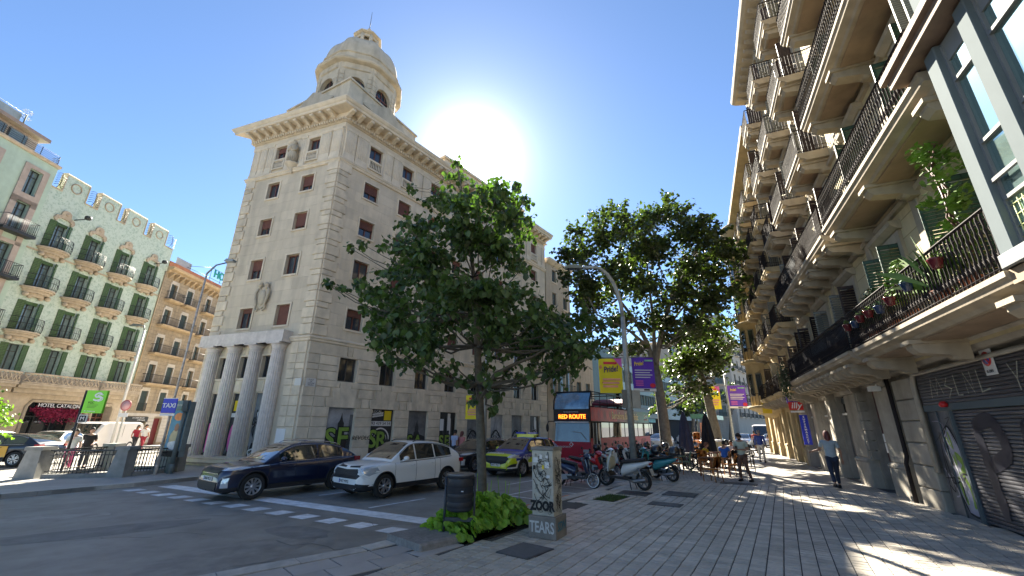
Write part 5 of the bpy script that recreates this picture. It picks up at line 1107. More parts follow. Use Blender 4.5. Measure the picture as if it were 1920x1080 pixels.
# rounded bay
b = MB(FRt); 
for z in (3.4, 6.9, 10.0, 13.0, 15.9):
    b.lathe([(.35, -.7), (.9, -.35), (1.55, -.05), (1.65, 0), (1.65, .16), (1.55, .2)], 20, (3.2, -.1, z))
b.lathe([(1.35, 3.5), (1.35, 18.4), (1.6, 18.6), (1.6, 18.9), (.3, 19.8)], 20, (3.2, -.1, 0)); by = b.build('rounded_bay', m_oc, bld)
for z in (3.6, 7.1, 10.2, 13.2):
    for k in range(5):
        a = R(-150+30*k); M = FRt @ T3(3.2+1.36*cos(a), -.1+1.36*sin(a), z+.7) @ RZ(math.degrees(a)+90); b = MB(M); b.box(-.22, .22, -.03, .05, 0, 1.7); f = b.build('window', m_lsh, bld); b = MB(M); b.box(-.17, .17, -.045, -.03, .05, 1.62); b.build('pane', m_gdark, f)
    b = MB(FRt); P = [(3.2+1.6*cos(R(a)), -.1+1.6*sin(R(a))) for a in range(-175, -4, 10)]
    b.tube([(x, yv, z+.85) for x, yv in P], .025, 4)
    for x, yv in P: b.tube([(x, yv, z), (x, yv, z+.85)], .018, 3)
    b.build('railing', m_ir, bld)
WY = WYs
# ---- plants and pots on the near balcony ----
def leafcloud(mb, c, r, n, s, rn, flat=.6):
    for _ in range(n):
        d = Vector((rn.gauss(0, 1), rn.gauss(0, 1), rn.gauss(0, 1))).normalized()*rn.random()**.4; p = Vector((c[0]+d.x*r[0], c[1]+d.y*r[1], c[2]+d.z*r[2]))
        a, e = rn.uniform(0, 6.28), rn.uniform(-.8, .8); u = Vector((cos(a)*cos(e), sin(a)*cos(e), sin(e)))*s*rn.uniform(.6, 1.2); w_ = Vector((-sin(a), cos(a), rn.uniform(-.5, .5))).normalized()*s*flat
        mb.add([p-u, p-u*.2-w_, p+u, p-u*.2+w_], [(0, 1, 2, 3)])
m_lf1 = mat('balcony_leaf', (.10, .19, .025), .55, var=.35, vs_=9); m_lf2 = mat('dark_leaf', (.035, .09, .03), .55, var=.35, vs_=9)
BZ = FZ[0]
rp = random.Random(21)
def plant(x, y, h, lab, kind, m, nm='balcony_plant'):
    t = thing(nm, lab, 'plant', FRt @ T3(x, y, BZ)); b = MB(FRt)
    if kind == 'bush':
        leafcloud(b, (x, y, BZ+h*.62), (.32, .26, h*.42), int(320*h), .07, rp); b.build('foliage', m, t); b = MB(FRt)
        for k in range(5): b.tube([(x, y, BZ+.25), (x+rp.uniform(-.12, .12), y, BZ+h*.5), (x+rp.uniform(-.25, .25), y+rp.uniform(-.1, .1), BZ+h*.9)], [.02, .014, .006], 4)
        b.build('stem', m_wood, t)
    elif kind == 'vine':
        for q in range(14): leafcloud(b, (x+rp.uniform(-.35, .4), y+rp.uniform(-.2, .2), BZ+.3+h*q/14), (.28, .22, .2), 60, .07, rp)
        b.build('foliage', m, t); b = MB(FRt)
        for k in range(3): b.tube([(x+.1*k, y, BZ+.1)]+[(x+.1*k+rp.uniform(-.15, .15), y+rp.uniform(-.1, .1), BZ+h*q/6) for q in range(1, 7)], .018, 4)
        b.build('stem', m_wood, t)
    else:
        for k in range(46):
            a = rp.uniform(0, 6.28); l = h*rp.uniform(.6, 1.05); e = rp.uniform(.35, 1.45); p0 = Vector((x, y, BZ+.3)); d = Vector((cos(a)*cos(e), sin(a)*cos(e)*.6, sin(e))); s_ = Vector((-sin(a), cos(a), 0))*.022
            p1 = p0+d*l*.6; p2 = p0+d*l-Vector((0, 0, .16*l)); b.add([p0-s_*.6, p0+s_*.6, p1+s_, p2, p1-s_], [(0, 1, 2, 3, 4)])
        b.build('leaves', m, t)
    b = MB(FRt); b.lathe([(.1, 0), (.16, .28), (.17, .3)], 10, (x, y, BZ)); b.build('pot', m_terra, t)
m_terra = mat('terracotta', (.30, .10, .05), .8, var=.1)
plant(33.3, -1.0, 2.7, 'tall leafy climbing plant filling the near end of the lowest balcony beside the glazed bay', 'vine', m_lf1)
plant(32.6, -1.1, 1.45, 'spiky yucca like plant with long bright green blades behind the balcony rail', 'spiky', m_lf1)
plant(31.2, -1.05, 1.35, 'bushy yellow green plant in front of the yellow wall panel on the lowest balcony', 'bush', m_lf1)
plant(30.2, -1.0, 1.2, 'dark leafy bush beneath the open green shutter on the lowest balcony', 'bush', m_lf2)
plant(29.0, -1.0, 1.15, 'dark green arching plant at the far end of the lowest near balcony', 'spiky', m_lf2); plant(28.6, -.7, 1.5, 'tall bushy plant by the wall at the far end of the lowest near balcony', 'bush', m_lf2)
m_pr = mat('glazed_red_pot', (.10, .012, .018), .25, var=0); m_pb = mat('glazed_blue_pot', (.02, .04, .10), .25, var=0)
pp = MB(); pp.lathe([(.07, 0), (.1, .14), (.115, .16), (.105, .17)], 10); pts = [(33.35, .55, 'r', 'red flower pot nearest the glazed bay, hung on the balcony rail with a trailing plant'), (32.2, .5, 'b', 'pale blue pot hung between the two red ones nearest the bay'), (31.35, .45, 'r', 'red pot third from the bay on the balcony rail'), (30.75, .42, 'b', 'dark blue pot hung in the middle of the balcony rail'), (30.1, .48, 'r', 'red pot just beyond the dark blue one on the balcony rail'), (29.5, .5, 'r', 'red pot between two blue ones toward the far end of the rail'), (29.1, .45, 'b', 'blue pot near the far end of the balcony rail'), (28.5, .5, 'r', 'small red pot at the far end of the balcony rail')]
for x, dz, k, lab in pts:
    o = thing('flower_pot', lab, 'flower pot', FRt @ T3(x, -1.36, BZ+dz), 'pots hung on the balcony railing'); b = MB(FRt @ T3(x, -1.38, BZ+dz-.05)); b.lathe([(.07, 0), (.1, .14), (.115, .16), (.105, .17)], 10); b.build('pot', m_pr if k == 'r' else m_pb, o)
    b = MB(FRt @ T3(x, -1.38, BZ+dz+.12)); leafcloud(b, (0, 0, .02), (.12, .09, .1), 30, .04, rp); b.build('foliage', m_lf1 if k == 'r' else m_lf2, o)
b = MB(FRt); leafcloud(b, (18.6, -1.4, 4.3), (.4, .3, .7), 500, .06, rp); leafcloud(b, (18.5, -1.4, 3.6), (.3, .25, .5), 300, .06, rp); tag(b.build('hanging_plant', m_lf2), 'mass of greenery hanging from the far end of the navy screened balcony', 'plant')
# ---------------- buildings farther along the street ----------------
m_tan = mat('tan_render', (.46, .38, .28), .85, var=.1, stain=.25); m_tealw = mat('teal_panel', (.07, .13, .14), .5, var=.1, stain=.15); m_alu = mat('aluminium_band', (.22, .29, .31), .45, .3, var=.08)
def simple_block(name, label, Fm, L, H, D, m, wins, trim=m_trim, sill=True, balc=False, corn=True):
    t = thing(name, label, 'building', Fm @ T3(L/2, 0, 0)); b = MB(Fm); o = [(x-h, x+h, a, c) for x, h, a, c in wins]; wall(b, 0, L, -.12, H, o, 0, .25)
    b.box(0, L, .3, D, -.1, H-.02); 
    for x in (0, L): b.add([(x,0,-.1),(x,.3,-.1),(x,.3,H),(x,0,H)], [(0,1,2,3)])
    b.build('wall', m, t)
    if corn: b = MB(Fm); b.extr([(0, H-.3), (-.15, H-.25), (-.45, H), (-.5, H+.15), (.2, H+.2)], 0, L); b.build('cornice', trim, t)
    for x, h, a, c in wins:
        f = part_window(t, Fm, x, a, c, h, dep=.22, fr=m_iron)
        if sill: b = MB(Fm); b.box(x-h-.1, x+h+.1, -.08, .02, a-.12, a); b.box(x-h-.08, x-h, -.04, .02, a, c+.1); b.box(x+h, x+h+.08, -.04, .02, a, c+.1); b.build('frame', trim, f)
        if balc: b = MB(Fm); b.box(x-h-.3, x+h+.3, -.6, 0, a-.15, a); bb_ = b.build('balcony', trim, t); rail_straight(Fm, x-h-.28, x+h+.28, -.57, a, .8, bb_, step=.22, r=.02)
    return t
FN = FR(CX+.5983*22.1, CY+.8012*22.1, 36.75)
w_ = [(x, .42, z, z+1.3) for x in (1.5, 3.6) for z in (7.6, 10.4, 13.2, 15.6)]
nb_ = simple_block('apartment_building', 'tan building with an ornate stone balcony just past the corner building', FN, 4.7, 17.6, 9, m_tan, w_)
b = MB(FN); b.box(.6, 4.2, -.7, 0, 4.6, 4.8); o_ = b.build('balcony', m_trim, nb_); rail_straight(FN, .7, 4.1, -.65, 4.8, .8, o_, step=.2)
for x in (.9, 2.4, 3.9): b = MB(FN); b.tube([(x, -.35, 4.8), (x, -.35, 7.1)], .16, 10); b.build('column', m_trim, nb_)
b = MB(FN); b.box(.5, 4.3, -.7, 0, 7.1, 7.8); b.extr([(0, 7.8), (-.8, 7.85), (-.9, 8.1), (0, 8.15)], .4, 4.4); b.build('entablature', m_trim, nb_); b = MB(FN); b.box(.9, 3.9, -.05, 0, 4.8, 7.1); b.build('window', m_pan, nb_)
FN2 = FR(CX+.5983*26.8, CY+.8012*26.8, 36.75)
simple_block('apartment_building', 'low pale building between the tan building and the teal wall', FN2, 4.6, 10.2, 8, m_tan, [(1.2, .5, 4.6, 6.2), (3.2, .5, 4.6, 6.2)])
b = MB(FR(CX+.5983*31.4, CY+.8012*31.4, 36.75)); b.box(0, 7, .5, 10, -.1, 10.9); tag(b.build('teal_building', m_tealw), 'windowless dark teal building behind the yellow banner', 'building')
F4 = FR(CX+.5983*38.5, CY+.8012*38.5, 36.75)
ob = thing('office_building', 'long low office building with grey blue metal bands and rows of windows', 'building', F4 @ T3(18, 0, 0)); b = MB(F4); b.box(0, 36, .3, 12, -.1, 9.2); b.build('core', m_hole, ob)
for z0, z1 in ((3.1, 4.7), (6.0, 7.2), (8.6, 9.4)):
    b = MB(F4); b.box(0, 36, -.15, .3, z0, z1); b.build('band', m_alu, ob)
fin = MB(); fin.box(-.05, .05, -.2, .0, 0, 1); finm = fin.mesh('fin', m_alu)
for z0, z1 in ((4.7, 6.0), (7.2, 8.6)):
    for k in range(37): put('fin', finm, ob, F4 @ T3(k, .1, z0) @ Matrix.Diagonal((1, 1, z1-z0, 1)))
    for k in range(36): b = MB(F4); b.add([(k+.06, .12, z0), (k+.94, .12+random.uniform(-.02, .02), z0), (k+.94, .12, z1), (k+.06, .12, z1)], [(0, 1, 2, 3)]); b.build('pane', m_pan, ob)
# big corner block closing the street
m_fb = mat('grey_beige_facade', (.42, .38, .32), .85, var=.08, stain=.2)
c0 = at(1386, 800, 88)
def fw(n, p, x0): return [(x0+p*i, .75, 6.5+4.1*j, 9.4+4.1*j) for i in range(n) for j in range(6)]
FA = FR(c0.x, c0.y, 118); wl = [(-2.6-4.4*i, .75, 4.2+3.3*j, 6.4+3.3*j) for i in range(5) for j in range(5)]
fb = simple_block('apartment_building', 'tall corner apartment block with rows of balconies closing the street', FR(c0.x-24*sin(R(118)), c0.y-24*cos(R(118)), 118), 24, 20.5, 14, m_fb, [(24+x, h, a, c) for x, h, a, c in wl], balc=True)
fb2 = simple_block('apartment_building', 'side wing of the tall corner block receding along the far street', FR(c0.x, c0.y, 40), 46, 20.5, 14, m_fb, [(3+4.2*i, .75, 4.2+3.3*j, 6.4+3.3*j) for i in range(10) for j in range(5)], balc=True)
b = MB(FR(c0.x, c0.y, 40)); b.box(-2, 3, 1, 6, 20.5, 23); b.prism([(-2, 23), (3, 23), (.5, 26)], 1, 6); tag(b.build('corner_turret', m_fb), 'block like turret on the roof of the tall corner building', 'turret')
b = MB(FR(c0.x+20, c0.y+60, 40)); b.box(0, 60, 0, 20, -.1, 17); tag(b.build('distant_building', mat('distant_grey', (.33, .33, .34), .8, var=.1)), 'pale distant building at the end of the street', 'building')
b = MB(FR(c0.x-60, c0.y-2, 108)); b.box(-4, 44, 6, 20, -.1, 17); tag(b.build('distant_building', m_fb), 'wide distant facade mostly hidden behind the street trees', 'building')
# left side street: blocks that close the view behind the ochre building
b = MB(FG); b.box(11.1, 45, 1.5, 14, -.1, 16.5); tag(b.build('apartment_building', m_br), 'plain wall behind the ochre apartment house, almost hidden by the tower', 'building')
# ---------------- trees ----------------
def leafmat(name, c, tr=.35, rough=.45, var=.3):
    m = mat(name, c, rough, var=var, vs_=2.2); t = m.node_tree; N = t.nodes; L = t.links; b = N['Principled BSDF']; o = N['Material Output']
    tl = N.new('ShaderNodeBsdfTranslucent'); mx = N.new('ShaderNodeMixShader'); mx.inputs[0].default_value = tr
    src = b.inputs['Base Color'].links[0].from_socket; g = N.new('ShaderNodeMix'); g.data_type = 'RGBA'; g.blend_type = 'MULTIPLY'; g.inputs[0].default_value = 1; g.inputs[7].default_value = (1.5, 1.9, .6, 1); gi = N.new('ShaderNodeNewGeometry'); mr = N.new('ShaderNodeMapRange'); mr.inputs[3].default_value = .5; mr.inputs[4].default_value = 1.45; L.new(gi.outputs['Random Per Island'], mr.inputs[0]); sc = N.new('ShaderNodeVectorMath'); sc.operation = 'SCALE'; L.new(src, sc.inputs[0]); L.new(mr.outputs[0], sc.inputs['Scale']); src = sc.outputs[0]; L.new(src, b.inputs['Base Color']); L.new(src, g.inputs[6]); L.new(g.outputs[2], tl.inputs[0])
    # leaf to leaf tone
    L.new(b.outputs[0], mx.inputs[1]); L.new(tl.outputs[0], mx.inputs[2]); L.new(mx.outputs[0], o.inputs[0]); return m
m_bark = mat('grey_bark', (.13, .115, .09), .9, var=.3, vs_=9, bump=.012, bs=22); m_bark2 = mat('pale_bark', (.19, .17, .14), .9, var=.3, vs_=5, bump=.015, bs=12)
m_l1 = leafmat('linden_leaf', (.055, .095, .026), .3); m_l2 = leafmat('street_tree_leaf', (.062, .085, .026), .3); m_l3 = leafmat('young_green_leaf', (.13, .22, .03), .35)
LV = [(0, 0, 0), (.36, .30, .07), (.40, .62, .05), (0, 1.0, -.12), (-.40, .62, .05), (-.36, .30, .07)]
LF = [(0, 1, 2, 3), (0, 3, 4, 5)]
def leafM(p, s, rn, droop=1.0):
    a = rn.uniform(0, 2*pi); e = -R(rn.uniform(15, 80))*droop+R(rn.gauss(0, 14))
    return Matrix.Translation(p) @ Matrix.Rotation(a, 4, 'Z') @ Matrix.Rotation(e, 4, 'X') @ Matrix.Rotation(rn.gauss(0, .5), 4, 'Y') @ Matrix.Diagonal((s, s, s, 1))
def twigs(blobs, D, cx, rad, per, leaf, rn, ppm, tl=.5, droop=1., sub=3, dsc=.8):
    """leafy twigs: each blob (pixel x, pixel y, pixel radius) becomes clusters at several depths round distance D; returns leaf matrices, twig lines, cluster centres"""
    LM = []; TW = []; CC = []
    for bx_, by_, br in blobs:
        dx = (bx_-cx)/ppm; dr = math.sqrt(max(.3, rad*rad-dx*dx))*dsc
        for q in range(sub):
            dd = D+rn.uniform(-dr, dr) if br > 18 else D+rn.gauss(0, .35*dr)
            jx, jy = rn.gauss(0, br*.22), rn.gauss(0, br*.22)
            c = at(bx_+jx, by_+jy, dd); r = br*dd/775*.86; CC.append((c, r))
            nt_ = max(3, int(per*br*br/sub))
            for k in range(nt_):
                d = Vector((rn.gauss(0, 1), rn.gauss(0, 1), rn.gauss(0, .8))).normalized(); st = c+d*r*rn.uniform(0, .45); L_ = min(tl, r)*rn.uniform(.6, 1.25); en = st+(d+Vector((0, 0, .15))).normalized()*L_
                TW.append((st, en)); n = max(2, int(L_/(leaf*.42)))
                for j in range(n):
                    t = (j+.6)/n; p = st.lerp(en, t)+Vector((0, 0, -.1*L_*t*t)); LM.append(leafM(p+Vector((rn.gauss(0, .02), rn.gauss(0, .02), 0)), leaf*rn.uniform(.6, 1.25), rn, droop))
    return LM, TW, CC
def leaves_mesh(LMs, name='crown'):
    import numpy as np
    n = len(LMs); A = np.array([[list(r) for r in M] for M in LMs]); V = np.array([(*v, 1) for v in LV]); P = np.einsum('nij,kj->nki', A, V)[:, :, :3].reshape(-1, 3)
    me = bpy.data.meshes.new(name); me.vertices.add(n*6); me.vertices.foreach_set('co', P.ravel()); lp = np.array([0, 1, 2, 3, 0, 3, 4, 5]); I = (np.arange(n)[:, None]*6+lp).ravel()
    me.loops.add(len(I)); me.loops.foreach_set('vertex_index', I); me.polygons.add(n*2); me.polygons.foreach_set('loop_start', np.arange(n*2)*4); me.polygons.foreach_set('loop_total', np.full(n*2, 4)); me.update(calc_edges=True)
    return me
def inv_crown(me, M):
    me.transform(M.inverted())
def limb(mb, a, c, r0, r1, rn, k=6, wob=.12, n=6):
    a = Vector(a); c = Vector(c); L_ = (c-a).length; P = []; R_ = []
    for i in range(k+1):
        t = i/k; p = a.lerp(c, t); p.z -= 0*t; p += Vector((rn.gauss(0, 1), rn.gauss(0, 1), rn.gauss(0, .6)))*wob*L_*.25*sin(pi*t); p.z += -.12*L_*sin(pi*t)
        P.append(p); R_.append(r0+(r1-r0)*t)
    mb.tube(P, R_, n); return P
# the young tree by the kerb
rt = random.Random(42)
TB = gp(903, 958); D1 = TB.y
near = thing('street_tree', 'young broad leaved tree with one slim trunk in the green bed by the litter bin', 'tree', T3(TB.x, TB.y, 0))
tp = [(905, 985), (904, 950), (903, 880), (901, 800), (898, 720), (895, 650), (893, 590), (888, 520), (880, 440), (868, 370), (858, 310)]
tr_ = [.15, .125, .115, .11, .10, .09, .075, .06, .045, .028, .012]
b = MB(); P1 = [at(x, y, D1) for x, y in tp]; b.tube(P1, tr_, 14); tk = b.build('trunk', m_bark, near)
bl1 = [(857,305,15),(860,340,24),(866,378,36),(905,372,36),(940,358,30),(968,352,22),(984,372,16),(992,412,18),(950,400,46),(985,440,26),(836,376,32),(800,372,16),(774,352,10),(800,425,42),(760,420,22),(762,462,32),(716,462,16),(684,458,12),(656,462,9),(860,450,58),(930,460,52),(970,500,30),(800,500,58),(740,515,40),(700,545,30),(672,532,18),(640,538,14),(614,530,9),(690,578,22),(740,588,50),(820,575,60),(900,565,60),(958,560,40),(1000,590,40),(1050,598,38),(1095,600,28),(1130,606,17),(1148,625,12),(940,630,50),(1000,650,46),(1060,655,42),(1105,648,28),(905,640,30),(790,640,50),(735,635,38),(700,612,20),(758,680,24),(800,668,22),(985,700,22),(1040,694,28),(1075,680,24),(830,690,15),(852,682,14),(868,715,18),(888,745,16),(912,700,22),(930,735,20),(950,705,14),(975,712,12),(925,765,12),(820,705,10),(900,690,20)]
LM1, TW1, CC1 = twigs(bl1, D1, 885, 3.4, .038, .16, rt, 72, tl=.6, sub=4)
# nearest 300 leaves are objects of their own
def vis_key(M):
    p = M.translation; return p.y+abs(p.x-TB.x)*.02
order = sorted(range(len(LM1)), key=lambda i: vis_key(LM1[i])); pick = set(order[:300])
M0 = WM[near.name]; lm = leaves_mesh([LM1[i] for i in range(len(LM1)) if i not in pick]); lm.transform(M0.inverted()); lm.materials.append(m_l1); put('crown', lm, near, M0, kind='stuff')
one = leaves_mesh([Matrix()], 'leaf'); one.materials.append(m_l1)
for i in pick: put('leaf', one, near, LM1[i])
b = MB()
for i, (c, r) in enumerate(CC1):
    if i % 3: continue
    cand_ = [(k, p) for k, p in enumerate(P1) if k > 3 and p.z < c.z-.15*(c-P1[5]).length*.4]
    k, p = min(cand_ or [(4, P1[4]), (5, P1[5])], key=lambda q: (q[1]-c).length+max(0, q[1].z-c.z+.5)*2)
    limb(b, p, c, tr_[k]*.42, .008, rt, 5, .15, 5)
P_ = [at(905, 735, D1), at(930, 700, D1-.1), at(965, 683, D1-.2), at(1000, 668, D1-.3), at(1050, 640, D1-.2)]; b.tube(P_, [.06, .055, .045, .035, .02], 8)
for st, en in TW1[::2]: b.tube([st, en], [.008, .003], 3, caps=False)
b.build('branches', m_bark, near)
# the two tall trees
def big_tree(lab, base, tp, tr, D, blobs, cx, rad, per, leaf, seed, sub=3, ppm=27, m=m_l2, lim=None, tl=1.1):
    rn = random.Random(seed); B = gp(*base); t = thing('street_tree', lab, 'tree', T3(B.x, B.y, 0)); b = MB(); P = [at(x, y, D) for x, y in tp]; P[0].z = -.05; b.tube(P, tr, 12); b.build('trunk', m_bark2, t)
    LM, TW, CC = twigs(blobs, D, cx, rad, per, leaf, rn, ppm, tl=tl, droop=.6, sub=sub); me = leaves_mesh(LM); M0 = WM[t.name]; me.transform(M0.inverted()); me.materials.append(m); put('crown', me, t, M0, kind='stuff')
    b = MB(); mains = []
    for l in (lim or []):
        Q = [at(x, y, D+dz) for x, y, dz in l[1]]; b.tube(Q, [l[0]*(1-.8*i/(len(Q)-1)) for i in range(len(Q))], 8); mains += [(q, l[0]*(1-.8*i/(len(Q)-1))) for i, q in enumerate(Q)]
    mains += [(p, tr[i]) for i, p in enumerate(P) if i > len(P)//2]
    for i, (c, r) in enumerate(CC):
        p, r0 = min(mains, key=lambda q: (q[0]-c).length+max(0, q[0].z-c.z)*2.5); limb(b, p, c, min(.09, r0*.5), .015, rn, 6, .22, 5)
    for st, en in TW[::4]: b.tube([st, en], [.012, .004], 3, caps=False)
    b.build('branches', m_bark2, t); return t
bl2 = [(1078,440,26),(1062,478,24),(1090,480,34),(1122,408,24),(1132,440,36),(1160,400,26),(1176,430,38),(1180,480,44),(1212,420,36),(1250,372,20),(1240,404,34),(1232,460,46),(1272,400,28),(1286,440,42),(1318,410,26),(1330,448,40),(1285,500,48),(1340,505,44),(1372,470,34),(1404,430,18),(1396,480,24),(1402,520,20),(1060,520,22),(1100,528,36),(1150,530,44),(1212,545,42),(1270,560,40),(1330,560,44),(1375,555,26),(1120,575,28),(1165,600,30),(1090,560,24),(1215,600,30),(1190,650,22),(1265,630,26),(1130,640,20),(1160,660,20),(1290,610,30),(1105,610,22),(1250,600,30)]
big_tree('tall airy street tree forking above the purple banner behind the scooters', (1250, 858), [(1252, 862), (1248, 820), (1242, 770), (1234, 720), (1228, 680)], [.42, .36, .33, .30, .24], 29.0, bl2, 1230, 6.0, .085, .28, 5, sub=4,
  lim=[(.22, [(1228, 690, 0), (1212, 640, .5), (1190, 600, .8), (1160, 560, 1), (1120, 500, 1.5)]), (.2, [(1229, 690, 0), (1240, 620, -.5), (1260, 560, -.8), (1300, 480, -1), (1330, 430, -1)]), (.16, [(1228, 680, 0), (1225, 600, 1), (1215, 520, 1.5), (1210, 440, 1)]), (.13, [(1236, 650, 0), (1262, 600, 1.5), (1310, 540, 2.5), (1370, 490, 2.5)]), (.12, [(1215, 650, 0), (1180, 620, -1.5), (1120, 590, -2.5), (1085, 520, -2.5)])])
bl3 = [(1300,630,36),(1340,620,34),(1372,600,18),(1280,680,34),(1326,672,36),(1360,650,22),(1258,690,20),(1300,720,22),(1345,700,16),(1240,740,14),(1268,730,16),(1376,640,14),(1330,735,18),(1355,675,18),(1285,755,14),(1300,680,30),(1225,770,12)]
big_tree('leaning street tree behind the folded black parasol, left of the far yellow banner', (1348, 850), [(1350, 852), (1340, 800), (1328, 750), (1316, 710), (1306, 680)], [.42, .36, .32, .28, .2], 35.5, bl3, 1310, 5.2, .11, .30, 8, sub=3, ppm=22,
  lim=[(.18, [(1306, 690, 0), (1290, 650, 0), (1270, 620, 1)]), (.16, [(1312, 700, 0), (1330, 650, -.5), (1345, 600, -1)]), (.12, [(1310, 700, 0), (1280, 700, 1), (1250, 690, 2)])])
# farther trees lining the street
for i, (px, py, r, Y, lab) in enumerate([(1300, 760, 26, 60, 'dark tree in front of the office building beyond the first parasol'), (1370, 735, 12, 75, 'small far tree beyond the yellow banner'), (1420, 470, 0, 0, '')]):
    if r == 0: continue
    big_tree(lab, (px, 822), [(px, 825), (px, 800), (px, 780)], [.3, .25, .2], Y, [(px, py-10, r), (px-r*.8, py+4, r*.7), (px+r*.8, py+2, r*.7), (px, py+12, r*.8)], px, 4, .09, .4, 30+i, sub=3, ppm=12, tl=1.4)
# small bright tree at the left edge
lt_ = thing('small_tree', 'small bright green tree reaching in at the left edge', 'tree', T3(at(-22, 880, 17).x, 17, 0)); LMl, TWl, CCl = twigs([(-14, 770, 26), (6, 782, 17), (-20, 800, 26), (14, 790, 12), (-40, 740, 30)], 17.0, -20, 1.6, .05, .12, rt, 46, tl=.5)
me = leaves_mesh(LMl); me.transform(WM[lt_.name].inverted()); me.materials.append(m_l3); put('crown', me, lt_, WM[lt_.name], kind='stuff'); b = MB(); b.tube([at(-30, 900, 17), at(-26, 840, 17), at(-18, 790, 17)], [.09, .07, .04], 8); b.build('trunk', m_bark, lt_)
# leafy bed at the foot of the young tree
bed = thing('flower_bed', 'bed of large bright green leaves at the foot of the young tree', 'plant bed', T3(TB.x, TB.y-1.4, 0)); m_hl = leafmat('bed_leaf', (.25, .40, .06), .35, .5)
b = MB(); b.prism([tuple(KP(-.05, .12)[:2]), tuple(KP(2.3, .12)[:2]), tuple(KP(2.3, 1.3)[:2]), tuple(KP(-.05, 1.3)[:2])], -.1, .0, axis='z'); b.build('soil', m_soil, bed)
hm_ = MB(); n = 9; ol = [(0, 0, 0)]+[(.5*sin(t)*(1+.12*cos(5*t)), .5-.5*cos(t)*(1.05), .10*abs(sin(t))) for t in [2*pi*(k+.5)/12 for k in range(12)]]
hm_.add([(0, .42, -.06)]+ol[1:], [(0, k+1, (k+1) % 12+1) for k in range(12)]); hl = hm_.mesh('leaf', m_hl)
cb_ = [(840, 985), (860, 990), (890, 985), (920, 975), (945, 985), (960, 990), (905, 960), (875, 970), (930, 960), (850, 965), (955, 965)]
LB = []
for k in range(620):
    u = rt.uniform(0, 2.2); v = rt.uniform(.15, 1.25); p = KP(u, v); q = (u-1.1)/1.15; w2 = (v-.7)/.62; hh = .62*max(.1, 1-.55*q*q-.4*w2*w2)*rt.uniform(.45, 1.08); p.z = hh; p.x += q*.06; 
    a = math.atan2(w2+rt.gauss(0, .5), q+rt.gauss(0, .5)); LB.append(Matrix.Translation(p) @ Matrix.Rotation(a-R(KAZ)+rt.gauss(0, .6)+pi, 4, 'Z') @ Matrix.Rotation(R(rt.uniform(-75, -25)), 4, 'X') @ Matrix.Diagonal((1, 1, 1, 1))*1 @ Matrix.Scale(rt.uniform(.10, .2), 4))
LB.sort(key=lambda M: M.translation.length)
for M in LB[:290]: put('leaf', hl, bed, M)
b = MB()
for M in LB[290:]: b.add([M @ v.co for v in hl.vertices], [tuple(p.vertices) for p in hl.polygons])
b.build('leaves', m_hl, bed, kind='stuff')
b = MB()
for M in LB[::2]: p = M.translation; b.tube([(p.x*.7+TB.x*.3, p.y*.8+(TB.y-1.2)*.2, 0), (p.x, p.y, p.z)], .008, 3, caps=False)
for k in range(10):
    p = KP(rt.uniform(.8, 2), rt.uniform(.2, .9)); h = rt.uniform(.7, .95); b.tube([p, p+Vector((rt.uniform(-.1, .1), 0, h))], .007, 3)
b.build('stems', m_hl, bed)
# ---------------- vehicles ----------------
def paint(name, c, flake=0.): return mat(name, c, .28, flake, var=.015, vs_=2, coat=1.)
m_tyre = mat('tyre_rubber', (.018, .018, .018), .85, var=.1); m_rimm = mat('alloy_rim', (.45, .46, .48), .3, .85, var=.05); m_blk_ = mat('black_plastic', (.016, .016, .018), .5, var=.08); m_cglass = mat('car_glass', (.018, .024, .026), .03, var=0, spec=1.0, coat=1.); m_chrome = mat('chrome', (.6, .6, .62), .12, 1., var=0)
m_head = mat('headlight_lens', (.55, .58, .62), .08, .3, var=0, coat=1.); m_tail = mat('tail_light', (.35, .01, .01), .15, var=0, coat=1.); m_plate = mat('number_plate', (.75, .75, .72), .4, var=0); m_eu = mat('plate_blue', (.01, .05, .4), .4, var=0)
def interp(pts, x):
    if x <= pts[0][0]: return pts[0][1]
    for i in range(len(pts)-1):
        if x <= pts[i+1][0]:
            x0, y0 = pts[i]; x1, y1 = pts[i+1]; t = (x-x0)/(x1-x0)
            m0 = (pts[i+1][1]-pts[max(i-1, 0)][1])/(pts[i+1][0]-pts[max(i-1, 0)][0]); k = min(i+2, len(pts)-1); m1 = (pts[k][1]-pts[i][1])/(pts[k][0]-pts[i][0]); d = x1-x0
            s = (y1-y0)/d
            if s == 0: m0 = m1 = 0
            else: m0 = max(min(m0/s, 3), 0)*s; m1 = max(min(m1/s, 3), 0)*s
            return (2*t**3-3*t*t+1)*y0+(t**3-2*t*t+t)*d*m0+(-2*t**3+3*t*t)*y1+(t**3-t*t)*d*m1
    return pts[-1][1]
def boolean_cut(me, cuts):
    o = bpy.data.objects.new('cutting', me); COL.objects.link(o); cs = []
    for c in cuts:
        q = bpy.data.objects.new('cutter', c); COL.objects.link(q); cs.append(q); m = o.modifiers.new('b', 'BOOLEAN'); m.operation = 'DIFFERENCE'; m.object = q; m.solver = 'EXACT'
    bpy.context.view_layer.update(); r = bpy.data.meshes.new_from_object(o.evaluated_get(bpy.context.evaluated_depsgraph_get()))
    bpy.data.objects.remove(o)
    for q in cs: bpy.data.objects.remove(q)
    return r
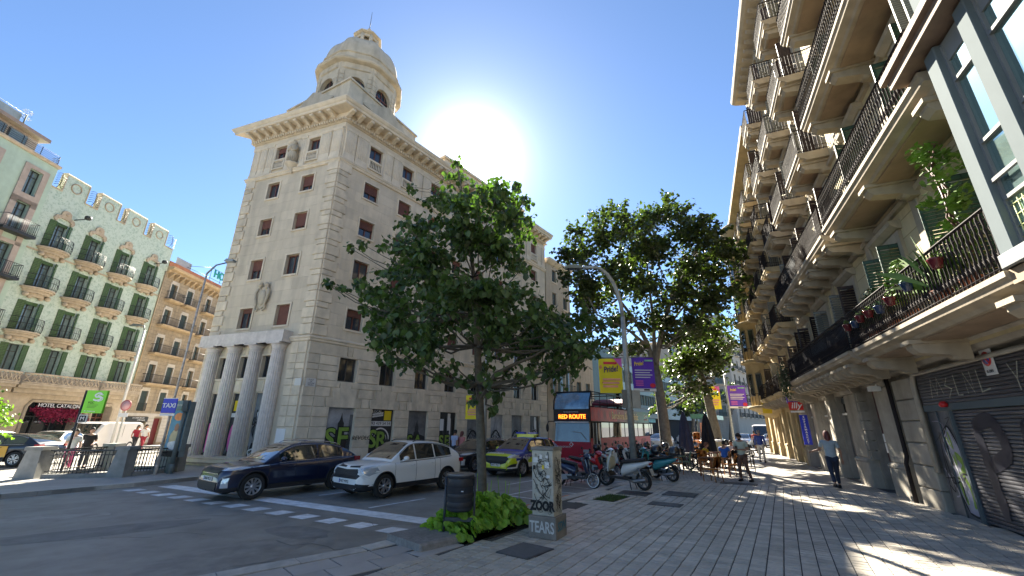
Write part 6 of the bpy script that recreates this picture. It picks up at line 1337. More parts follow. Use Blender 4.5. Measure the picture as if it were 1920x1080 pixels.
def rim_mesh(style, r):
    b = MB(); tire = MB(); T = RX(90); w = .105
    tire.lathe([(r*.66, -w), (r*.9, -w), (r*.985, -w*.8), (r, -w*.4), (r, w*.4), (r*.985, w*.8), (r*.9, w), (r*.66, w), (r*.64, w*.7), (r*.64, -w*.7), (r*.66, -w)], 28, T=T, cap=False)
    b.lathe([(r*.66, .085), (r*.66, .1), (r*.61, .1), (r*.6, .05), (r*.6, .02)], 24, T=T, cap=False)
    n = {'bold': 5, 'multi': 10, 'five': 5}[style]
    for k in range(n):
        a = 2*pi*k/n; M = T @ RZ(math.degrees(a))
        if style == 'multi': b.prism([(r*.1, -.018), (r*.62, -.03), (r*.62, .03), (r*.1, .018)], .06, .09, axis='z', T=M)
        elif style == 'bold':
            for s in (-1, 1): b.prism([(r*.1, s*.02-.02), (r*.62, s*.085-.022), (r*.62, s*.085+.022), (r*.1, s*.02+.02)], .06, .095, axis='z', T=M)
        else: b.prism([(r*.1, -.035), (r*.62, -.05), (r*.62, .05), (r*.1, .035)], .05, .09, axis='z', T=M)
    b.lathe([(r*.2, .05), (r*.2, .1), (.02, .105)], 12, T=T)
    disc = MB(); disc.lathe([(r*.62, -.05), (r*.62, .03), (.02, .03)], 20, T=T)
    return tire.mesh('tyre', m_tyre), b.mesh('rim', m_rimm if style != 'dark' else m_blk_), disc.mesh('brake_disc', m_blk_)
def car(name, label, cat, M, P, body, group=None, plate=None, sc=.93, detail=True, police=False):
    """M: frame on the ground, +X is the nose, +Y the car's left side"""
    M = M @ Matrix.Scale(sc, 4); t = thing(name, label, cat, M, group)
    L0, L1 = P['x0'], P['x1']; wx_ = P['axles']; wr = P.get('wr', .34); W = P['W']/2
    zb = P['zb']; zt = P['belt']; zr = P['roof']; hw = P['wid']
    NX = 56; v = []; ring = None
    def half(x):
        w = interp(hw, x)*W; b0 = interp(zb, x); top = interp(zt, x); h = top-b0; cr = P.get('crown', .035)
        return [(0, b0), (w*.8, b0), (w*.95, b0+.05), (w*.99, b0+h*.22), (w, b0+h*.45), (w*.985, b0+h*.62), (w*.995, b0+h*.72), (w*.97, top-.07), (w*.91, top-.012), (w*.72, top+cr*.5), (w*.4, top+cr*.9), (0, top+cr)]
    H = len(half(0)); N = 2*H-2
    for i in range(NX+1):
        u = i/NX; u = .5-.5*cos(pi*u)*abs(cos(pi*u))**-.25 if 0 < u < 1 and abs(cos(pi*u)) > 1e-6 else u
        x = L0+(L1-L0)*u; h = half(x); full = h+[(-y, z) for y, z in h[-2:0:-1]]
        v += [(x, y, z) for y, z in full]
    f = []; mi = []
    for i in range(NX):
        for j in range(N):
            f.append((i*N+j, (i+1)*N+j, (i+1)*N+(j+1) % N, i*N+(j+1) % N)); k = j if j < H-1 else N-1-j
            xc = (v[i*N+j][0]+v[(i+1)*N+j][0])/2; m_ = 0
            if k <= 2: m_ = 1
            if police:
                if k <= 3 and m_ == 0: m_ = 2
                elif m_ == 0 and 4 <= k <= 7 and xc < wx_[1]-.35: m_ = 3 if int((xc+5)/.62+(k-4)//2) % 2 else 4
                elif m_ == 0 and xc > wx_[1]-.35: m_ = 4 if (k >= 8 or (k >= 5 and xc < wx_[1]+.5)) and xc < L1-.28 else (2 if k < 6 and xc < wx_[1]+.4 else 3)
            mi.append(m_)
    f.append(tuple(range(N))); f.append(tuple(NX*N+j for j in reversed(range(N)))); mi += [0 if not police else 3]*2
    b = MB(); b.v = v; b.f = f; b.mi = mi; b.sm = [True]*len(f); mats = [body, m_blk_]+([m_sw, m_pye, m_pbl] if police else [])
    me = b.mesh('body', mats); cuts = []
    if detail:
        for ax in wx_:
            for s in (1, -1): c = MB(); c.lathe([(wr+.055, -.3), (wr+.055, .4)], 28, T=T3(ax, s*(W-.02), wr) @ RX(90 if s < 0 else -90)); cuts.append(c.mesh('cut', m_blk_))
        n0 = len(mats); me2 = boolean_cut(me, cuts)
        if len(me2.materials) == 0:
            for q in mats: me2.materials.append(q)
        me = me2
        me.polygons.foreach_set('use_smooth', [True]*len(me.polygons))
        try: me.set_sharp_from_angle(angle=R(38))
        except Exception: pass
    put('body', me, t, M)
    # greenhouse
    g0, g1 = P['gh']; rw = P.get('rw', .74)
    def gsec(x):
        w = interp(hw, x)*W*.925; bt = interp(zt, x)-.02; rz = max(interp(zr, x), bt+.002); k = min(1, (rz-bt)/(P['H']-bt-.0)); wr_ = w*(1-(1-rw)*k)
        return w, bt, rz, wr_
    b = MB(); NG = 34; vv = []; sec = 13
    for i in range(NG+1):
        x = g0+(g1-g0)*(.5-.5*cos(pi*i/NG)); w, bt, rz, wt = gsec(x); s = [(w, bt), (w*.886+wt*.114, bt+(rz-bt)*.1), (w*.41+wt*.59, bt+(rz-bt)*.52), (wt, bt+(rz-bt)*.88), (wt*.93, bt+(rz-bt)*.97), (wt*.6, rz+.0), (0, rz+.018)]
        vv += [(x, y, z) for y, z in s+[(-y, z) for y, z in s[-2::-1]]]
    b.add(vv, [(i*sec+j, (i+1)*sec+j, (i+1)*sec+j+1, i*sec+j+1) for i in range(NG) for j in range(sec-1)], 0, True)
    b.build('cabin', (m_pbl if police else P.get('roofm', body)), t).matrix_local = Matrix() if False else Matrix()
    cab = [o for o in kids(t) if o.name.startswith('cabin')][-1]; cab.matrix_local = Matrix(); WM[cab.name] = M.copy()
    def child(mb, nm, m, lab=None): o = put(nm, mb.mesh(nm, m), t, M, lab); return o
    def side(x, tt, s, off=.008):
        w, bt, rz, wt = gsec(x); h = rz-bt
        y = w+(wt-w)*tt/.88 if tt < .88 else wt
        return (x, s*(y+off), bt+h*tt)
    # side windows between given stations following the roof line
    for s in (1, -1):
        for xa, xb in P['sidew']:
            n = 10; lo = []; hi = []
            for i in range(n+1):
                x = xa+(xb-xa)*i/n; w, bt, rz, wt = gsec(x)
                if rz-bt < .07: continue
                lo.append(side(x, .05/(rz-bt)+.0, s)); hi.append(side(x, max(.1, min(.86, 1-.085/(rz-bt))), s))
            if len(lo) < 2: continue
            b = MB(); k = len(lo); fs = [(i, i+1, k+i+1, k+i) for i in range(k-1)]
            if s > 0: fs = [tuple(reversed(q)) for q in fs]
            b.add(lo+hi, fs, 0, True); child(b, 'side_window', m_cglass)
        xa = min(q[0] for q in P['sidew']); xb = max(q[1] for q in P['sidew']); top = [side(xa+(xb-xa)*i/20, max(.1, min(.88, 1-.05/max(.08, gsec(xa+(xb-xa)*i/20)[2]-gsec(xa+(xb-xa)*i/20)[1]))), s, .012) for i in range(21) if gsec(xa+(xb-xa)*i/20)[2]-gsec(xa+(xb-xa)*i/20)[1] > .07]; bot = [side(xa+(xb-xa)*i/20, .02, s, .014) for i in range(21)]
        b = MB(); b.tube(bot, .009, 4); b.tube(top, .009, 4); child(b, 'window_trim', P.get('trim', m_blk_))
        if P.get('rails'): b = MB(); b.tube([(x, s*gsec(x)[3]*.92, gsec(x)[2]+(.035 if 0 < i < 10 else -.01)) for i, x in enumerate([P['rails'][0]+(P['rails'][1]-P['rails'][0])*q/10 for q in range(11)])], .014, 5); child(b, 'roof_rail', P.get('railm', m_blk_))
    def screen(xa, xb, nm):
        b = MB(); n, m_ = 8, 8; vs2 = []
        for i in range(n+1):
            x = xa+(xb-xa)*i/n; w, bt, rz, wt = gsec(x)
            for j in range(m_+1):
                q = -1+2*j/m_; y = q*wt*.93; zz = rz+.018*(1-abs(q)**2)-(.012 if abs(q) > .9 else 0); vs2.append((x+(.012 if xb > xa else -.012), y, zz+.012))
        fs = [(i*(m_+1)+j, i*(m_+1)+j+1, (i+1)*(m_+1)+j+1, (i+1)*(m_+1)+j) for i in range(n) for j in range(m_)]
        b.add(vs2, fs, 0, True); child(b, nm, m_cglass)
    screen(P['ws'][0], P['ws'][1], 'windscreen'); screen(P['rg'][0], P['rg'][1], 'rear_window')
    # wheels
    ti, rim, disc = P['_w'] if '_w' in P else P.setdefault('_w', rim_mesh(P.get('rim', 'bold'), wr))
    for ax in wx_:
        for s in (1, -1):
            Mw = M @ T3(ax, s*(W-.115), wr) @ (RZ(180) if s > 0 else Matrix()); w_ = put('wheel', ti, t, Mw); put('rim', rim, w_, Mw); put('brake_disc', disc, w_, Mw)
            if detail: b = MB(); b.tube([(ax+(wr+.055)*cos(R(a)), s*(W-.006+.004*sin(R(a))), wr+(wr+.055)*sin(R(a))) for a in range(-8, 190, 11)], .02, 5); child(b, 'wheel_arch', P.get('archm', m_blk_))
    if not detail: return t
    # mirrors, handles, shut lines, lamps, plates
    for s in (1, -1):
        xm = P['ws'][0]-.38; zm = interp(zt, xm)+.1; b = MB(); b.ball((xm, s*(W+.1), zm), (.085, .11, .07), 10, 6); b.box(xm-.03, xm+.03, min(s*(W-.06), s*(W+.06)), max(s*(W-.06), s*(W+.06)), zm-.08, zm-.04); child(b, 'mirror', P.get('mirm', body))
        for hx in P['handles']: b = MB(); z = interp(zt, hx)-.13; yy = s*(W*interp(hw, hx)+.006); b.tube([(hx-.09, yy, z), (hx, yy+s*.02, z), (hx+.09, yy, z)], .014, 5); child(b, 'door_handle', body)
        for lx_ in P['shuts']:
            b = MB(); hh = half(lx_); b.tube([(lx_, s*(y+.001), z) for y, z in hh[3:9]], .006, 3); child(b, 'door_seam', m_blk_)
        b = MB(); b.box(wx_[0]+wr+.05, wx_[1]-wr-.05, min(s*(W-.02), s*(W+.012)), max(s*(W-.02), s*(W+.012)), P['sill'], P['sill']+.1); child(b, 'sill_trim', P.get('sillm', m_blk_))
    nose = L1
    def sx(y, z):
        x = L1
        while x > L1-1.2:
            h = half(x); w_ = 0; top = h[-1][1]
            if z <= top:
                for (ya, za), (yb, zb2) in zip(h, h[1:]):
                    if za <= z <= zb2 and zb2 > za: w_ = max(w_, ya+(yb-ya)*(z-za)/(zb2-za))
                if w_ >= abs(y): break
            x -= .004
        return x+.018
    for nm, m, polys in P['front'](W):
        for pl in polys:
            q = []
            for i in range(len(pl)):
                p0, p1 = Vector(pl[i]), Vector(pl[(i+1) % len(pl)]); k = max(1, int((p1-p0).length/.045)); q += [p0.lerp(p1, j/k) for j in range(k)]
            n = len(q); c = sum(q, Vector())/n; rings = [[c+(p-c)*s_ for p in q] for s_ in (1, .75, .5, .25)]; v = [(sx(p.y, p.z), p.y, p.z) for r_ in rings for p in r_]+[(sx(c.y, c.z), c.y, c.z)]+[(sx(p.y, p.z)-.03, p.y, p.z) for p in q]
            b = MB(); b.add(v, [(k*n+i, k*n+(i+1) % n, (k+1)*n+(i+1) % n, (k+1)*n+i) for k in range(3) for i in range(n)]+[(3*n+i, 3*n+(i+1) % n, 4*n) for i in range(n)]+[(i, 4*n+1+i, 4*n+1+(i+1) % n, (i+1) % n) for i in range(n)], 0); child(b, nm, m if m else body)
    b = MB(); b.box(nose+.0, nose+.02, -.26, .26, P['pz'], P['pz']+.11); pl_ = child(b, 'number_plate', m_plate)
    b = MB(); b.box(nose+.018, nose+.023, -.26, -.225, P['pz'], P['pz']+.11); put('plate_band', b.mesh('plate_band', m_eu), pl_, M)
    if plate: text(plate, .115, m_ink, pl_, M @ T3(nose+.024, .015, P['pz']+.056) @ RZ(90), extrude=.001, sx=.9)
    b = MB(); b.box(L0-.015, L0+.03, -.26, .26, P['pz']+.25, P['pz']+.36); child(b, 'number_plate', m_plate)
    for s in (1, -1): b = MB(); b.box(L0-.01, L0+.22, min(s*(W*.62), s*(W*.93)), max(s*W*.62, s*W*.93), P['tz'], P['tz']+.13); child(b, 'tail_light', m_tail)
    return t
def mir(pl): return [[(x, -y, z) for x, y, z in reversed(p)] for p in pl]
def suvfront(kind):
    def fn(W):
        o = []
        X = 2.16
        if kind == 'white':
            g = [[(X+.02, -.62, .58), (X+.02, .62, .58), (X-.04, .76, .72), (X-.02, .6, .86), (X+.03, 0, .83), (X-.02, -.6, .86), (X-.04, -.76, .72)]]
            o.append(('grille', m_blk_, g)); o.append(('lower_grille', m_blk_, [[(X+.03, -.6, .24), (X+.03, .6, .24), (X+.02, .62, .42), (X+.02, -.62, .42)]])); 
            o.append(('upper_grille', m_blk_, [[(X+.02, -.58, .90), (X+.02, -.1, .885), (X+.02, -.1, .925), (X-.0, -.56, .955)], [(X+.02, .1, .885), (X+.02, .58, .90), (X-.0, .56, .955), (X+.02, .1, .925)]]))
            dr = [[(X-.06, .63, .90), (X-.12, .86, .60), (X-.1, .80, .57), (X-.0, .56, .86)], [(X-.30, .80, 1.02), (X-.06, .63, .91), (X-.02, .56, .88), (X-.25, .72, 1.0)]]
            hl_ = [[(X-.10, .66, .90), (X-.14, .84, .66), (X-.30, .905, .76), (X-.24, .86, .94)]]
            o.append(('daytime_light', m_sw, dr+mir(dr))); o.append(('headlight', m_head, hl_+mir(hl_))); fg = [[(X-.02, .55, .36), (X-.14, .86, .3), (X-.18, .88, .42), (X-.04, .6, .46)]]; o.append(('fog_surround', m_blk_, fg+mir(fg))); sk = [[(X+.035, -.62, .2), (X+.035, .62, .2), (X+.03, .6, .235), (X+.03, -.6, .235)]]; o.append(('skid_plate', m_rimm, sk))
        elif kind == 'dark':
            g = [[(X+.01, -.5, .72), (X+.01, .5, .72), (X-.01, .58, .80), (X-.0, .5, .86), (X-.0, -.5, .86), (X-.01, -.58, .80)]]; o.append(('grille', m_blk_, g)); c_ = [[(X+.02, -.52, .70), (X+.02, .52, .70), (X+.02, .5, .725), (X+.02, -.5, .725)]]; o.append(('chrome_strip', m_chrome, c_)); o.append(('lower_grille', m_blk_, [[(X+.03, -.55, .26), (X+.03, .55, .26), (X+.02, .6, .5), (X+.02, -.6, .5)]]))
            hl_ = [[(X-.04, .56, .80), (X-.2, .86, .80), (X-.42, .90, .9), (X-.2, .74, .9), (X-.06, .58, .87)]]; o.append(('headlight', m_head, hl_+mir(hl_))); fg = [[(X-.08, .72, .36), (X-.13, .82, .36), (X-.13, .82, .62), (X-.08, .74, .62)]]; o.append(('fog_lamp', m_head, fg+mir(fg)))
        else:
            g = [[(X+.01, -.55, .60), (X+.01, -.2, .5), (X+.01, .2, .5), (X+.01, .55, .60), (X-.02, .68, .76), (X-.0, .6, .86), (X-.0, -.6, .86), (X-.02, -.68, .76)]]; o.append(('grille', m_blk_, g)); o.append(('lower_grille', m_blk_, [[(X+.02, -.5, .24), (X+.02, .5, .24), (X+.02, .62, .36), (X+.02, -.62, .36)]])); hl_ = [[(X-.04, .6, .82), (X-.2, .9, .78), (X-.42, .905, .92), (X-.12, .7, .92)]]; o.append(('headlight', m_head, hl_+mir(hl_))); fg = [[(X-.04, .6, .4), (X-.14, .86, .44), (X-.16, .88, .58), (X-.1, .74, .52)]]; o.append(('fog_surround', m_blk_, fg+mir(fg)))
        return o
    return fn
SUV = dict(x0=-2.18, x1=2.18, W=1.84, H=1.62, axles=(-1.32, 1.34), wr=.35, zb=[(-2.18, .5), (-2.0, .3), (-1.6, .24), (1.5, .22), (2.05, .22), (2.18, .28)], belt=[(-2.18, .78), (-2.13, 1.0), (-1.9, 1.12), (-1.2, 1.08), (0, 1.03), (.95, 1.01), (1.5, .99), (1.9, .94), (2.1, .86), (2.18, .66)], wid=[(-2.18, .80), (-2.0, .93), (-1.3, 1), (1.3, 1), (1.8, .95), (2.05, .86), (2.18, .72)], roof=[(-2.1, 1.08), (-1.9, 1.22), (-1.55, 1.44), (-.9, 1.585), (-.1, 1.62), (.3, 1.57), (.7, 1.34), (1.12, 1.02)], gh=(-2.06, 1.14), ws=(1.05, .32), rg=(-2.0, -1.7), sidew=[(-1.55, -.78), (-.72, .08), (.14, .78)], rails=(-1.6, .1), handles=(-.62, .3), shuts=(-.98, -.75+.02, .12, .98), sill=.26, pz=.44, tz=.88, front=suvfront('white'), rim='bold')
SED = dict(SUV, H=1.5, roof=[(-2.1, 1.0), (-1.7, 1.25), (-1.2, 1.43), (-.5, 1.495), (.1, 1.47), (.5, 1.33), (1.1, .96)], gh=(-2.1, 1.1), ws=(1.02, .22), rg=(-1.95, -1.35), belt=[(-2.18, .78), (-2.13, .96), (-1.9, 1.04), (-1.2, 1.02), (0, .97), (.95, .94), (1.5, .91), (1.9, .86), (2.1, .78), (2.18, .6)], sidew=[(-1.5, -.62), (-.56, .66)], front=suvfront('dark'), rim='multi', trim=m_chrome, pz=.52, shuts=(-.6, .15, .95), rails=(-1.5, .05), railm=m_chrome)
POL = dict(SUV, front=suvfront('police'), rim='five', roof=[(-2.08, 1.1), (-1.9, 1.3), (-1.5, 1.54), (-.8, 1.61), (-.1, 1.62), (.3, 1.57), (.75, 1.33), (1.18, 1.02)], gh=(-2.08, 1.2), ws=(1.1, .34), sidew=[(-1.6, -.82), (-.76, .02), (.1, .85)], rails=None)
m_pwh = paint('pearl_white_paint', (.82, .81, .79)); m_pnv = paint('navy_paint', (.008, .014, .045), .3); m_pbk = paint('black_blue_paint', (.01, .012, .02), .2); m_pye = paint('fluorescent_yellow_paint', (.60, .68, .01)); m_pbl = paint('police_blue_paint', (.012, .03, .30)); m_pyt = paint('taxi_yellow_paint', (.75, .38, .01)); m_psl = paint('silver_paint', (.42, .44, .46), .5)
RZ_ = -.112
def onroad(px, py, az): p = gp(px, py, RZ_); return FR(p.x, p.y, az, RZ_)
def heading(p, az): return FR(p[0], p[1], az, RZ_)
def placew(px, py, az, P, sc=.93, axle=1, side=1):
    """frame such that the given wheel contact lands at the pixel; az = compass heading of the nose"""
    g = gp(px, py, RZ_); lx_ = P['axles'][axle]*sc; ly = side*(P['W']/2-.1)*sc; h = Vector((sin(R(az)), cos(R(az)), 0)); l = Vector((-h.y, h.x, 0)); q = g-h*lx_-l*ly; return FR(q.x, q.y, az, RZ_)
HD = 217.2
car('parked_car', 'white pearl sport utility car with bold black and silver wheels, stopped at the line', 'car', placew(716, 934, HD, SUV, .94), SUV, m_pwh, plate='9407 MMG', sc=.94, group='cars waiting at the crossing')
car('parked_car', 'dark navy blue hatchback crossover with chrome window trim, leftmost car at the stop line', 'car', placew(467, 937, HD-2, SED, .98), SED, m_pnv, plate='9640 MLX', sc=.98, group='cars waiting at the crossing')
pc_ = car('police_car', 'fluorescent yellow, blue and white police car behind the white one', 'police car', placew(978, 894, HD-1, POL, .95), POL, m_pye, plate='8477 MLT', sc=.95, police=True, group='cars waiting at the crossing')
PM = WM[pc_.name]
b = MB(); b.box(-.45, -.15, -.5, .5, 1.6, 1.72); b.box(-.42, -.2, -.62, .62, 1.72, 1.76); put('light_bar_base', b.mesh('light_bar_base', m_pye), pc_, PM)
for s in (-1, 1): b = MB(); b.box(-.4, -.22, min(s*.1, s*.6), max(s*.1, s*.6), 1.765, 1.85); put('light_bar', b.mesh('light_bar', m_pbl if s > 0 else m_blu), pc_, PM)
text('Policia', .2, m_sw, pc_, PM @ T3(1.1, .925, .78) @ RZ(180), sx=1.1, shear=.2); text('GUÀRDIA URBANA', .11, m_sw, pc_, PM @ T3(2.19, 0, .98) @ RZ(90) @ RX(-50))
P3 = dict(SED, H=1.56); car('parked_car', 'black blue car partly hidden behind the young tree trunk, left of the police car', 'car', placew(888, 886, HD, P3, .95), P3, m_pbk, plate='', sc=.95, group='cars waiting at the crossing')
# traffic across the square and down the street
TX = dict(SUV, H=1.5, roof=SED['roof'], belt=SED['belt'], gh=SED['gh'], ws=SED['ws'], rg=SED['rg'], sidew=SED['sidew'], rim='five', rails=None, trim=m_chrome)
tx_ = car('taxi', 'black and yellow taxi cut off by the left edge of the picture', 'taxi', placew(22, 876, 262, TX, .98, 0, 1), TX, m_pbk, plate='', sc=.98)
tM = WM[tx_.name]; b = MB()
for s in (-1, 1): b.box(-.95, .98, min(s*.925, s*.935), max(s*.925, s*.935), .45, .93)
put('door_panel', b.mesh('door_panel', m_pyt), tx_, tM)
car('passing_car', 'white saloon with a dark roof just behind the taxi on the sunny square', 'car', FR(-27.5, 26.5, 158, RZ_), dict(SED, rails=None), m_pwh, sc=1.0)
car('passing_car', 'silver white car between the taxi and the white saloon', 'car', FR(-30.2, 25.0, 170, RZ_), dict(SED, rails=None), m_psl, sc=1.0)
car('passing_car', 'small white car with a black front near the shop below the ochre building', 'car', FR(-23.2, 34.5, 168, RZ_), dict(SUV, rails=None), m_pwh, sc=.95)
def van(name, label, M, col, L=5.2, H=2.1, W=1.95):
    t = thing(name, label, 'van', M); prof = [(-L/2, .35), (L/2-.1, .3), (L/2, .55), (L/2-.05, .95), (L/2-.75, 1.2), (L/2-1.35, H-.12), (L/2-1.7, H), (-L/2+.15, H), (-L/2, H-.2)]
    b = MB(); n = len(prof); N_ = 7; v = []
    for k in range(N_):
        y = (-1+2*k/(N_-1)); sc = 1 if 0 < k < N_-1 else .95
        for x, z in prof: v.append((x*(1 if 0 < k < N_-1 else .985), y*W/2*(1-.08*max(0, (z-1)/H)), .35+(z-.35)*sc if z > .5 else z))
    b.add(v, [(k*n+i, (k+1)*n+i, (k+1)*n+(i+1) % n, k*n+(i+1) % n) for k in range(N_-1) for i in range(n)]+[tuple(range(n)), tuple((N_-1)*n+i for i in reversed(range(n)))]); put('body', b.mesh('body', col), t, M)
    for s in (1, -1):
        b = MB(); y = s*(W/2*.965+.012); pl = [(L/2-.85, y, 1.25), (L/2-1.75, y, 1.25), (L/2-1.75, y*.97, H-.3), (L/2-1.42, y*.97, H-.3)]; b.add(pl, [(0, 1, 2, 3) if s > 0 else (3, 2, 1, 0)]); put('side_window', b.mesh('side_window', m_cglass), t, M)
        b = MB(); b.box(-L/2+.3, L/2-1.9, min(y, y*1.004), max(y, y*1.004), .9, .93); b.box(-L/2+1.9, -L/2+1.92, min(y, y*1.006), max(y, y*1.006), .4, H-.2); put('side_rail', b.mesh('side_rail', m_blk_), t, M)
    b = MB(); b.add([(L/2-.73, -W*.42, 1.24), (L/2-.73, W*.42, 1.24), (L/2-1.32, W*.40, H-.16), (L/2-1.32, -W*.40, H-.16)], [(0, 1, 2, 3)]); o = put('windscreen', b.mesh('windscreen', m_cglass), t, M @ T3(.03, 0, .02))
    ti, rim, disc = SUV['_w']
    for ax in (-L/2+1, L/2-.95):
        for s in (1, -1): Mw = M @ T3(ax, s*(W/2-.1), .34) @ (RZ(180) if s > 0 else Matrix()); w_ = put('wheel', ti, t, Mw); put('rim', rim, w_, Mw)
    return t
van('delivery_van', 'plain white van parked in front of the hotel door', FR(-29.3, 31.5, 175, RZ_), m_pwh, L=5.0, H=2.05); van('delivery_van', 'white van coming down the far street beyond the pavement', FR(32.5, 56.5, 214, RZ_), m_pwh, H=2.5)
cs = [('dark green saloon in the far traffic', 21.5, 47, m_pbk), ('silver car in the far traffic just left of the blue shirted walker', 26.5, 50, m_psl), ('white car in the far traffic behind the folded parasols', 15.5, 45.5, m_pwh), ('pale blue car nearest the far white van', 30.0, 50.5, m_psl), ('white hatchback far down the street near the banners', 24, 60, m_pwh)]
for lab, x, y, m in cs: car('passing_car', lab, 'car', FR(x, y, 215, RZ_), dict(SED, rails=None), m, sc=.98, detail=False, group='cars in the far traffic')
# sightseeing bus with open top
BA = 34; bl0 = Vector((2.62, 26.3, 0)); bw = 2.35; fdir = Vector((cos(R(BA)), -sin(R(BA)), 0)); hdv = Vector((-sin(R(BA)), -cos(R(BA)), 0)); bo_ = bl0+fdir*bw/2; BM = FR(bo_.x, bo_.y, BA+180, RZ_)  # origin: middle of the front, +X ahead
bus = thing('sightseeing_bus', 'open topped double decker sightseeing bus with a red route display and long side banner', 'bus', BM)
m_bred = mat('bus_red_paint', (.42, .012, .03), .45, var=.05); m_bbk = mat('bus_black', (.01, .01, .012), .6, var=.05); HB = 4.02; LB_ = 11.5; w2 = bw/2
def bput(b, nm, m, par=None, lab=None): return put(nm, b.mesh(nm, m), par or bus, BM, lab)
b = MB(); b.box(-LB_, -.0, -w2, w2, .3, 1.25); b.box(-LB_, -.1, -w2+.02, w2-.02, 1.25, 1.4); bput(b, 'lower_body', m_bred)
b = MB(); b.box(-LB_, -.12, -w2+.03, w2-.03, 1.4, 2.35); bput(b, 'lower_saloon', m_hole)
b = MB(); b.box(-LB_, -.02, -w2, w2, 2.3, 2.42); b.box(-LB_, -.02, -w2, -w2+.06, 2.42, 3.12); b.box(-LB_, -.02, w2-.06, w2, 2.42, 3.12); b.box(-LB_, -LB_+.06, -w2, w2, 2.42, 3.1); bput(b, 'upper_body', m_bbk)
b = MB(); b.add([(.02, -w2+.05, 1.2), (.02, w2-.05, 1.2), (-.1, w2-.08, 2.3), (-.1, -w2+.08, 2.3)], [(0, 1, 2, 3)]); bput(b, 'windscreen', mat('bus_glass', (.05, .10, .10), .05, var=.4, vs_=1.5, spec=1., coat=1.))
b = MB(); b.add([(.04, -w2+.04, 2.3), (.04, w2-.04, 2.3), (.02, w2-.04, 3.0), (.02, -w2+.04, 3.0)], [(0, 1, 2, 3)]); b.box(-.15, .03, -w2, w2, 2.28, 3.02); bput(b, 'display_panel', m_bbk)
m_led = mat('led_orange', (.9, .12, .01), .5, var=0, emit=(1., .13, .01), es=1.6); text('RED ROUTE', .33, m_led, bus, BM @ T3(.06, .05, 2.58) @ RZ(90), 'route_display', offset=.004)
text('barcelonabusturistic.cat', .1, m_sw, bus, BM @ T3(.06, .0, 2.86) @ RZ(90))
m_upg = mat('upper_windscreen', (.07, .16, .26), .05, var=.5, vs_=1.2, spec=1., coat=1.)
b = MB(); n = 6; vs2 = []
for i in range(n+1):
    t_ = i/n; 
    for j in range(7): q = -1+2*j/6; vs2.append((.06-.42*t_**2-.06*q*q, q*(w2-.06), 3.02+.98*t_))
b.add(vs2, [(i*7+j, i*7+j+1, (i+1)*7+j+1, (i+1)*7+j) for i in range(n) for j in range(6)], 0, True); bput(b, 'upper_windscreen', m_upg)
b = MB()
for s in (-1, 1): b.tube([(.0, s*w2, 3.0), (-.06, s*w2, 3.5), (-.35, s*w2, 4.0), (-.6, s*w2, 4.03)], .05, 6); b.tube([(-.4, s*w2, 4.03), (-6.5, s*w2, 4.0)], .03, 5); b.tube([(-.4, s*w2, 3.45), (-LB_, s*w2, 3.4)], .02, 4)
for k in range(6):
    for s in (-1, 1): b.tube([(-.4-1.2*k, s*w2, 3.1), (-.4-1.2*k, s*w2, 4.01)], .022, 4)
for k in range(3): b.tube([(-.4-2*k, -w2, 4.02), (-.4-2*k, w2, 4.02)], .03, 5)
b.tube([(-.38, -w2, 4.03), (-.38, w2, 4.03)], .05, 5); bput(b, 'upper_frame', m_bbk)
for s in (1,):   # side banner facing the pavement: colours run red to green along it
    cols = [(.50, .03, .05), (.40, .05, .09), (.55, .06, .08), (.24, .05, .08), (.14, .08, .10), (.07, .10, .11), (.03, .13, .12), (.03, .15, .13)]
    n = len(cols); b = MB()
    for k, c in enumerate(cols):
        xa = -.12-11.3*k/n; xb = -.12-11.3*(k+1)/n; b.add([(xa, w2+.01, 2.36), (xb, w2+.01, 2.36), (xb, w2+.01, 3.14), (xa, w2+.01, 3.14)], [(3, 2, 1, 0)], k)
        for q in range(3): xm = xa+(xb-xa)*(q+.5)/3; h_ = .25; b.add([(xm-.22, w2+.013, 2.75), (xm, w2+.013, 2.42), (xm+.22, w2+.013, 2.75), (xm, w2+.013, 3.08)], [(0, 1, 2, 3)], (k+1+q % 2) % n if k < 3 else k)
    bput(b, 'side_banner', [mat('banner_tone_%s' % 'abcdefgh'[i], c, .4, var=.12, vs_=2) for i, c in enumerate(cols)])
    text('Barcelona Bus Turístic', .62, mat('banner_cream', (.66, .58, .38), .5, var=0), bus, BM @ T3(-6.1, w2+.02, 2.72) @ RZ(180), 'lettering', offset=.012, sx=.95); text('Gaudí', .3, m_sw, bus, BM @ T3(-10.6, w2+.02, 2.85) @ RZ(180)); text('i molt més', .2, m_red, bus, BM @ T3(-10.6, w2+.02, 2.6) @ RZ(180))
for k in range(7): b = MB(); xa = -1.6-1.4*k; b.box(xa-1.25, xa, w2-.02, w2+.005, 1.42, 2.28); bput(b, 'side_window', m_cglass)
b = MB(); b.box(-1.4, -.35, w2-.02, w2+.005, .4, 2.25); dr_ = bput(b, 'door', m_cglass); b = MB(); 
for xx in (-1.4, -.9, -.4): b.box(xx, xx+.05, w2, w2+.02, .4, 2.25)
put('door_frame', b.mesh('door_frame', m_rimm), dr_, BM)
b = MB(); b.tube([(.03, w2-.04, 1.2), (-.1, w2-.06, 2.3)], .035, 5); b.tube([(.02, w2-.25, 1.3), (-.0, w2-.6, 1.7), (-.05, w2-1.2, 1.75)], .015, 4); bput(b, 'front_pillar', mat('tan_pillar', (.35, .28, .2), .5))
for s in (-1, 1): b = MB(); b.box(.0, .06, min(s*.7, s*1.05), max(s*.7, s*1.05), .62, .8); bput(b, 'headlight', m_head)
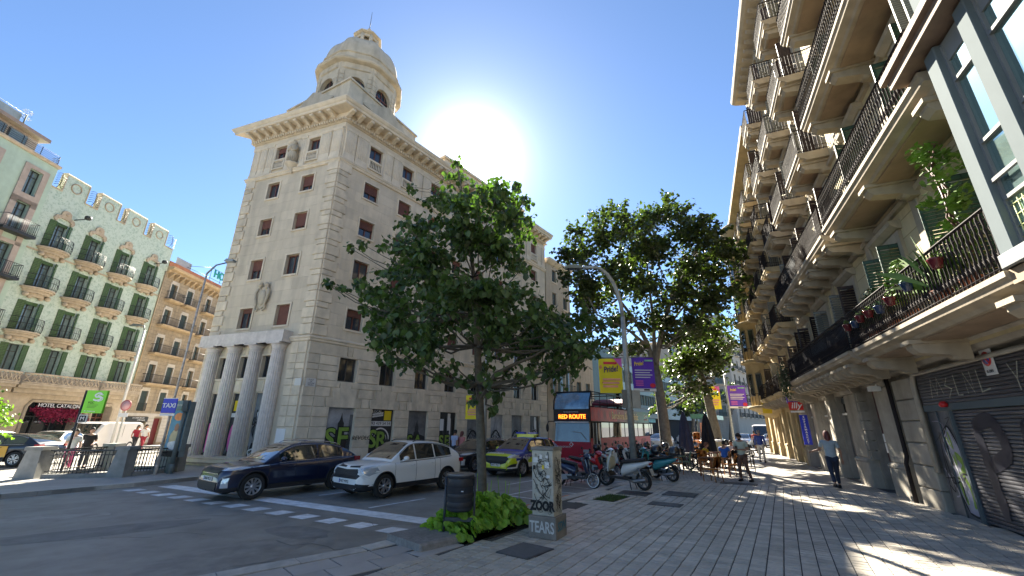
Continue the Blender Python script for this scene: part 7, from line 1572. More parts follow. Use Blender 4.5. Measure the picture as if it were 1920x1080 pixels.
b = MB(); b.tube([(.0, -w2, 2.32), (.3, -w2-.22, 2.3), (.35, -w2-.26, 2.1)], .03, 5); b.ball((.35, -w2-.26, 1.95), (.07, .1, .24), 8, 6); bput(b, 'mirror', m_bbk)
b = MB(); b.box(.03, .05, -1.1, 1.1, 2.25, 2.31); bput(b, 'trim', m_wh)
text('TRANSPORTS', .14, m_sw, bus, BM @ T3(.03, -.55, .9) @ RZ(90)); b = MB(BM @ T3(.02, -.05, 1.05) @ RZ(90) @ RY(45)); b.box(-.1, .1, -.012, 0, -.1, .1); b.build('emblem', m_sw, bus); b = MB(BM @ T3(.036, -.05, 1.05) @ RZ(90) @ RY(45)); b.box(-.06, .06, -.012, 0, -.06, .06); b.build('emblem', m_red, bus)
bt = rim_mesh('five', .46)
for ax in (-2.3, -8.6):
    for s in (1, -1): Mw = BM @ T3(ax, s*(w2-.1), .46) @ (RZ(180) if s > 0 else Matrix()); w_ = put('wheel', bt[0], bus, Mw); put('rim', bt[1], w_, Mw)
b = MB()
for k in range(8):
    for s in (-.75, -.3, .3, .75): b.box(-1.3-1.05*k, -1.2-1.05*k, s-.2, s+.2, 2.45, 3.25)
bput(b, 'seats', mat('bus_seat', (.12, .03, .04), .7), lab='rows of dark red seats on the open deck')
b = MB(); n = 8; b.prism([(-8.4, 3.5)]+[(-8.4+.0+2.6*k/n-.0, 3.62+.35*sin(pi*k/n)) for k in range(n+1)]+[(-5.8, 3.5)], -w2, w2); bput(b, 'canopy', mat('canopy_red', (.16, .015, .03), .7))
# second bus and awning colours far away
fb_ = thing('city_bus', 'far turquoise and white bus beyond the second folded parasol', 'bus', FR(15.0, 56, 216, RZ_)); Mf = WM[fb_.name]; b = MB(); b.box(-11, 0, -1.2, 1.2, .3, 2.7); put('body', b.mesh('body', mat('bus_dark_panel', (.05, .07, .09), .3)), fb_, Mf); b = MB(); b.box(-11.05, .05, -1.25, 1.25, 2.7, 3.35); put('roof', b.mesh('roof', mat('bus_turquoise', (.02, .32, .42), .4)), fb_, Mf)
for k in range(6): b = MB(); b.box(-10.5+1.7*k, -9.1+1.7*k, 1.2, 1.23, 1.2, 2.5); put('side_window', b.mesh('side_window', m_cglass), fb_, Mf)
b = MB(); b.box(0, .03, -1.1, 1.1, 1.0, 2.6); put('windscreen', b.mesh('windscreen', m_cglass), fb_, Mf)
aw = thing('street_kiosk', 'green glass roofed stop with orange and red posters in the far street', 'bus stop', FR(23.5, 52, 36, RZ_)); Mk = WM[aw.name]
b = MB(); b.box(-5, 5, -1, .6, 3.0, 3.5); put('roof', b.mesh('roof', mat('kiosk_green', (.10, .25, .2), .3)), aw, Mk); b = MB()
for x in (-4.8, -1.6, 1.6, 4.8): b.tube([(x, 0, 0), (x, 0, 3)], .07, 6)
put('frame', b.mesh('frame', m_bayg), aw, Mk)
for k, (x, m) in enumerate(((-3.5, m_orange), (-2.2, m_red), (.5, m_wh), (3.2, m_orange))): b = MB(); b.box(x-.5, x+.5, -.1, -.05, .9, 2.6); put('poster', b.mesh('poster', m), aw, Mk)
# ---------------- scooters ----------------
m_seat = mat('seat_vinyl', (.02, .02, .022), .6, var=.1); m_mtl = mat('dull_metal', (.25, .25, .26), .4, .8, var=.1); m_scr = mat('clear_screen', (.25, .28, .3), .08, var=0, alpha=.35, spec=.8)
def swheel(r, wd, wall_=None):
    T = RX(90); a = MB(); a.lathe([(r*.72, -wd*.8), (r*.92, -wd), (r, -wd*.4), (r, wd*.4), (r*.92, wd), (r*.72, wd*.8), (r*.72, -wd*.8)], 24, T=T, cap=False); 
    c = MB(); c.lathe([(r*.74, -wd*.5), (r*.74, wd*.5), (r*.66, wd*.5), (r*.66, -wd*.5), (r*.74, -wd*.5)], 20, T=T, cap=False); c.lathe([(r*.2, -wd), (r*.2, wd)], 8, T=T)
    for k in range(6): c.box(0, r*.7, -.012, .012, -r*.06, r*.06, T=RY(60*k))
    w = MB(); w.lathe([(r*.76, -wd-.004), (r*.9, -wd-.006), (r*.9, wd+.006), (r*.76, wd+.004), (r*.76, -wd-.004)], 24, T=T, cap=False)
    return a.mesh('tyre', m_tyre), c.mesh('rim', m_mtl), w.mesh('whitewall', m_wh)
def scooter(lab, M, col, col2=None, box=None, screen=False, white_wall=False, apron=None, sc=.95, group='scooters parked along the kerb', name='scooter', lean=-6, rimc=None):
    M = M @ RX(lean) @ Matrix.Scale(sc, 4); t = thing(name, lab, 'scooter', M, group); col2 = col2 or col
    def P(b, nm, m, par=None): return put(nm, b.mesh(nm, m), par or t, M)
    r = .25; wh = swheel(r, .055)
    for x in (.68, -.66):
        Mw = M @ T3(x, 0, r); w = put('wheel', wh[0], t, Mw); put('rim', wh[1], w, Mw)
        if white_wall and x > 0: put('whitewall', wh[2], w, Mw)
    b = MB(); A = [(.84, .40), (.76, .50), (.62, .53), (.50, .46), (.46, .36)]; v = []
    for x, z in A:
        for q in (-1, -.6, 0, .6, 1): v.append((x, q*.085, z-.045*abs(q)**2+ .012*(1-abs(q))))
    b.add(v, [(i*5+j, i*5+j+1, (i+1)*5+j+1, (i+1)*5+j) for i in range(4) for j in range(4)]+[(i*5+j, (i+1)*5+j, (i+1)*5+j+1, i*5+j+1) for i in range(4) for j in range(4)], 0, True); P(b, 'front_mudguard', col)
    b = MB()
    for s in (-1, 1): b.tube([(.68, s*.09, r), (.56, s*.085, .62)], .022, 6)
    b.tube([(.56, 0, .6), (.44, 0, 1.0)], .03, 6); P(b, 'fork', m_mtl)
    # leg shield, floor, tail: lofted shells
    def loft(sec, nm, m, n=10):
        v = []; 
        for (x, z, w, h) in sec:
            for k in range(n): a = 2*pi*k/n; v.append((x+ .0, w*cos(a), z+h*sin(a)))
        b = MB(); K = len(sec); b.add(v, [(i*n+j, i*n+(j+1) % n, (i+1)*n+(j+1) % n, (i+1)*n+j) for i in range(K-1) for j in range(n)]+[tuple(range(n)), tuple((K-1)*n+j for j in reversed(range(n)))], 0, True)
        return P(b, nm, m)
    b = MB(); S_ = [(.60, .42, .11), (.56, .55, .18), (.50, .70, .215), (.44, .86, .205), (.42, .97, .15)]; v = []
    for x, z, w in S_:
        for q in (-1, -.55, 0, .55, 1): v.append((x-.09*q*q, q*w, z))
    for x, z, w in S_:
        for q in (-1, -.55, 0, .55, 1): v.append((x-.09*q*q-.05, q*w*.96, z))
    n5 = 25; fs = [(i*5+j, i*5+j+1, (i+1)*5+j+1, (i+1)*5+j) for i in range(4) for j in range(4)]; fs += [tuple(k+n5 for k in reversed(f)) for f in fs]
    fs += [(j, j+n5, j+1+n5, j+1) for j in range(4)]+[(20+j, 21+j, 21+j+n5, 20+j+n5) for j in range(4)]+[(i*5, (i+1)*5, (i+1)*5+n5, i*5+n5) for i in range(4)]+[(i*5+4, i*5+4+n5, (i+1)*5+4+n5, (i+1)*5+4) for i in range(4)]
    b.add(v, fs, 0, False); P(b, 'leg_shield', col)
    b = MB(); b.prism([(.44, .9), (.50, .72), (.5, .6), (.42, .5), (.36, .6), (.36, .86)], -.13, .13); P(b, 'inner_shield', apron or m_blk_)
    b = MB(); b.prism([(.5, .34), (.44, .27), (-.25, .25), (-.3, .34), (.0, .34), (.38, .33), (.48, .45), (.54, .44)], -.16, .16); P(b, 'floorboard', m_blk_)
    loft([(.02, .45, .11, .12), (-.05, .52, .14, .18), (-.3, .58, .16, .15), (-.6, .67, .14, .10), (-.85, .74, .09, .06), (-.97, .77, .05, .03)], 'tail_body', col)
    loft([(.06, .50, .06, .03), (.0, .73, .11, .05), (-.2, .76, .14, .06), (-.5, .80, .14, .055), (-.75, .84, .11, .05), (-.82, .85, .06, .03)], 'seat', m_seat)
    loft([(.53, .98, .06, .05), (.48, 1.0, .12, .09), (.40, 1.02, .13, .09), (.30, 1.02, .08, .05)], 'handlebar_cover', col2)
    b = MB(); b.ball((.545, 0, .96), (.035, .075, .055), 8, 6); P(b, 'headlight', m_head)
    b = MB(); b.tube([(.30, -.33, 1.03), (.34, -.2, 1.05), (.38, 0, 1.03), (.34, .2, 1.05), (.30, .33, 1.03)], .016, 6); 
    for s in (-1, 1): b.tube([(.32, s*.32, 1.03), (.30, s*.22, 1.04)], .022, 6)
    P(b, 'handlebar', m_blk_)
    for s in (-1, 1): b = MB(); b.tube([(.34, s*.22, 1.05), (.38, s*.27, 1.22)], .008, 4); b.ball((.38, s*.29, 1.25), (.02, .07, .045), 8, 5); P(b, 'mirror', m_blk_)
    b = MB(); b.prism([(-.1, .28), (-.4, .2), (-.75, .2), (-.78, .3), (-.45, .38), (-.1, .4)], -.13, .02); b.tube([(-.25, .16, .27), (-.45, .17, .24), (-.85, .17, .32)], [.03, .05, .055], 8); P(b, 'engine', m_mtl)
    b = MB(); b.tube([(-.72, .15, .28), (-.62, .15, .6)], .028, 6); P(b, 'shock_absorber', m_mtl)
    b = MB(); b.prism([(-.62, .56), (-.8, .5), (-1.0, .38), (-.99, .41), (-.8, .56)], -.07, .07); P(b, 'rear_mudguard', m_blk_)
    b = MB(); b.add([(-1.0, -.085, .42), (-1.0, .085, .42), (-.93, .085, .60), (-.93, -.085, .60)], [(0, 3, 2, 1), (0, 1, 2, 3)]); P(b, 'number_plate', m_plate)
    b = MB(); b.ball((-.95, 0, .74), (.05, .09, .04), 8, 5); P(b, 'tail_light', m_tail)
    b = MB()
    for s in (-1, 1): b.tube([(-.25, s*.1, .26), (-.32, s*.16, 0)], .013, 5)
    P(b, 'stand', m_blk_)
    if box:
        bx_ = MB(); bx_.lathe([(.16, 0), (.21, .05), (.22, .14), (.21, .16), (.2, .24), (.12, .3), (.02, .31)], 12, T=T3(-.88, 0, .88) @ Matrix.Diagonal((1, 1.1, 1, 1))); P(bx_, 'top_box', box); b = MB(); b.tube([(-.5, 0, .82), (-.9, 0, .88)], .03, 5); P(b, 'rack', m_blk_)
    if screen:
        b = MB(); v = []
        for i in range(5):
            for j in range(5): q = -1+j/2; z = 1.05+.38*i/4; v.append((.54-.16*i/4-.06*q*q, q*(.19-.05*(i/4)**2), z-.02*q*q))
        b.add(v, [(i*5+j, i*5+j+1, (i+1)*5+j+1, (i+1)*5+j) for i in range(4) for j in range(4)], 0, True); P(b, 'windscreen', m_scr)
    return t
def ground(px, py, az, z=0., dx=0): p = gp(px, py, z); return FR(p.x, p.y, az, z)
m_snv = paint('scooter_navy', (.012, .02, .06)); m_srd = paint('scooter_red', (.45, .01, .02)); m_swh = paint('scooter_white', (.62, .63, .62)); m_stl = paint('scooter_teal', (.05, .30, .33)); m_sbk = paint('scooter_black', (.015, .015, .02)); m_crm = mat('cream_panel', (.45, .42, .30), .5, var=.05)
def sctr(lab, fx, fy, rx, ry, zf, zr, *a, **k):
    """scooter standing with its front wheel at one pixel and its back wheel at another"""
    F_ = gp(fx, fy, zf); B_ = gp(rx, ry, zr); d = F_-B_; az = math.degrees(math.atan2(d.x, d.y)); c = F_-d.normalized()*.68*.95*k.get('sc', .95)/.95; z = (zf+zr)/2
    return scooter(lab, FR(c.x, c.y, az, max(zf, zr) if zf == zr else z), *a, **k)
scooter('navy scooter with a white walled front wheel, nearest the graffiti cabinet', FR(*gp(1080, 913, RZ_)[:2], 128, RZ_), m_snv, white_wall=True, apron=m_snv, box=m_sbk, sc=1.02)
scooter('bright red scooter wedged between the navy and the white ones', FR(*gp(1108, 905, RZ_)[:2], 125, RZ_), m_srd, sc=1.05, lean=5)
scooter('white scooter with a cream inner shield standing out on the pavement', FR(*gp(1172, 915, -.0)[:2], 318, 0), m_swh, apron=m_crm, lean=-3, sc=1.1)
scooter('red and silver scooter behind the white one', FR(*gp(1128, 893, RZ_)[:2], 128, RZ_), m_srd, m_psl, sc=1.05, lean=-5)
scooter('pale blue scooter with a windscreen and black top box beside the big tree trunk', FR(*gp(1232, 900, 0)[:2], 322, 0), m_stl, box=m_sbk, screen=True, sc=1.05)
scooter('dark scooter with a black and white top box behind the lamp post', FR(*gp(1206, 893, 0)[:2], 330, 0), m_sbk, m_swh, box=m_sbk, sc=1.05)
scooter('white scooter parked behind the lamp post', FR(*gp(1160, 886, RZ_)[:2], 128, RZ_), m_swh, sc=1.0)
rsn = random.Random(6)
extra = [(1190, 878, 'black scooter in the second row left of the big tree', m_sbk), (1215, 876, 'turquoise topped scooter half hidden behind the windscreened one', m_stl), (1268, 880, 'black motor scooter just right of the big tree trunk', m_sbk), (1262, 870, 'grey scooter in the far row behind the big tree', m_psl), (1280, 872, 'dark scooter beside the first folded parasol', m_sbk), (1145, 876, 'dark red scooter in front of the bus door', m_srd), (1175, 870, 'blue scooter in front of the bus side', m_snv), (1300, 866, 'black scooter between the two folded parasols', m_sbk), (1240, 866, 'white scooter almost hidden behind the big tree', m_swh), (1390, 856, 'black scooter behind the man looking at his phone', m_sbk), (1370, 852, 'white scooter behind the pavement cafe tables', m_swh), (1408, 852, 'dark scooter just left of the walker in the blue shirt', m_sbk)]
for px, py, lab, m in extra: scooter(lab, ground(px, py, rsn.uniform(118, 140)+(180 if rsn.random() < .4 else 0), RZ_ if px < 1260 else 0), m, lean=rsn.uniform(-8, 8), screen=rsn.random() < .4, box=m_sbk if rsn.random() < .4 else None)
# ---------------- street furniture ----------------
m_post = mat('galvanised_post', (.36, .38, .37), .5, .4, var=.2, vs_=4, stain=.35); m_grn = mat('green_grey_post', (.16, .19, .18), .6, .2, var=.2, vs_=4)
m_bin = mat('bin_metal', (.045, .05, .06), .45, .3, var=.15, vs_=5)
BN = gp(859, 1010); bn = thing('litter_bin', 'round dark litter bin hung on a two legged frame beside the young tree', 'litter bin', FR(BN.x, BN.y, 92, 0)); Mb = WM[bn.name] @ Matrix.Diagonal((1.02, 1.02, 1.12, 1))
def bp2(b, nm, m, par=None): return put(nm, b.mesh(nm, m), par or bn, Mb)
b = MB(); b.lathe([(.20, .40), (.225, .42), (.235, .44), (.235, .90), (.245, .905), (.25, .93), (.24, .94), (.22, .94), (.215, .6)], 28); bp2(b, 'bucket', m_bin)
b = MB()
for z0_, z1_ in ((.46, .54), (.60, .66), (.76, .88)): b.lathe([(.2365, z0_), (.239, z0_+.005), (.239, z1_-.005), (.2365, z1_)], 28, cap=False)
bp2(b, 'band', mat('bin_band', (.028, .03, .036), .5, .3, var=.15))
b = MB(); b.lathe([(.248, .93), (.252, .945), (.24, .955), (.225, .95)], 28); bp2(b, 'rim', m_mtl)
for s in (-1, 1): b = MB(); b.tube([(s*.262, 0, .0), (s*.262, 0, .9)], .022, 8); b.tube([(s*.262, -.02, .78), (s*.22, -.02, .78)], .015, 5); b.lathe([(.05, 0), (.05, .02)], 8, (s*.262, 0, 0)); bp2(b, 'leg', m_bin)
b = MB(); b.box(-.25, .25, -.02, .02, .24, .30); bp2(b, 'crossbar', m_bin); b = MB(); b.box(.05, .09, -.245, -.236, .70, .715); bp2(b, 'sticker', m_wh)
b = MB(FR(*KP(-.42, .28)[:2], KAZ+7)); b.cbox(-.3, .55, -.75, .25, -.1, .11, .03); tag(b.build('kerb_block', mat('dark_granite', (.2, .19, .18), .8, var=.25, vs_=14, stain=.3)), 'rough granite kerb block next to the litter bin', 'kerb block')
# graffiti cabinet
CB = gp(1026, 1008); cab_ = thing('utility_cabinet', 'tall pale utility cabinet on a concrete plinth, covered in graffiti tags and stickers', 'utility cabinet', FR(0.70, 8.62, 118, 0)); Mc = WM[cab_.name]
m_cab = mat('cabinet_cream', (.46, .44, .37), .7, var=.14, vs_=4, stain=.3); m_conc = mat('old_concrete', (.27, .25, .22), .9, var=.2, vs_=5, bump=.01, bs=30, stain=.35)
def cbp(b, nm, m): return put(nm, b.mesh(nm, m), cab_, Mc)
b = MB(); b.cbox(-.27, .27, -.26, .26, 0, .36, .012); cbp(b, 'plinth', m_conc); b = MB(); b.cbox(-.215, .215, -.205, .205, .36, 1.47, .008); cbd = cbp(b, 'casing', m_cab); b = MB(); b.cbox(-.235, .235, -.225, .225, 1.47, 1.53, .012); cbp(b, 'lid', m_conc)
for face, Mf_ in ((0, Mc), (1, Mc @ RZ(90)), (2, Mc @ RZ(-90))):
    b = MB(); y = -.2115 if face == 0 else -.2195; rr = random.Random(50+face); z_ = 0
    for k in range(26 if face != 1 else 44):
        cx2, cz2 = rr.uniform(-.13, .13), rr.uniform(.45, 1.42); p = [(cx2+rr.uniform(-.08, .08), cz2+rr.uniform(-.1, .1)) for _ in range(rr.choice([3, 4, 5]))]; p = [(max(-.2, min(.2, x)), max(.4, min(1.45, z))) for x, z in p]; ribbon(b, spline(p, 5), rr.uniform(.004, .010), y-.0003*k, 0)
    if face == 0:
        for p in ([(-.19, 1.15), (-.12, 1.0), (-.02, .93), (.06, 1.0), (.16, .86)], [(-.18, .97), (-.05, .75), (.1, .62)], [(-.1, 1.22), (-.05, 1.05), (.04, 1.12), (.1, .98)], [(.02, .85), (.12, .83), (.05, .72), (.15, .66)]): ribbon(b, spline(p), .012, y-.012, 0)
        for x, z, w_, h_, q in ((-.13, 1.3, .1, .09, 1), (.1, 1.22, .09, .11, 1), (-.16, 1.17, .05, .07, 0), (.12, 1.02, .07, .05, 1), (-.02, 1.36, .06, .08, 1), (.02, 1.18, .04, .07, 2), (.1, 1.36, .05, .05, 1)): b.box(x-w_/2, x+w_/2, y-.014, y-.010, z-h_/2, z+h_/2, q)
        for k in range(14): x, z = rr.uniform(-.16, .16), rr.uniform(1.0, 1.4); ribbon(b, [(x-.02, z), (x, z+.015), (x+.02, z-.01)], .006, y-.016, 0)
    m4 = [m_ink, mat('sticker_white', (.6, .6, .58), .5, var=.1), m_ye]
    if face == 1: ribbon(b, spline([(-.05, 1.3), (.05, 1.1), (-.06, 1.0), (.08, .9), (.0, .8)]), .02, y-.018, 0); ribbon(b, spline([(-.1, .45), (-.05, .72), (.03, .5), (.1, .75)]), .018, y-.018, 0)
    put('graffiti', b.mesh('graffiti', m4), cab_, Mf_)
text('ZOOR', .19, m_ink, cab_, Mc @ T3(.0, -.232, .52), 'graffiti', offset=.012, extrude=.001, sx=.85, sz=1.1); text('TEARS', .17, mat('marker_grey', (.5, .5, .48), .7), cab_, Mc @ T3(0, -.268, .18), 'graffiti', offset=.003, extrude=.001, sz=1.5); text('SDN', .2, mat('spray_blue', (.03, .16, .22), .6), cab_, Mc @ RZ(90) @ T3(0, -.275, .19), 'graffiti', offset=.004, extrude=.001, shear=.25)
# lamp post with banners
def lamp_post(name, lab, base, h, arm, az, r0=.09, m=m_post, rad=1.6, group='street lamps'):
    Ml = FR(base[0], base[1], az, 0); t = thing(name, lab, 'street lamp', Ml, group)
    b = MB(); b.lathe([(r0*1.5, 0), (r0*1.45, .5), (r0*1.1, .62), (r0, .7)], 12); b.tube([(0, 0, .6), (0, 0, h*.5), (0, 0, h-rad)], [r0, r0*.85, r0*.7], 12); put('post', b.mesh('post', m), t, Ml)
    b = MB(); P = [(0, 0, h-rad)]+[(rad*(1-cos(R(a)))*arm/(rad*1.0)*.62, 0, h-rad+rad*sin(R(a))) for a in range(15, 91, 15)]+[(arm, 0, h-.05)]; b.tube(P, [r0*.7-.02*r0*i for i in range(len(P))], 8); put('arm', b.mesh('arm', m), t, Ml)
    b = MB(); b.prism([(arm-.05, h-.12), (arm+.65, h-.14), (arm+.7, h-.06), (arm+.5, h+.03), (arm, h+.02)], -.15, .15); put('lamp_head', b.mesh('lamp_head', m_grn), t, Ml); b = MB(); b.box(arm+.08, arm+.6, -.11, .11, h-.16, h-.13); put('lens', b.mesh('lens', m_cglass), t, Ml)
    return t
LPB = (4.72, 17.05); lp = lamp_post('street_lamp', 'curved grey street lamp carrying the yellow and purple banners, by the scooters', LPB, 8.55, 1.75, -97, .13, rad=2.2)
Ml = WM[lp.name]
def grime(o): pass
def banner(x0, x1, z0, z1, Mx, lab, col, par=None, purple=False):
    t = thing('banner', lab, 'banner', Mx @ T3((x0+x1)/2, 0, z1)); b = MB(Mx); n = 8; v = []
    for i in range(n+1):
        for j in range(5): x = x0+(x1-x0)*i/n; z = z0+(z1-z0)*j/4; v.append((x, .02*sin(i*.9+j*.4), z))
    fs = [(i*5+j, (i+1)*5+j, (i+1)*5+j+1, i*5+j+1) for i in range(n) for j in range(4)]; b.add(v, fs, 0, True); b.build('cloth', col, t)
    b = MB(Mx); b.tube([(x0, 0, z1+.01), (x1, 0, z1+.01)], .014, 5); b.tube([(x0, 0, z0-.01), (x1, 0, z0-.01)], .01, 5); b.build('rod', m_mtl, t)
    w_ = x1-x0; h_ = z1-z0; xc = (x0+x1)/2; b = MB(Mx); y = -.03
    if not purple:
        b.add([(x1-w_*.35, y, z1), (x1-w_*.0, y, z1-h_*.28), (x1, y, z1)], [(0, 1, 2)], 0); b.box(x0+w_*.2, x1-w_*.22, y-.004, y, z1-h_*.17, z1-h_*.1, 1)
        for k in range(3): b.box(x0+w_*.14, x1-w_*(.1+.06*k), y-.004, y, z0+h_*(.36-.1*k), z0+h_*(.42-.1*k), 2)
        b.ball((x0+w_*.14, y, z0+h_*.3), (.03*w_, .004, .03*w_), 8, 4, 1); b.ball((x0+w_*.08, y, z0+h_*.75), (.06*w_, .004, .09*w_), 8, 4, 3)
    else:
        for k in range(4): b.box(x0+w_*.1, x1-w_*(.12+.1*(k % 2)), y-.004, y, z0+h_*(.6-.07*k), z0+h_*(.625-.07*k), 4)
        for k in range(3): b.box(x0+w_*.1, x0+w_*.45, y-.004, y, z0+h_*(.28-.06*k), z0+h_*(.31-.06*k), 0)
        b.box(x0, x1, y-.004, y, z0, z0+h_*.08, 4); b.box(x0+w_*.45, x0+w_*.7, y-.006, y, z0+h_*.02, z0+h_*.065, 5); b.ball((x1-w_*.14, y, z0+h_*.17), (.13*w_, .003, .1*w_), 10, 5, 1); b.box(x1-w_*.42, x1-w_*.06, y-.004, y, z1-h_*.13, z1-h_*.08, 6)
    b.build('print', [mat('print_pink', (.60, .12, .45), .6), mat('print_red', (.55, .02, .05), .6), mat('print_salmon', (.72, .32, .22), .6), m_orange, m_sw, m_ink, mat('print_mint', (.2, .45, .3), .6)], t)
    text('Pride!', h_*.2, mat('print_indigo', (.05, .01, .12), .6) if not purple else m_ye, t, Mx @ T3(xc-(.0 if not purple else w_*.2), y-.012, z1-h_*(.32 if not purple else .2)) @ RY(-6), 'lettering', offset=.006, sx=.9 if not purple else .6, sz=1.2 if not purple else .8, shear=.2, extrude=.002)
    return t
m_by = mat('banner_yellow', (.78, .66, .02), .65, var=.05, vs_=2); m_bp_ = mat('banner_purple', (.10, .03, .42), .65, var=.12, vs_=1.5)
MB_ = FR(LPB[0], LPB[1], 90, 0)
banner(-1.14, -.2, 3.2, 4.58, MB_, 'yellow festival banner on the left side of the near street lamp', m_by); banner(.22, 1.12, 3.28, 4.65, MB_, 'purple festival banner on the right side of the near street lamp', m_bp_, purple=True)
b = MB(MB_); b.tube([(-1.16, 0, 4.6), (1.14, 0, 4.66)], .02, 5); b.build('banner_bracket', m_mtl, lp)
for x0, x1, lab in ((-.34, -.07, 'darker grey back of a traffic sign on the left of the banner lamp post'), (.05, .38, 'paler grey back of a traffic sign on the right of the banner lamp post')):
    b = MB(MB_ @ RY(1)); b.cbox(x0, x1, -.06-.02, -.04, 2.62, 3.32, .01); b.tube([((x0+x1)/2, -.02, 2.8), (0, .0, 2.8)], .015, 4); tag(b.build('traffic_sign', mat('sign_back_dark', (.14, .15, .155), .5, .5, var=.15) if x0 < 0 else mat('sign_back', (.33, .33, .31), .5, .4, var=.15)), lab, 'traffic sign')
far_l = lamp_post('street_lamp', 'far street lamp in the traffic with small yellow and purple banners', (21.6, 42.5), 9.5, 1.6, -97, .11, rad=2.)
MF_ = FR(21.6, 42.5, 90, 0); banner(-2.2, -.7, 3.7, 5.9, MF_, 'small yellow banner on the far street lamp', m_by); banner(.1, 1.9, 3.8, 6.0, MF_, 'small purple banner on the far street lamp', m_bp_, purple=True)
b = MB(MF_); b.tube([(-2.2, 0, 5.95), (1.9, 0, 6.03)], .03, 4); b.build('banner_bracket', m_mtl, far_l)
# hidden yellow banner behind the young tree
mq = FR(*at(887, 760, 20.5)[:2], 90, 0); ql = lamp_post('street_lamp', 'street lamp on the far pavement mostly hidden by the young tree', (mq.translation.x+.6, 20.4), 9., 1.5, -60, .09); banner(-.35, .42, 2.2, 3.3, mq, 'narrow yellow banner showing beside the young tree trunk', m_by)
# left side: balustrade round the station stairs, posts, signs
bal = thing('balustrade', 'stone piers and iron bars guarding the station stairs on the left', 'balustrade', T3(-15.6, 16.6, 0)); m_pier = mat('pier_stone', (.27, .27, .25), .85, var=.15, vs_=4, stain=.3); m_bar = mat('iron_bar', (.04, .045, .05), .5, .4, var=.1)
def pier2(x, y, az, w=.30, h=1.05, d=.28):
    Mp = FR(x, y, az, 0); b = MB(Mp); b.prism([(-w-.1, 0), (w+.02, 0), (w-.02, h-.12), (-w+.06, h-.12)], -d, d); b.build('pier', m_pier, bal); b = MB(Mp); b.box(-w-.0, w+.04, -d-.04, d+.04, h-.12, h); b.build('pier_cap', m_pier, bal)
pts_b = [(-16.85, 16.05), (-14.35, 16.6), (-13.95, 18.7), (-13.9, 20.6)]
pier2(-16.95, 16.05, 80, .26); pier2(-14.4, 16.72, 80, .22); pier2(-13.95, 18.75, 80, .2); pier2(-15.0, 19.5, 80, .2); pier2(-17.0, 19.0, 80, .22)
def bars(a, c, par=bal, h=.92, n=None):
    a = Vector((*a, 0)); c = Vector((*c, 0)); d = c-a; az = math.degrees(math.atan2(d.x, d.y)); Mp = FR(a.x, a.y, az, 0); L_ = d.length
    b = MB(Mp); b.box(0, L_, -.12, .12, 0, .13); b.build('base_curb', m_pier, par); b = MB(Mp); b.box(0, L_, -.03, .03, h-.03, h+.02); b.box(0, L_, -.015, .015, .2, .23); b.box(0, L_, -.015, .015, h-.17, h-.14); b.build('rail', m_bar, par)
    bm = MB(); bm.tube([(0, 0, .12), (0, 0, h)], .011, 5); bm.lathe([(.012, .4), (.022, .46), (.012, .52)], 6); me = bm.mesh('bar', m_bar); k = int(L_/.115)
    for i in range(1, k): put('bar', me, par, Mp @ T3(L_*i/k, 0, 0))
bars((-16.6, 16.1), (-14.65, 16.6)); bars((-14.25, 16.95), (-13.97, 18.5)); bars((-13.95, 19.0), (-14.8, 19.5)); bars((-16.9, 16.4), (-17.0, 18.8)); bars((-16.8, 19.05), (-15.25, 19.45))
# metro sign
Mg = FR(*at(112, 890, 16.9)[:2], 84, 0); mg = thing('station_sign', 'bright green station sign with a white S shaped emblem on a black pole', 'sign', Mg)
zt_ = at(170, 732, 16.9).z; b = MB(Mg); b.tube([(0, .0, 0), (0, 0, zt_)], .045, 8); b.build('pole', m_blk_, mg)
b = MB(Mg); b.cbox(.06, .80, -.05, .05, zt_-.86, zt_, .01); b.build('panel', mat('station_green', (.20, .62, .02), .4, var=.03), mg)
b = MB(Mg); ribbon(b, spline([(.63, zt_-.13), (.52, zt_-.10), (.40, zt_-.17), (.46, zt_-.25), (.60, zt_-.24), (.62, zt_-.33), (.48, zt_-.38), (.36, zt_-.34)]), .055, -.056, 0); ribbon(b, spline([(.68, zt_-.17), (.6, zt_-.16), (.5, zt_-.2), (.56, zt_-.26), (.68, zt_-.27), (.68, zt_-.36), (.54, zt_-.42)]), .035, -.057, 0); b.build('emblem', m_sw, mg)
text('FGC', .12, m_ink, mg, Mg @ T3(.33, -.056, zt_-.47), extrude=.002); 
for k in range(3): b = MB(Mg); b.box(.22, .6-.05*k, -.055, -.052, zt_-.56-.05*k, zt_-.55-.05*k); b.build('small_print', m_ink, mg)
text('Pl. Catalunya', .075, m_sw, mg, Mg @ T3(.36, -.056, zt_-.79), extrude=.002)
b = MB(Mg); b.cbox(.04, .34, -.05, .0, zt_-1.22, zt_-.92, .01); b.build('exit_plate', m_sw, mg); b = MB(Mg); b.box(.07, .31, -.056, -.05, zt_-1.19, zt_-.95); b.build('exit_symbol', m_ink, mg); text('M', .2, m_sw, mg, Mg @ T3(.19, -.06, zt_-1.07), extrude=.002)
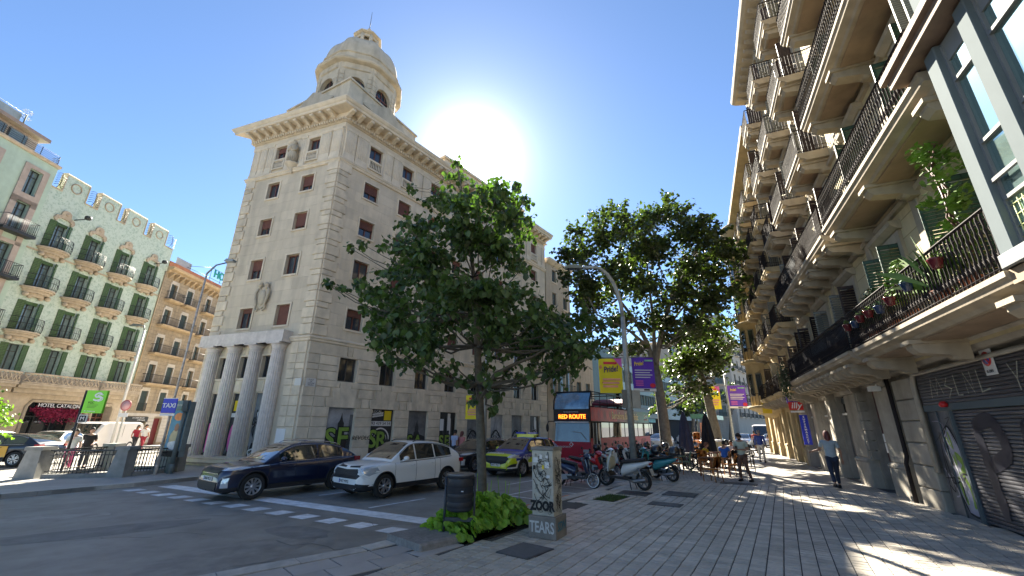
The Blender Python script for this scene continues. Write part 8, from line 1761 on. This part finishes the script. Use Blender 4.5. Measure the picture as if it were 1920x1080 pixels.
# taxi sign on a mottled pole, leaning traffic post, second lamp
def simple_post(name, lab, cat, px, py, Y, h, r, m, group=None, lean=0):
    p = at(px, py, Y); Mx = FR(p.x, Y, 90, 0) @ RY(lean); t = thing(name, lab, cat, Mx, group); b = MB(); b.lathe([(r*1.25, 0), (r*1.2, .3), (r, .36)], 10); b.tube([(0, 0, .3), (0, 0, h)], [r, r*.75], 10); put('pole', b.mesh('pole', m), t, Mx); return t, Mx
tp_, Mt = simple_post('street_lamp', 'tall mottled lamp post carrying the blue taxi sign', 'street lamp', 290, 890, 17.5, 8.3, .05, mat('sticker_mottled', (.50, .44, .38), .6, .1, var=.4, vs_=6), 'street lamps')
b = MB(); b.tube([(0, 0, 8.3), (.25, .1, 8.75), (.75, .2, 8.95)], [.04, .035, .03], 6); b.prism([(.7, 8.88), (1.1, 8.86), (1.12, 8.96), (.8, 9.0)], -.12, .12); put('lamp_head', b.mesh('lamp_head', m_post), tp_, Mt)
ts = thing('taxi_sign', 'blue square sign with the word TAXI in white', 'sign', Mt @ T3(.02, -.15, 2.6)); b = MB(); b.cbox(-.29, .29, -.17, -.15, 2.28, 2.85, .01); put('panel', b.mesh('panel', m_blu), ts, Mt); text('TAXI', .24, m_sw, ts, Mt @ T3(0, -.178, 2.56), offset=.006)
b = MB(); b.box(-.29, .29, -.172, -.15, 2.17, 2.26); b.tube([(0, -.15, 2.3), (0, -.1, 2.3), (0, 0, 2.3)], .02, 4); put('bottom_plate', b.mesh('bottom_plate', m_sw), ts, Mt); b = MB(); b.box(-.29, .29, -.173, -.15, 2.83, 2.86); put('frame', b.mesh('frame', m_sw), ts, Mt)
t2, M2_ = simple_post('traffic_post', 'plain grey traffic signal post between the taxi sign and the advertising panel', 'post', 318, 888, 17.9, 2.55, .09, m_grn); b = MB(); b.prism([(-.11, 2.4), (.11, 2.4), (.09, 2.8), (-.09, 2.8)], -.1, .1); b.lathe([(.13, 2.35), (.13, 2.41)], 10); put('signal_back', b.mesh('signal_back', m_grn), t2, M2_)
t3, M3_ = simple_post('street_lamp', 'slender white street lamp in front of the green hotel', 'street lamp', 205, 842, 31.0, 8.6, .09, mat('white_lamp_paint', (.6, .6, .58), .5, var=.1), 'street lamps'); b = MB(); b.tube([(0, 0, 8.5), (-.1, -.05, 8.9), (-.5, -.1, 9.0)], .05, 6); b.prism([(-1.2, 8.9), (-.45, 8.9), (-.4, 9.02), (-.9, 9.08)], -.13, .13); put('lamp_head', b.mesh('lamp_head', m_grn), t3, M3_)
t6, M6_ = simple_post('traffic_sign', 'round red bordered sign on a thin post below the white street lamp', 'traffic sign', 212, 850, 26.5, 3.2, .05, m_post); b = MB(M6_ @ T3(0, -.07, 2.9) @ RX(90)); b.lathe([(.33, 0), (.33, .015)], 20); b.build('disc', mat('sign_red_pale', (.5, .14, .16), .4), t6); b = MB(M6_ @ T3(0, -.09, 2.9) @ RX(90)); b.lathe([(.25, 0), (.25, .01)], 20); b.build('disc', mat('sign_face_pale', (.55, .32, .34), .4), t6); b = MB(); b.box(-.28, .28, -.09, -.06, 2.22, 2.45); put('plate', b.mesh('plate', m_sw), t6, M6_)
# advertising panel
pm_ = at(338, 888, 18.6); Mm = FR(pm_.x-.2, 18.2, 112, 0); mu = thing('advertising_panel', 'standing advertising panel with a blue and orange poster beside the columns', 'advertising panel', Mm)
b = MB(Mm); b.box(-.12, .12, -.08, .08, 0, .62); b.build('foot', m_grn, mu); b = MB(Mm); b.cbox(-.52, .52, -.11, .11, .6, 2.75, .02); b.build('case', m_grn, mu); b = MB(Mm); b.box(-.52, .52, -.125, -.11, .6, .82); b.build('base_panel', m_ink, mu)
b = MB(Mm); b.box(-.45, .45, -.118, -.11, .86, 2.4); b.build('poster', mat('poster_blue', (.03, .22, .38), .3, var=.25, vs_=2), mu); b = MB(Mm); b.box(-.52, .52, -.14, -.11, 2.44, 2.8); b.build('header', mat('header_blue', (.09, .16, .2), .4), mu)
b = MB(Mm); b.ball((0, -.12, 2.15), (.3, .006, .16), 12, 6, 0); b.ball((.02, -.121, 1.72), (.14, .006, .17), 12, 6, 1); b.ball((0, -.12, 1.3), (.3, .006, .35), 12, 6, 2); b.ball((.05, -.122, 1.05), (.38, .006, .18), 12, 6, 3); b.build('print', [m_orange, mat('print_skin', (.3, .16, .1), .6), mat('print_sand', (.5, .42, .25), .6), m_wh], mu); text('Barcelona', .14, m_wh, mu, Mm @ T3(0, -.145, 2.62), extrude=.002, shear=.2)
# ---------------- cafe terrace ----------------
m_or = mat('orange_wicker', (.55, .20, .03), .55, var=.12, vs_=8); m_wd = mat('honey_wood', (.45, .20, .06), .5, var=.15, vs_=6); m_gch = mat('sage_green_chair', (.14, .22, .13), .55, var=.1); m_tbl = mat('table_top_wood', (.22, .09, .04), .45, var=.15)
def chair(lab, M, m, ml, grp='chairs on the pavement terrace'):
    t = thing('chair', lab, 'chair', M, grp)
    def P(b, nm, mm): return put(nm, b.mesh(nm, mm), t, M)
    for s in (-1, 1):
        b = MB(); b.tube([(s*.22, .24, 0), (s*.24, .22, .66), (s*.25, -.05, .67)], .019, 6); P(b, 'leg', ml)
        b = MB(); b.tube([(s*.23, -.27, 0), (s*.20, -.20, .44), (s*.24, -.24, .68), (s*.22, -.30, .86)], .019, 6); P(b, 'leg', ml)
    b = MB(); b.cbox(-.21, .21, -.22, .22, .42, .455, .012); P(b, 'seat', m)
    b = MB(); v = []
    for i in range(7):
        for j in range(4): q = -1+i/3; v.append((q*.235, -.225-.05*(1-q*q)-.055*j/3, .50+.36*j/3+(.02*(1-q*q) if j == 3 else 0)))
    b.add(v, [(i*4+j, (i+1)*4+j, (i+1)*4+j+1, i*4+j+1) for i in range(6) for j in range(3)]+[(i*4+j, i*4+j+1, (i+1)*4+j+1, (i+1)*4+j) for i in range(6) for j in range(3)], 0, True); b.tube([v[i*4+3] for i in range(7)], .014, 5); P(b, 'backrest', m)
    return t
def table(lab, M, m=m_tbl, w=.38):
    t = thing('table', lab, 'table', M, 'tables on the pavement terrace'); b = MB(); b.cbox(-w, w, -w, w, .70, .735, .01); put('tabletop', b.mesh('tabletop', m), t, M)
    for sx in (-1, 1):
        for sy in (-1, 1): b = MB(); b.box(min(sx*(w-.05), sx*(w-.0)), max(sx*(w-.05), sx*w), min(sy*(w-.05), sy*w), max(sy*(w-.05), sy*w), 0, .70); put('leg', b.mesh('leg', m), t, M)
    return t
def CH(px, py, az): p = gp(px, py); return FR(p.x, p.y, az, 0)
chair('orange chair with honey wood legs seen from behind, nearest the camera', CH(1338, 903, 60), m_or, m_wd); table('square brown table in front of the nearest orange chair', CH(1342, 893, 60), w=.42); chair('orange chair to the right of the nearest one, its back to the camera', CH(1374, 891, 50), m_or, m_wd)
chair('orange chair beside the sage green one at the left of the terrace', CH(1268, 889, 180), m_or, m_wd); chair('sage green chair at the left of the terrace', CH(1286, 885, 20), m_gch, m_gch)
table('table with the seated man in blue', CH(1352, 876, 60)); table('small table in front of the woman in yellow', CH(1318, 872, 60))
chair('orange chair in which the man in the blue shirt sits', CH(1362, 879, 40), m_or, m_wd); chair('orange chair in which the person in yellow sits', CH(1322, 880, 130), m_or, m_wd)
st = CH(1312, 866, 150); chair('tall orange chair stacked upside against the second parasol', st @ T3(0, 0, .72) @ RX(-20), m_or, m_wd); chair('orange chair under the tilted one by the second parasol', st, m_or, m_wd)
for k, (px, py, lab) in enumerate(((1402, 884, 'dark metal chair just right of the standing man'), (1396, 876, 'dark chair by the far terrace table'), (1388, 882, 'dark chair behind the standing man'))): chair(lab, CH(px, py, 250+20*k), m_blk_, m_blk_)
table('dark table at the right end of the terrace', CH(1400, 872, 40), m_blk_, .32); table('dark table behind the first parasol', CH(1300, 880, 40), m_blk_, .35)
def parasol(lab, px, py, m, h=2.75):
    p = gp(px, py); M = FR(p.x, p.y, 90, 0); t = thing('folded_parasol', lab, 'parasol', M, 'folded parasols on the terrace'); b = MB(); b.tube([(0, 0, 0), (0, 0, h+.08)], .022, 6); put('pole', b.mesh('pole', m_mtl), t, M); b = MB(); b.lathe([(.3, 0), (.3, .08), (.05, .1)], 14); put('base', b.mesh('base', m_conc), t, M)
    b = MB(); n = 16; v = []; rr = random.Random(px)
    prof = [(.34, .62), (.38, .72), (.36, 1.0), (.32, 1.4), (.26, 1.8), (.2, 2.2), (.13, 2.5), (.05, h-.02), (.01, h)]; ph = [rr.uniform(.8, 1.15) for _ in range(n)]
    for r, z in prof:
        for k in range(n): a = 2*pi*k/n; q = r*(1 if k % 2 else .62)*ph[k]; v.append((q*cos(a), q*sin(a), z+(.06*ph[k] if z < .7 else 0)))
    b.add(v, [(i*n+j, i*n+(j+1) % n, (i+1)*n+(j+1) % n, (i+1)*n+j) for i in range(len(prof)-1) for j in range(n)]); put('canopy', b.mesh('canopy', m), t, M); return t
parasol('folded slate blue parasol at the left of the terrace', 1292, 874, mat('slate_canvas', (.035, .035, .065), .85, var=.2)); parasol('folded black parasol in the middle of the terrace', 1334, 872, mat('black_canvas', (.012, .012, .016), .85, var=.2), 2.7)
b = MB(FR(*gp(1350, 868)[:2], 60)); b.cbox(-.25, .25, -.22, .22, 0, 1.15, .02); bx2 = b.build('cabinet_post', m_crm); b = MB(FR(*gp(1350, 868)[:2], 60)); b.lathe([(.36, 1.15), (.38, 1.2), (.2, 1.27)], 12); tag(bx2, 'low beige cabinet with a white rounded cap behind the terrace', 'cabinet'); b.build('cap', m_sw, bx2)
# ---------------- people ----------------
def skin_mesh(joints, edges, name, sub=2):
    """joints {name:(x,y,z,r)}: one continuous surface grown round a jointed skeleton"""
    names = list(joints); me = bpy.data.meshes.new(name); me.from_pydata([joints[n][:3] for n in names], [(names.index(a), names.index(c)) for a, c in edges], []); o = bpy.data.objects.new('growing', me); COL.objects.link(o)
    o.modifiers.new('s', 'SKIN'); m2 = o.modifiers.new('u', 'SUBSURF'); m2.levels = sub; m2.render_levels = sub
    sv = me.skin_vertices[0].data
    for i, n in enumerate(names): r = joints[n][3]; rr = r if isinstance(r, tuple) else (r, r); sv[i].radius = rr
    sv[0].use_root = True; bpy.context.view_layer.update(); r = bpy.data.meshes.new_from_object(o.evaluated_get(bpy.context.evaluated_depsgraph_get())); bpy.data.objects.remove(o); r.name = name
    r.polygons.foreach_set('use_smooth', [True]*len(r.polygons)); return r
m_skin = mat('skin_tan', (.36, .19, .12), .55, var=.05, vs_=6); m_skinl = mat('skin_light', (.50, .30, .22), .55, var=.05)
def person(lab, M, J, shirt, trousers, shoes, hair, skin=m_skin, sleeve=.45, group=None, hands=True, beard=False, hairlen=0, shorts=False):
    """J holds joint positions in metres, +Y is where the person faces, x to the person's right"""
    t = thing('person', lab, 'person', M, group); V = {k: Vector(v) for k, v in J.items()}
    j = {'pelvis': (*V['pelvis'], (.15, .11)), 'waist': (*V['pelvis'].lerp(V['neck'], .28), (.14, .10)), 'chest': (*V['pelvis'].lerp(V['neck'], .68), (.165, .11)), 'uchest': (*V['pelvis'].lerp(V['neck'], .88), (.13, .085)), 'neck': (*V['neck'], .055), 'skull': (*V['neck'].lerp(V['head'], .55), .055)}
    e = [('pelvis', 'waist'), ('waist', 'chest'), ('chest', 'uchest'), ('uchest', 'neck'), ('neck', 'skull')]
    for s in 'RL':
        j['sh'+s] = (*V['sh'+s], .058); j['el'+s] = (*V['el'+s], .042); j['mid'+s] = (*V['el'+s].lerp(V['wr'+s], .35), .04); j['wr'+s] = (*V['wr'+s], .026); e += [('uchest', 'sh'+s), ('sh'+s, 'el'+s), ('el'+s, 'mid'+s), ('mid'+s, 'wr'+s)]
        j['hip'+s] = (*V['hip'+s], .088); j['th'+s] = (*V['hip'+s].lerp(V['kn'+s], .5), .075); j['kn'+s] = (*V['kn'+s], .052); j['cf'+s] = (*V['kn'+s].lerp(V['an'+s], .3), .052); j['an'+s] = (*V['an'+s], .034); f = V['an'+s]+V.get('ft'+s, Vector((0, .16, -.05))); j['to'+s] = (*f, .03); e += [('pelvis', 'hip'+s), ('hip'+s, 'th'+s), ('th'+s, 'kn'+s), ('kn'+s, 'cf'+s), ('cf'+s, 'an'+s), ('an'+s, 'to'+s)]
        if hands:
            d = (V['wr'+s]-V['el'+s]).normalized(); sd_ = V.get('palm'+s, Vector((0, 0, -1))); sd_ = (sd_-d*sd_.dot(d)).normalized(); side_ = d.cross(sd_); pm = V['wr'+s]+d*.05; j['pm'+s] = (*pm, (.03, .018)); e.append(('wr'+s, 'pm'+s))
            for k, (off, ln) in enumerate(((-.028, .062), (-.010, .075), (.009, .07), (.027, .055))):
                a = pm+d*.035+side_*off; b1 = a+d*ln*.5+sd_*.006; c1 = b1+d*ln*.35+sd_*ln*.45; j['fa%d%s' % (k, s)] = (*a, .0095); j['fb%d%s' % (k, s)] = (*b1, .0088); j['fc%d%s' % (k, s)] = (*c1, .0075); e += [('pm'+s, 'fa%d%s' % (k, s)), ('fa%d%s' % (k, s), 'fb%d%s' % (k, s)), ('fb%d%s' % (k, s), 'fc%d%s' % (k, s))]
            a = V['wr'+s]+d*.03-side_*.03+sd_*.01; c1 = a+d*.045-side_*.012+sd_*.02; j['ta'+s] = (*a, .011); j['tb'+s] = (*c1, .009); e += [('wr'+s, 'ta'+s), ('ta'+s, 'tb'+s)]
    me = skin_mesh(j, e, 'body', 1)
    # head joined into the body mesh
    H_ = V['head']; fw = V.get('face', Vector((0, 1, 0))).normalized(); rt_ = fw.cross(Vector((0, 0, 1))).normalized(); up = rt_.cross(fw)
    HM = Matrix(((rt_.x, fw.x, up.x, H_.x), (rt_.y, fw.y, up.y, H_.y), (rt_.z, fw.z, up.z, H_.z), (0, 0, 0, 1)))
    hb_ = MB(); n, m_ = 18, 14; v = []
    for a in range(m_+1):
        ph = pi*a/m_-pi/2
        for c in range(n):
            th = 2*pi*c/n; x, y, z = cos(ph)*cos(th)*.076, cos(ph)*sin(th)*.096, sin(ph)*.122
            if z < 0: x *= 1-.28*(z/.122)**2; y *= 1-.1*(z/.122)**2; 
            if y > 0: y += .004
            fr_ = math.exp(-(x/.013)**2)*(y > .03)
            if -.035 < z < .02: y += .02*fr_*(1-abs((z+.018)/.045))
            if .0 < z < .02 and y > .05: y -= .006*math.exp(-((abs(x)-.032)/.014)**2)
            if -.07 < z < -.05 and y > .05: y += .006*math.exp(-(x/.022)**2)
            v.append(HM @ Vector((x, y, z)))
    hb_.add(v, [(a*n+c, a*n+(c+1) % n, (a+1)*n+(c+1) % n, (a+1)*n+c) for a in range(m_) for c in range(n)], 0, True)
    for s in (-1, 1): hb_.ball((0, 0, 0), (.012, .02, .03), 8, 6, T=HM @ T3(s*.078, -.005, -.01))
    body = MB(); body.v = [tuple(q.co) for q in me.vertices]; body.f = [tuple(p.vertices) for p in me.polygons]; body.mi = [0]*len(body.f); body.sm = [True]*len(body.f); body.add(hb_.v, hb_.f, 0, True)
    put('body', body.mesh('body', skin), t, M)
    b = MB()
    for s in (-1, 1): b.ball((0, 0, 0), (.011, .006, .006), 8, 5, T=HM @ T3(s*.031, .086, .012))
    b.box(-.022, .022, .093, .097, -.062, -.057, T=HM); put('face_features', b.mesh('face_features', m_ink), t, M)
    hm2 = MB(); v = []
    for a in range(9):
        ph = pi/2*a/8*(1.0) ; 
        for c in range(n):
            th = 2*pi*c/n; fr_ = max(0, sin(th)); lo = -.05-hairlen*max(0, -sin(th)*.9+.1)+.10*fr_; t_ = 1-a/8; z = lo+(.135-lo)*cos(t_*pi/2) if True else 0; rr = 1.2*sin(max(.001, t_*pi/2))**.6; v.append(HM @ Vector((cos(th)*.078*rr*(1+hairlen*.6*t_), sin(th)*.098*rr-.006, z)))
    hm2.add(v, [(a*n+c, a*n+(c+1) % n, (a+1)*n+(c+1) % n, (a+1)*n+c) for a in range(8) for c in range(n)], 0, True)
    if beard: hm2.ball((0, .045, -.085), (.055, .05, .045), 10, 7, T=HM)
    put('hair', hm2.mesh('hair', hair), t, M)
    # shirt
    g = .022; k = lambda nm, ex=g: (j[nm][0], j[nm][1], j[nm][2], (j[nm][3][0]+ex, j[nm][3][1]+ex) if isinstance(j[nm][3], tuple) else j[nm][3]+ex)
    js = {'hem': (*(V['pelvis']+(V['pelvis']-V['neck'])*.12), (.172, .135)), 'pelvis': (*(V['pelvis']+Vector((0, 0, .02))), (.17, .13)), 'waist': k('waist', .026), 'chest': k('chest'), 'uchest': k('uchest', .018), 'ncol': (*V['pelvis'].lerp(V['neck'], .965), .062)}; es = [('hem', 'pelvis'), ('pelvis', 'waist'), ('waist', 'chest'), ('chest', 'uchest'), ('uchest', 'ncol')]
    for s in 'RL':
        js['sh'+s] = k('sh'+s, .014); q = V['sh'+s].lerp(V['el'+s], min(1, sleeve*1.6)); js['sl'+s] = (*q, .06 if sleeve < .9 else .052); es += [('uchest', 'sh'+s), ('sh'+s, 'sl'+s)]
        if sleeve > .9: js['sw'+s] = (*V['el'+s].lerp(V['wr'+s], .9), .04); es.append(('sl'+s, 'sw'+s))
    sm2 = skin_mesh(js, es, 'shirt', 2); sm2.materials.append(shirt); put('shirt', sm2, t, M)
    jt = {'pelvis': (*V['pelvis'], (.145, .11))}; et = []
    for s in 'RL':
        jt['hip'+s] = (*V['hip'+s], .105); jt['th'+s] = (*V['hip'+s].lerp(V['kn'+s], .5), .09); jt['kn'+s] = (*V['kn'+s], .068); et += [('pelvis', 'hip'+s), ('hip'+s, 'th'+s), ('th'+s, 'kn'+s)]
        if not shorts: jt['an'+s] = (*V['kn'+s].lerp(V['an'+s], .9), .055); et.append(('kn'+s, 'an'+s))
    tm = skin_mesh(jt, et, 'trousers', 2); tm.materials.append(trousers); put('trousers', tm, t, M)
    for s in 'RL':
        f = V.get('ft'+s, Vector((0, .16, -.05))); a = V['an'+s]; d = Vector((f.x, f.y, 0)).normalized(); b = MB(); Ms = Matrix(((d.y, d.x, 0, a.x), (-d.x, d.y, 0, a.y), (0, 0, 1, a.z-.07), (0, 0, 0, 1))); pit = math.degrees(math.atan2(-(f.z+.05), .16)); Ms = Ms @ RX(-pit if abs(pit) > 3 else 0)
        prof = [(-.075, .03, .05), (-.06, .04, .085), (0, .045, .08), (.08, .048, .06), (.15, .045, .045), (.19, .03, .03)]; v = []
        for y, w_, h_ in prof:
            for q in range(8): an = 2*pi*q/8; v.append(Ms @ Vector((w_*cos(an), y, .012+max(0, h_*(.5+.5*sin(an))))))
        b.add(v, [(i*8+q, i*8+(q+1) % 8, (i+1)*8+(q+1) % 8, (i+1)*8+q) for i in range(5) for q in range(8)]+[tuple(range(8)), tuple(40+q for q in reversed(range(8)))], 0, True); b.box(-.04, .04, -.075, .17, -.012, .014, T=Ms); put('shoe', b.mesh('shoe', shoes), t, M)
    return t
def stand(h=1.7, swing=0., arm=None):
    s = h/1.72
    J = {'pelvis': (0, 0, .93), 'neck': (0, .01, 1.46), 'head': (0, .03, 1.60), 'hipR': (.09, 0, .88), 'hipL': (-.09, 0, .88), 'knR': (.095, .03+swing*.22, .48), 'knL': (-.095, .02-swing*.1, .48), 'anR': (.10, -.0+swing*.3, .085), 'anL': (-.10, -swing*.36, .085+abs(swing)*.10), 'shR': (.185, 0, 1.38), 'shL': (-.185, 0, 1.38), 'elR': (.235, -.04-swing*.12, 1.10), 'elL': (-.235, -.02+swing*.14, 1.10), 'wrR': (.25, .03-swing*.16, .86), 'wrL': (-.25, .06+swing*.22, .88)}
    if arm: J.update(arm)
    return {k: tuple(q*s for q in v) if k not in ('ftR', 'ftL', 'face', 'palmR', 'palmL') else v for k, v in J.items()}
def sit(h=1.7, lean=0.):
    J = {'pelvis': (0, 0, .52), 'neck': (0, .04+lean, 1.02), 'head': (0, .09+lean, 1.16), 'hipR': (.09, .02, .50), 'hipL': (-.09, .02, .50), 'knR': (.12, .42, .50), 'knL': (-.12, .42, .50), 'anR': (.12, .40, .085), 'anL': (-.12, .36, .085), 'shR': (.185, .02+lean*.8, .94), 'shL': (-.185, .02+lean*.8, .94), 'elR': (.23, .14+lean, .74), 'elL': (-.23, .14+lean, .74), 'wrR': (.14, .36+lean, .78), 'wrL': (-.12, .37+lean, .78)}
    s = h/1.72; return {k: tuple(q*s for q in v) for k, v in J.items()}
def cl(n, c): return mat(n, c, .85, var=.1, vs_=6, bump=.006, bs=14)
m_hd = mat('dark_hair', (.02, .014, .01), .7, var=.2, vs_=30); m_hr = mat('auburn_hair', (.10, .025, .02), .6, var=.25, vs_=30); m_hg = mat('grey_hair', (.22, .2, .19), .7, var=.2, vs_=30); m_shb = cl('black_shoe', (.02, .02, .022)); m_shw = cl('white_shoe', (.5, .5, .48))
def PF_(px, py, az, sc=1.): p = gp(px, py); return FR(p.x, p.y, az+90, 0) @ Matrix.Scale(sc, 4)   # az: where the person faces
# the man with his phone
A = stand(1.78, 0, {'knR': (.13, .06, .49), 'anR': (.16, .0, .085), 'knL': (-.12, .02, .49), 'anL': (-.20, -.06, .085), 'elR': (.26, .02, 1.12), 'elL': (-.26, .02, 1.12), 'wrR': (.07, .26, 1.14), 'wrL': (-.04, .27, 1.12), 'head': (0, .06, 1.585), 'face': (.1, 1, -.5), 'palmR': (0, .3, 1), 'palmL': (0, .3, 1)})
man = person('bearded man in a pale tee shirt and brown trousers looking down at his phone', PF_(1399, 903, 235, .98), A, cl('pale_sage_cloth', (.50, .52, .42)), cl('brown_cloth', (.15, .075, .05)), m_shb, m_hd, beard=True)
b = MB(); b.box(-.04, .04, .33, .345, 1.13, 1.25, T=Matrix.Scale(1.03, 4)); ph_ = thing('phone', 'dark phone held by the man in the pale tee shirt', 'phone', WM[man.name] @ T3(0, .34, 1.2)); put('phone_body', b.mesh('phone_body', m_ink), ph_, WM[man.name])
B = stand(1.78, .7, {'elL': (-.27, .1, 1.14), 'wrL': (-.42, .3, 1.08), 'face': (0, 1, 0), 'elR': (.25, -.05, 1.1), 'wrR': (.26, -.02, .86)})
person('woman seen from behind with dark red hair, grey tee shirt and navy trousers, walking away', PF_(1572, 917, 24, 1.04), B, cl('grey_blue_cloth', (.30, .36, .40)), cl('navy_cloth', (.02, .03, .06)), m_shb, m_hr, hairlen=.14)
C_ = stand(1.76, .5, {'wrR': (.27, .1, .92), 'elR': (.25, -.06, 1.12)}); person('man in a blue shirt and white trousers walking away down the pavement', PF_(1431, 868, 35, 1.04), C_, cl('royal_blue_cloth', (.03, .06, .24)), cl('off_white_cloth', (.55, .52, .45)), m_shb, m_hg, sleeve=.95)
person('man in a bright blue shirt sitting at the terrace with his back to the camera', PF_(1362, 880, 40), sit(1.76, .05), cl('bright_blue_cloth', (.02, .10, .40)), cl('dark_cloth', (.03, .03, .035)), m_shw, m_hd)
person('seated person in yellow and red leaning over the terrace table', PF_(1322, 880, 130), sit(1.66, .12), cl('yellow_cloth', (.55, .38, .02)), cl('dark_cloth', (.03, .03, .035)), m_shb, mat('reddish_hair', (.16, .06, .03), .7, var=.2))
person('seated woman in dark red opposite the man in bright blue', PF_(1392, 872, 220), sit(1.68, .1), cl('dark_red_cloth', (.16, .02, .03)), cl('dark_cloth', (.03, .03, .035)), m_shb, m_hd)
person('seated person in a white top beside the one in dark red', PF_(1376, 870, 210), sit(1.68, .08), cl('white_cloth', (.55, .55, .55)), cl('dark_cloth', (.03, .03, .035)), m_shb, m_hd)
person('young person in a black tee shirt with dark curly hair behind the left balustrade', PF_(150, 880, 120, 1.0), stand(1.68, .3, {'wrL': (-.12, .2, 1.05), 'elL': (-.25, .02, 1.1)}), cl('black_cloth', (.015, .015, .018)), cl('dark_cloth', (.03, .03, .035)), m_shb, m_hd, hairlen=.05, skin=m_skinl)
person('woman in a white top and pink trousers behind the green station sign pole', PF_(120, 884, 130, 1.0), stand(1.62, .3, {'wrR': (.1, .2, 1.3), 'elR': (.24, .05, 1.15)}), cl('white_cloth', (.55, .55, .55)), cl('pink_cloth', (.55, .10, .22)), m_shw, m_hd, hairlen=.1, skin=m_skinl)
person('pedestrian in a pale blue shirt walking by the corner building wall', PF_(850, 872, 36, 1.0), stand(1.7, .5), cl('pale_blue_cloth', (.42, .46, .62)), cl('dark_cloth', (.03, .03, .035)), m_shb, m_hd, hands=False)
person('pedestrian in a pink top beside the one in pale blue', PF_(863, 872, 36, 1.0), stand(1.62, .4), cl('salmon_cloth', (.6, .22, .2)), cl('salmon_skirt', (.5, .2, .18)), m_shb, m_hr, hands=False, hairlen=.1)
person('person in dark red by the shop on the ochre building', PF_(247, 846, 100, 1.05), stand(1.65, .4), cl('crimson_cloth', (.3, .02, .04)), cl('dark_cloth', (.03, .03, .035)), m_shb, m_hd, hands=False, hairlen=.1)
person('person in white and red walking by the shop on the ochre building', PF_(262, 846, 100, 1.05), stand(1.7, .5), cl('white_cloth', (.55, .55, .55)), cl('crimson_cloth', (.3, .02, .04)), m_shb, m_hd, hands=False)
for k, (px, py, c, lab) in enumerate(((1448, 845, (.05, .05, .06), 'distant pedestrian in black near the end of the pavement'), (1419, 846, (.3, .05, .08), 'distant pedestrian in red left of the walker in the blue shirt'))): person(lab, PF_(px, py, 30), stand(1.7, .4), cl('distant_cloth_%s' % 'ab'[k], c), cl('dark_cloth', (.03, .03, .035)), m_shb, m_hd, hands=False)
# wires over the street from the right hand cornice
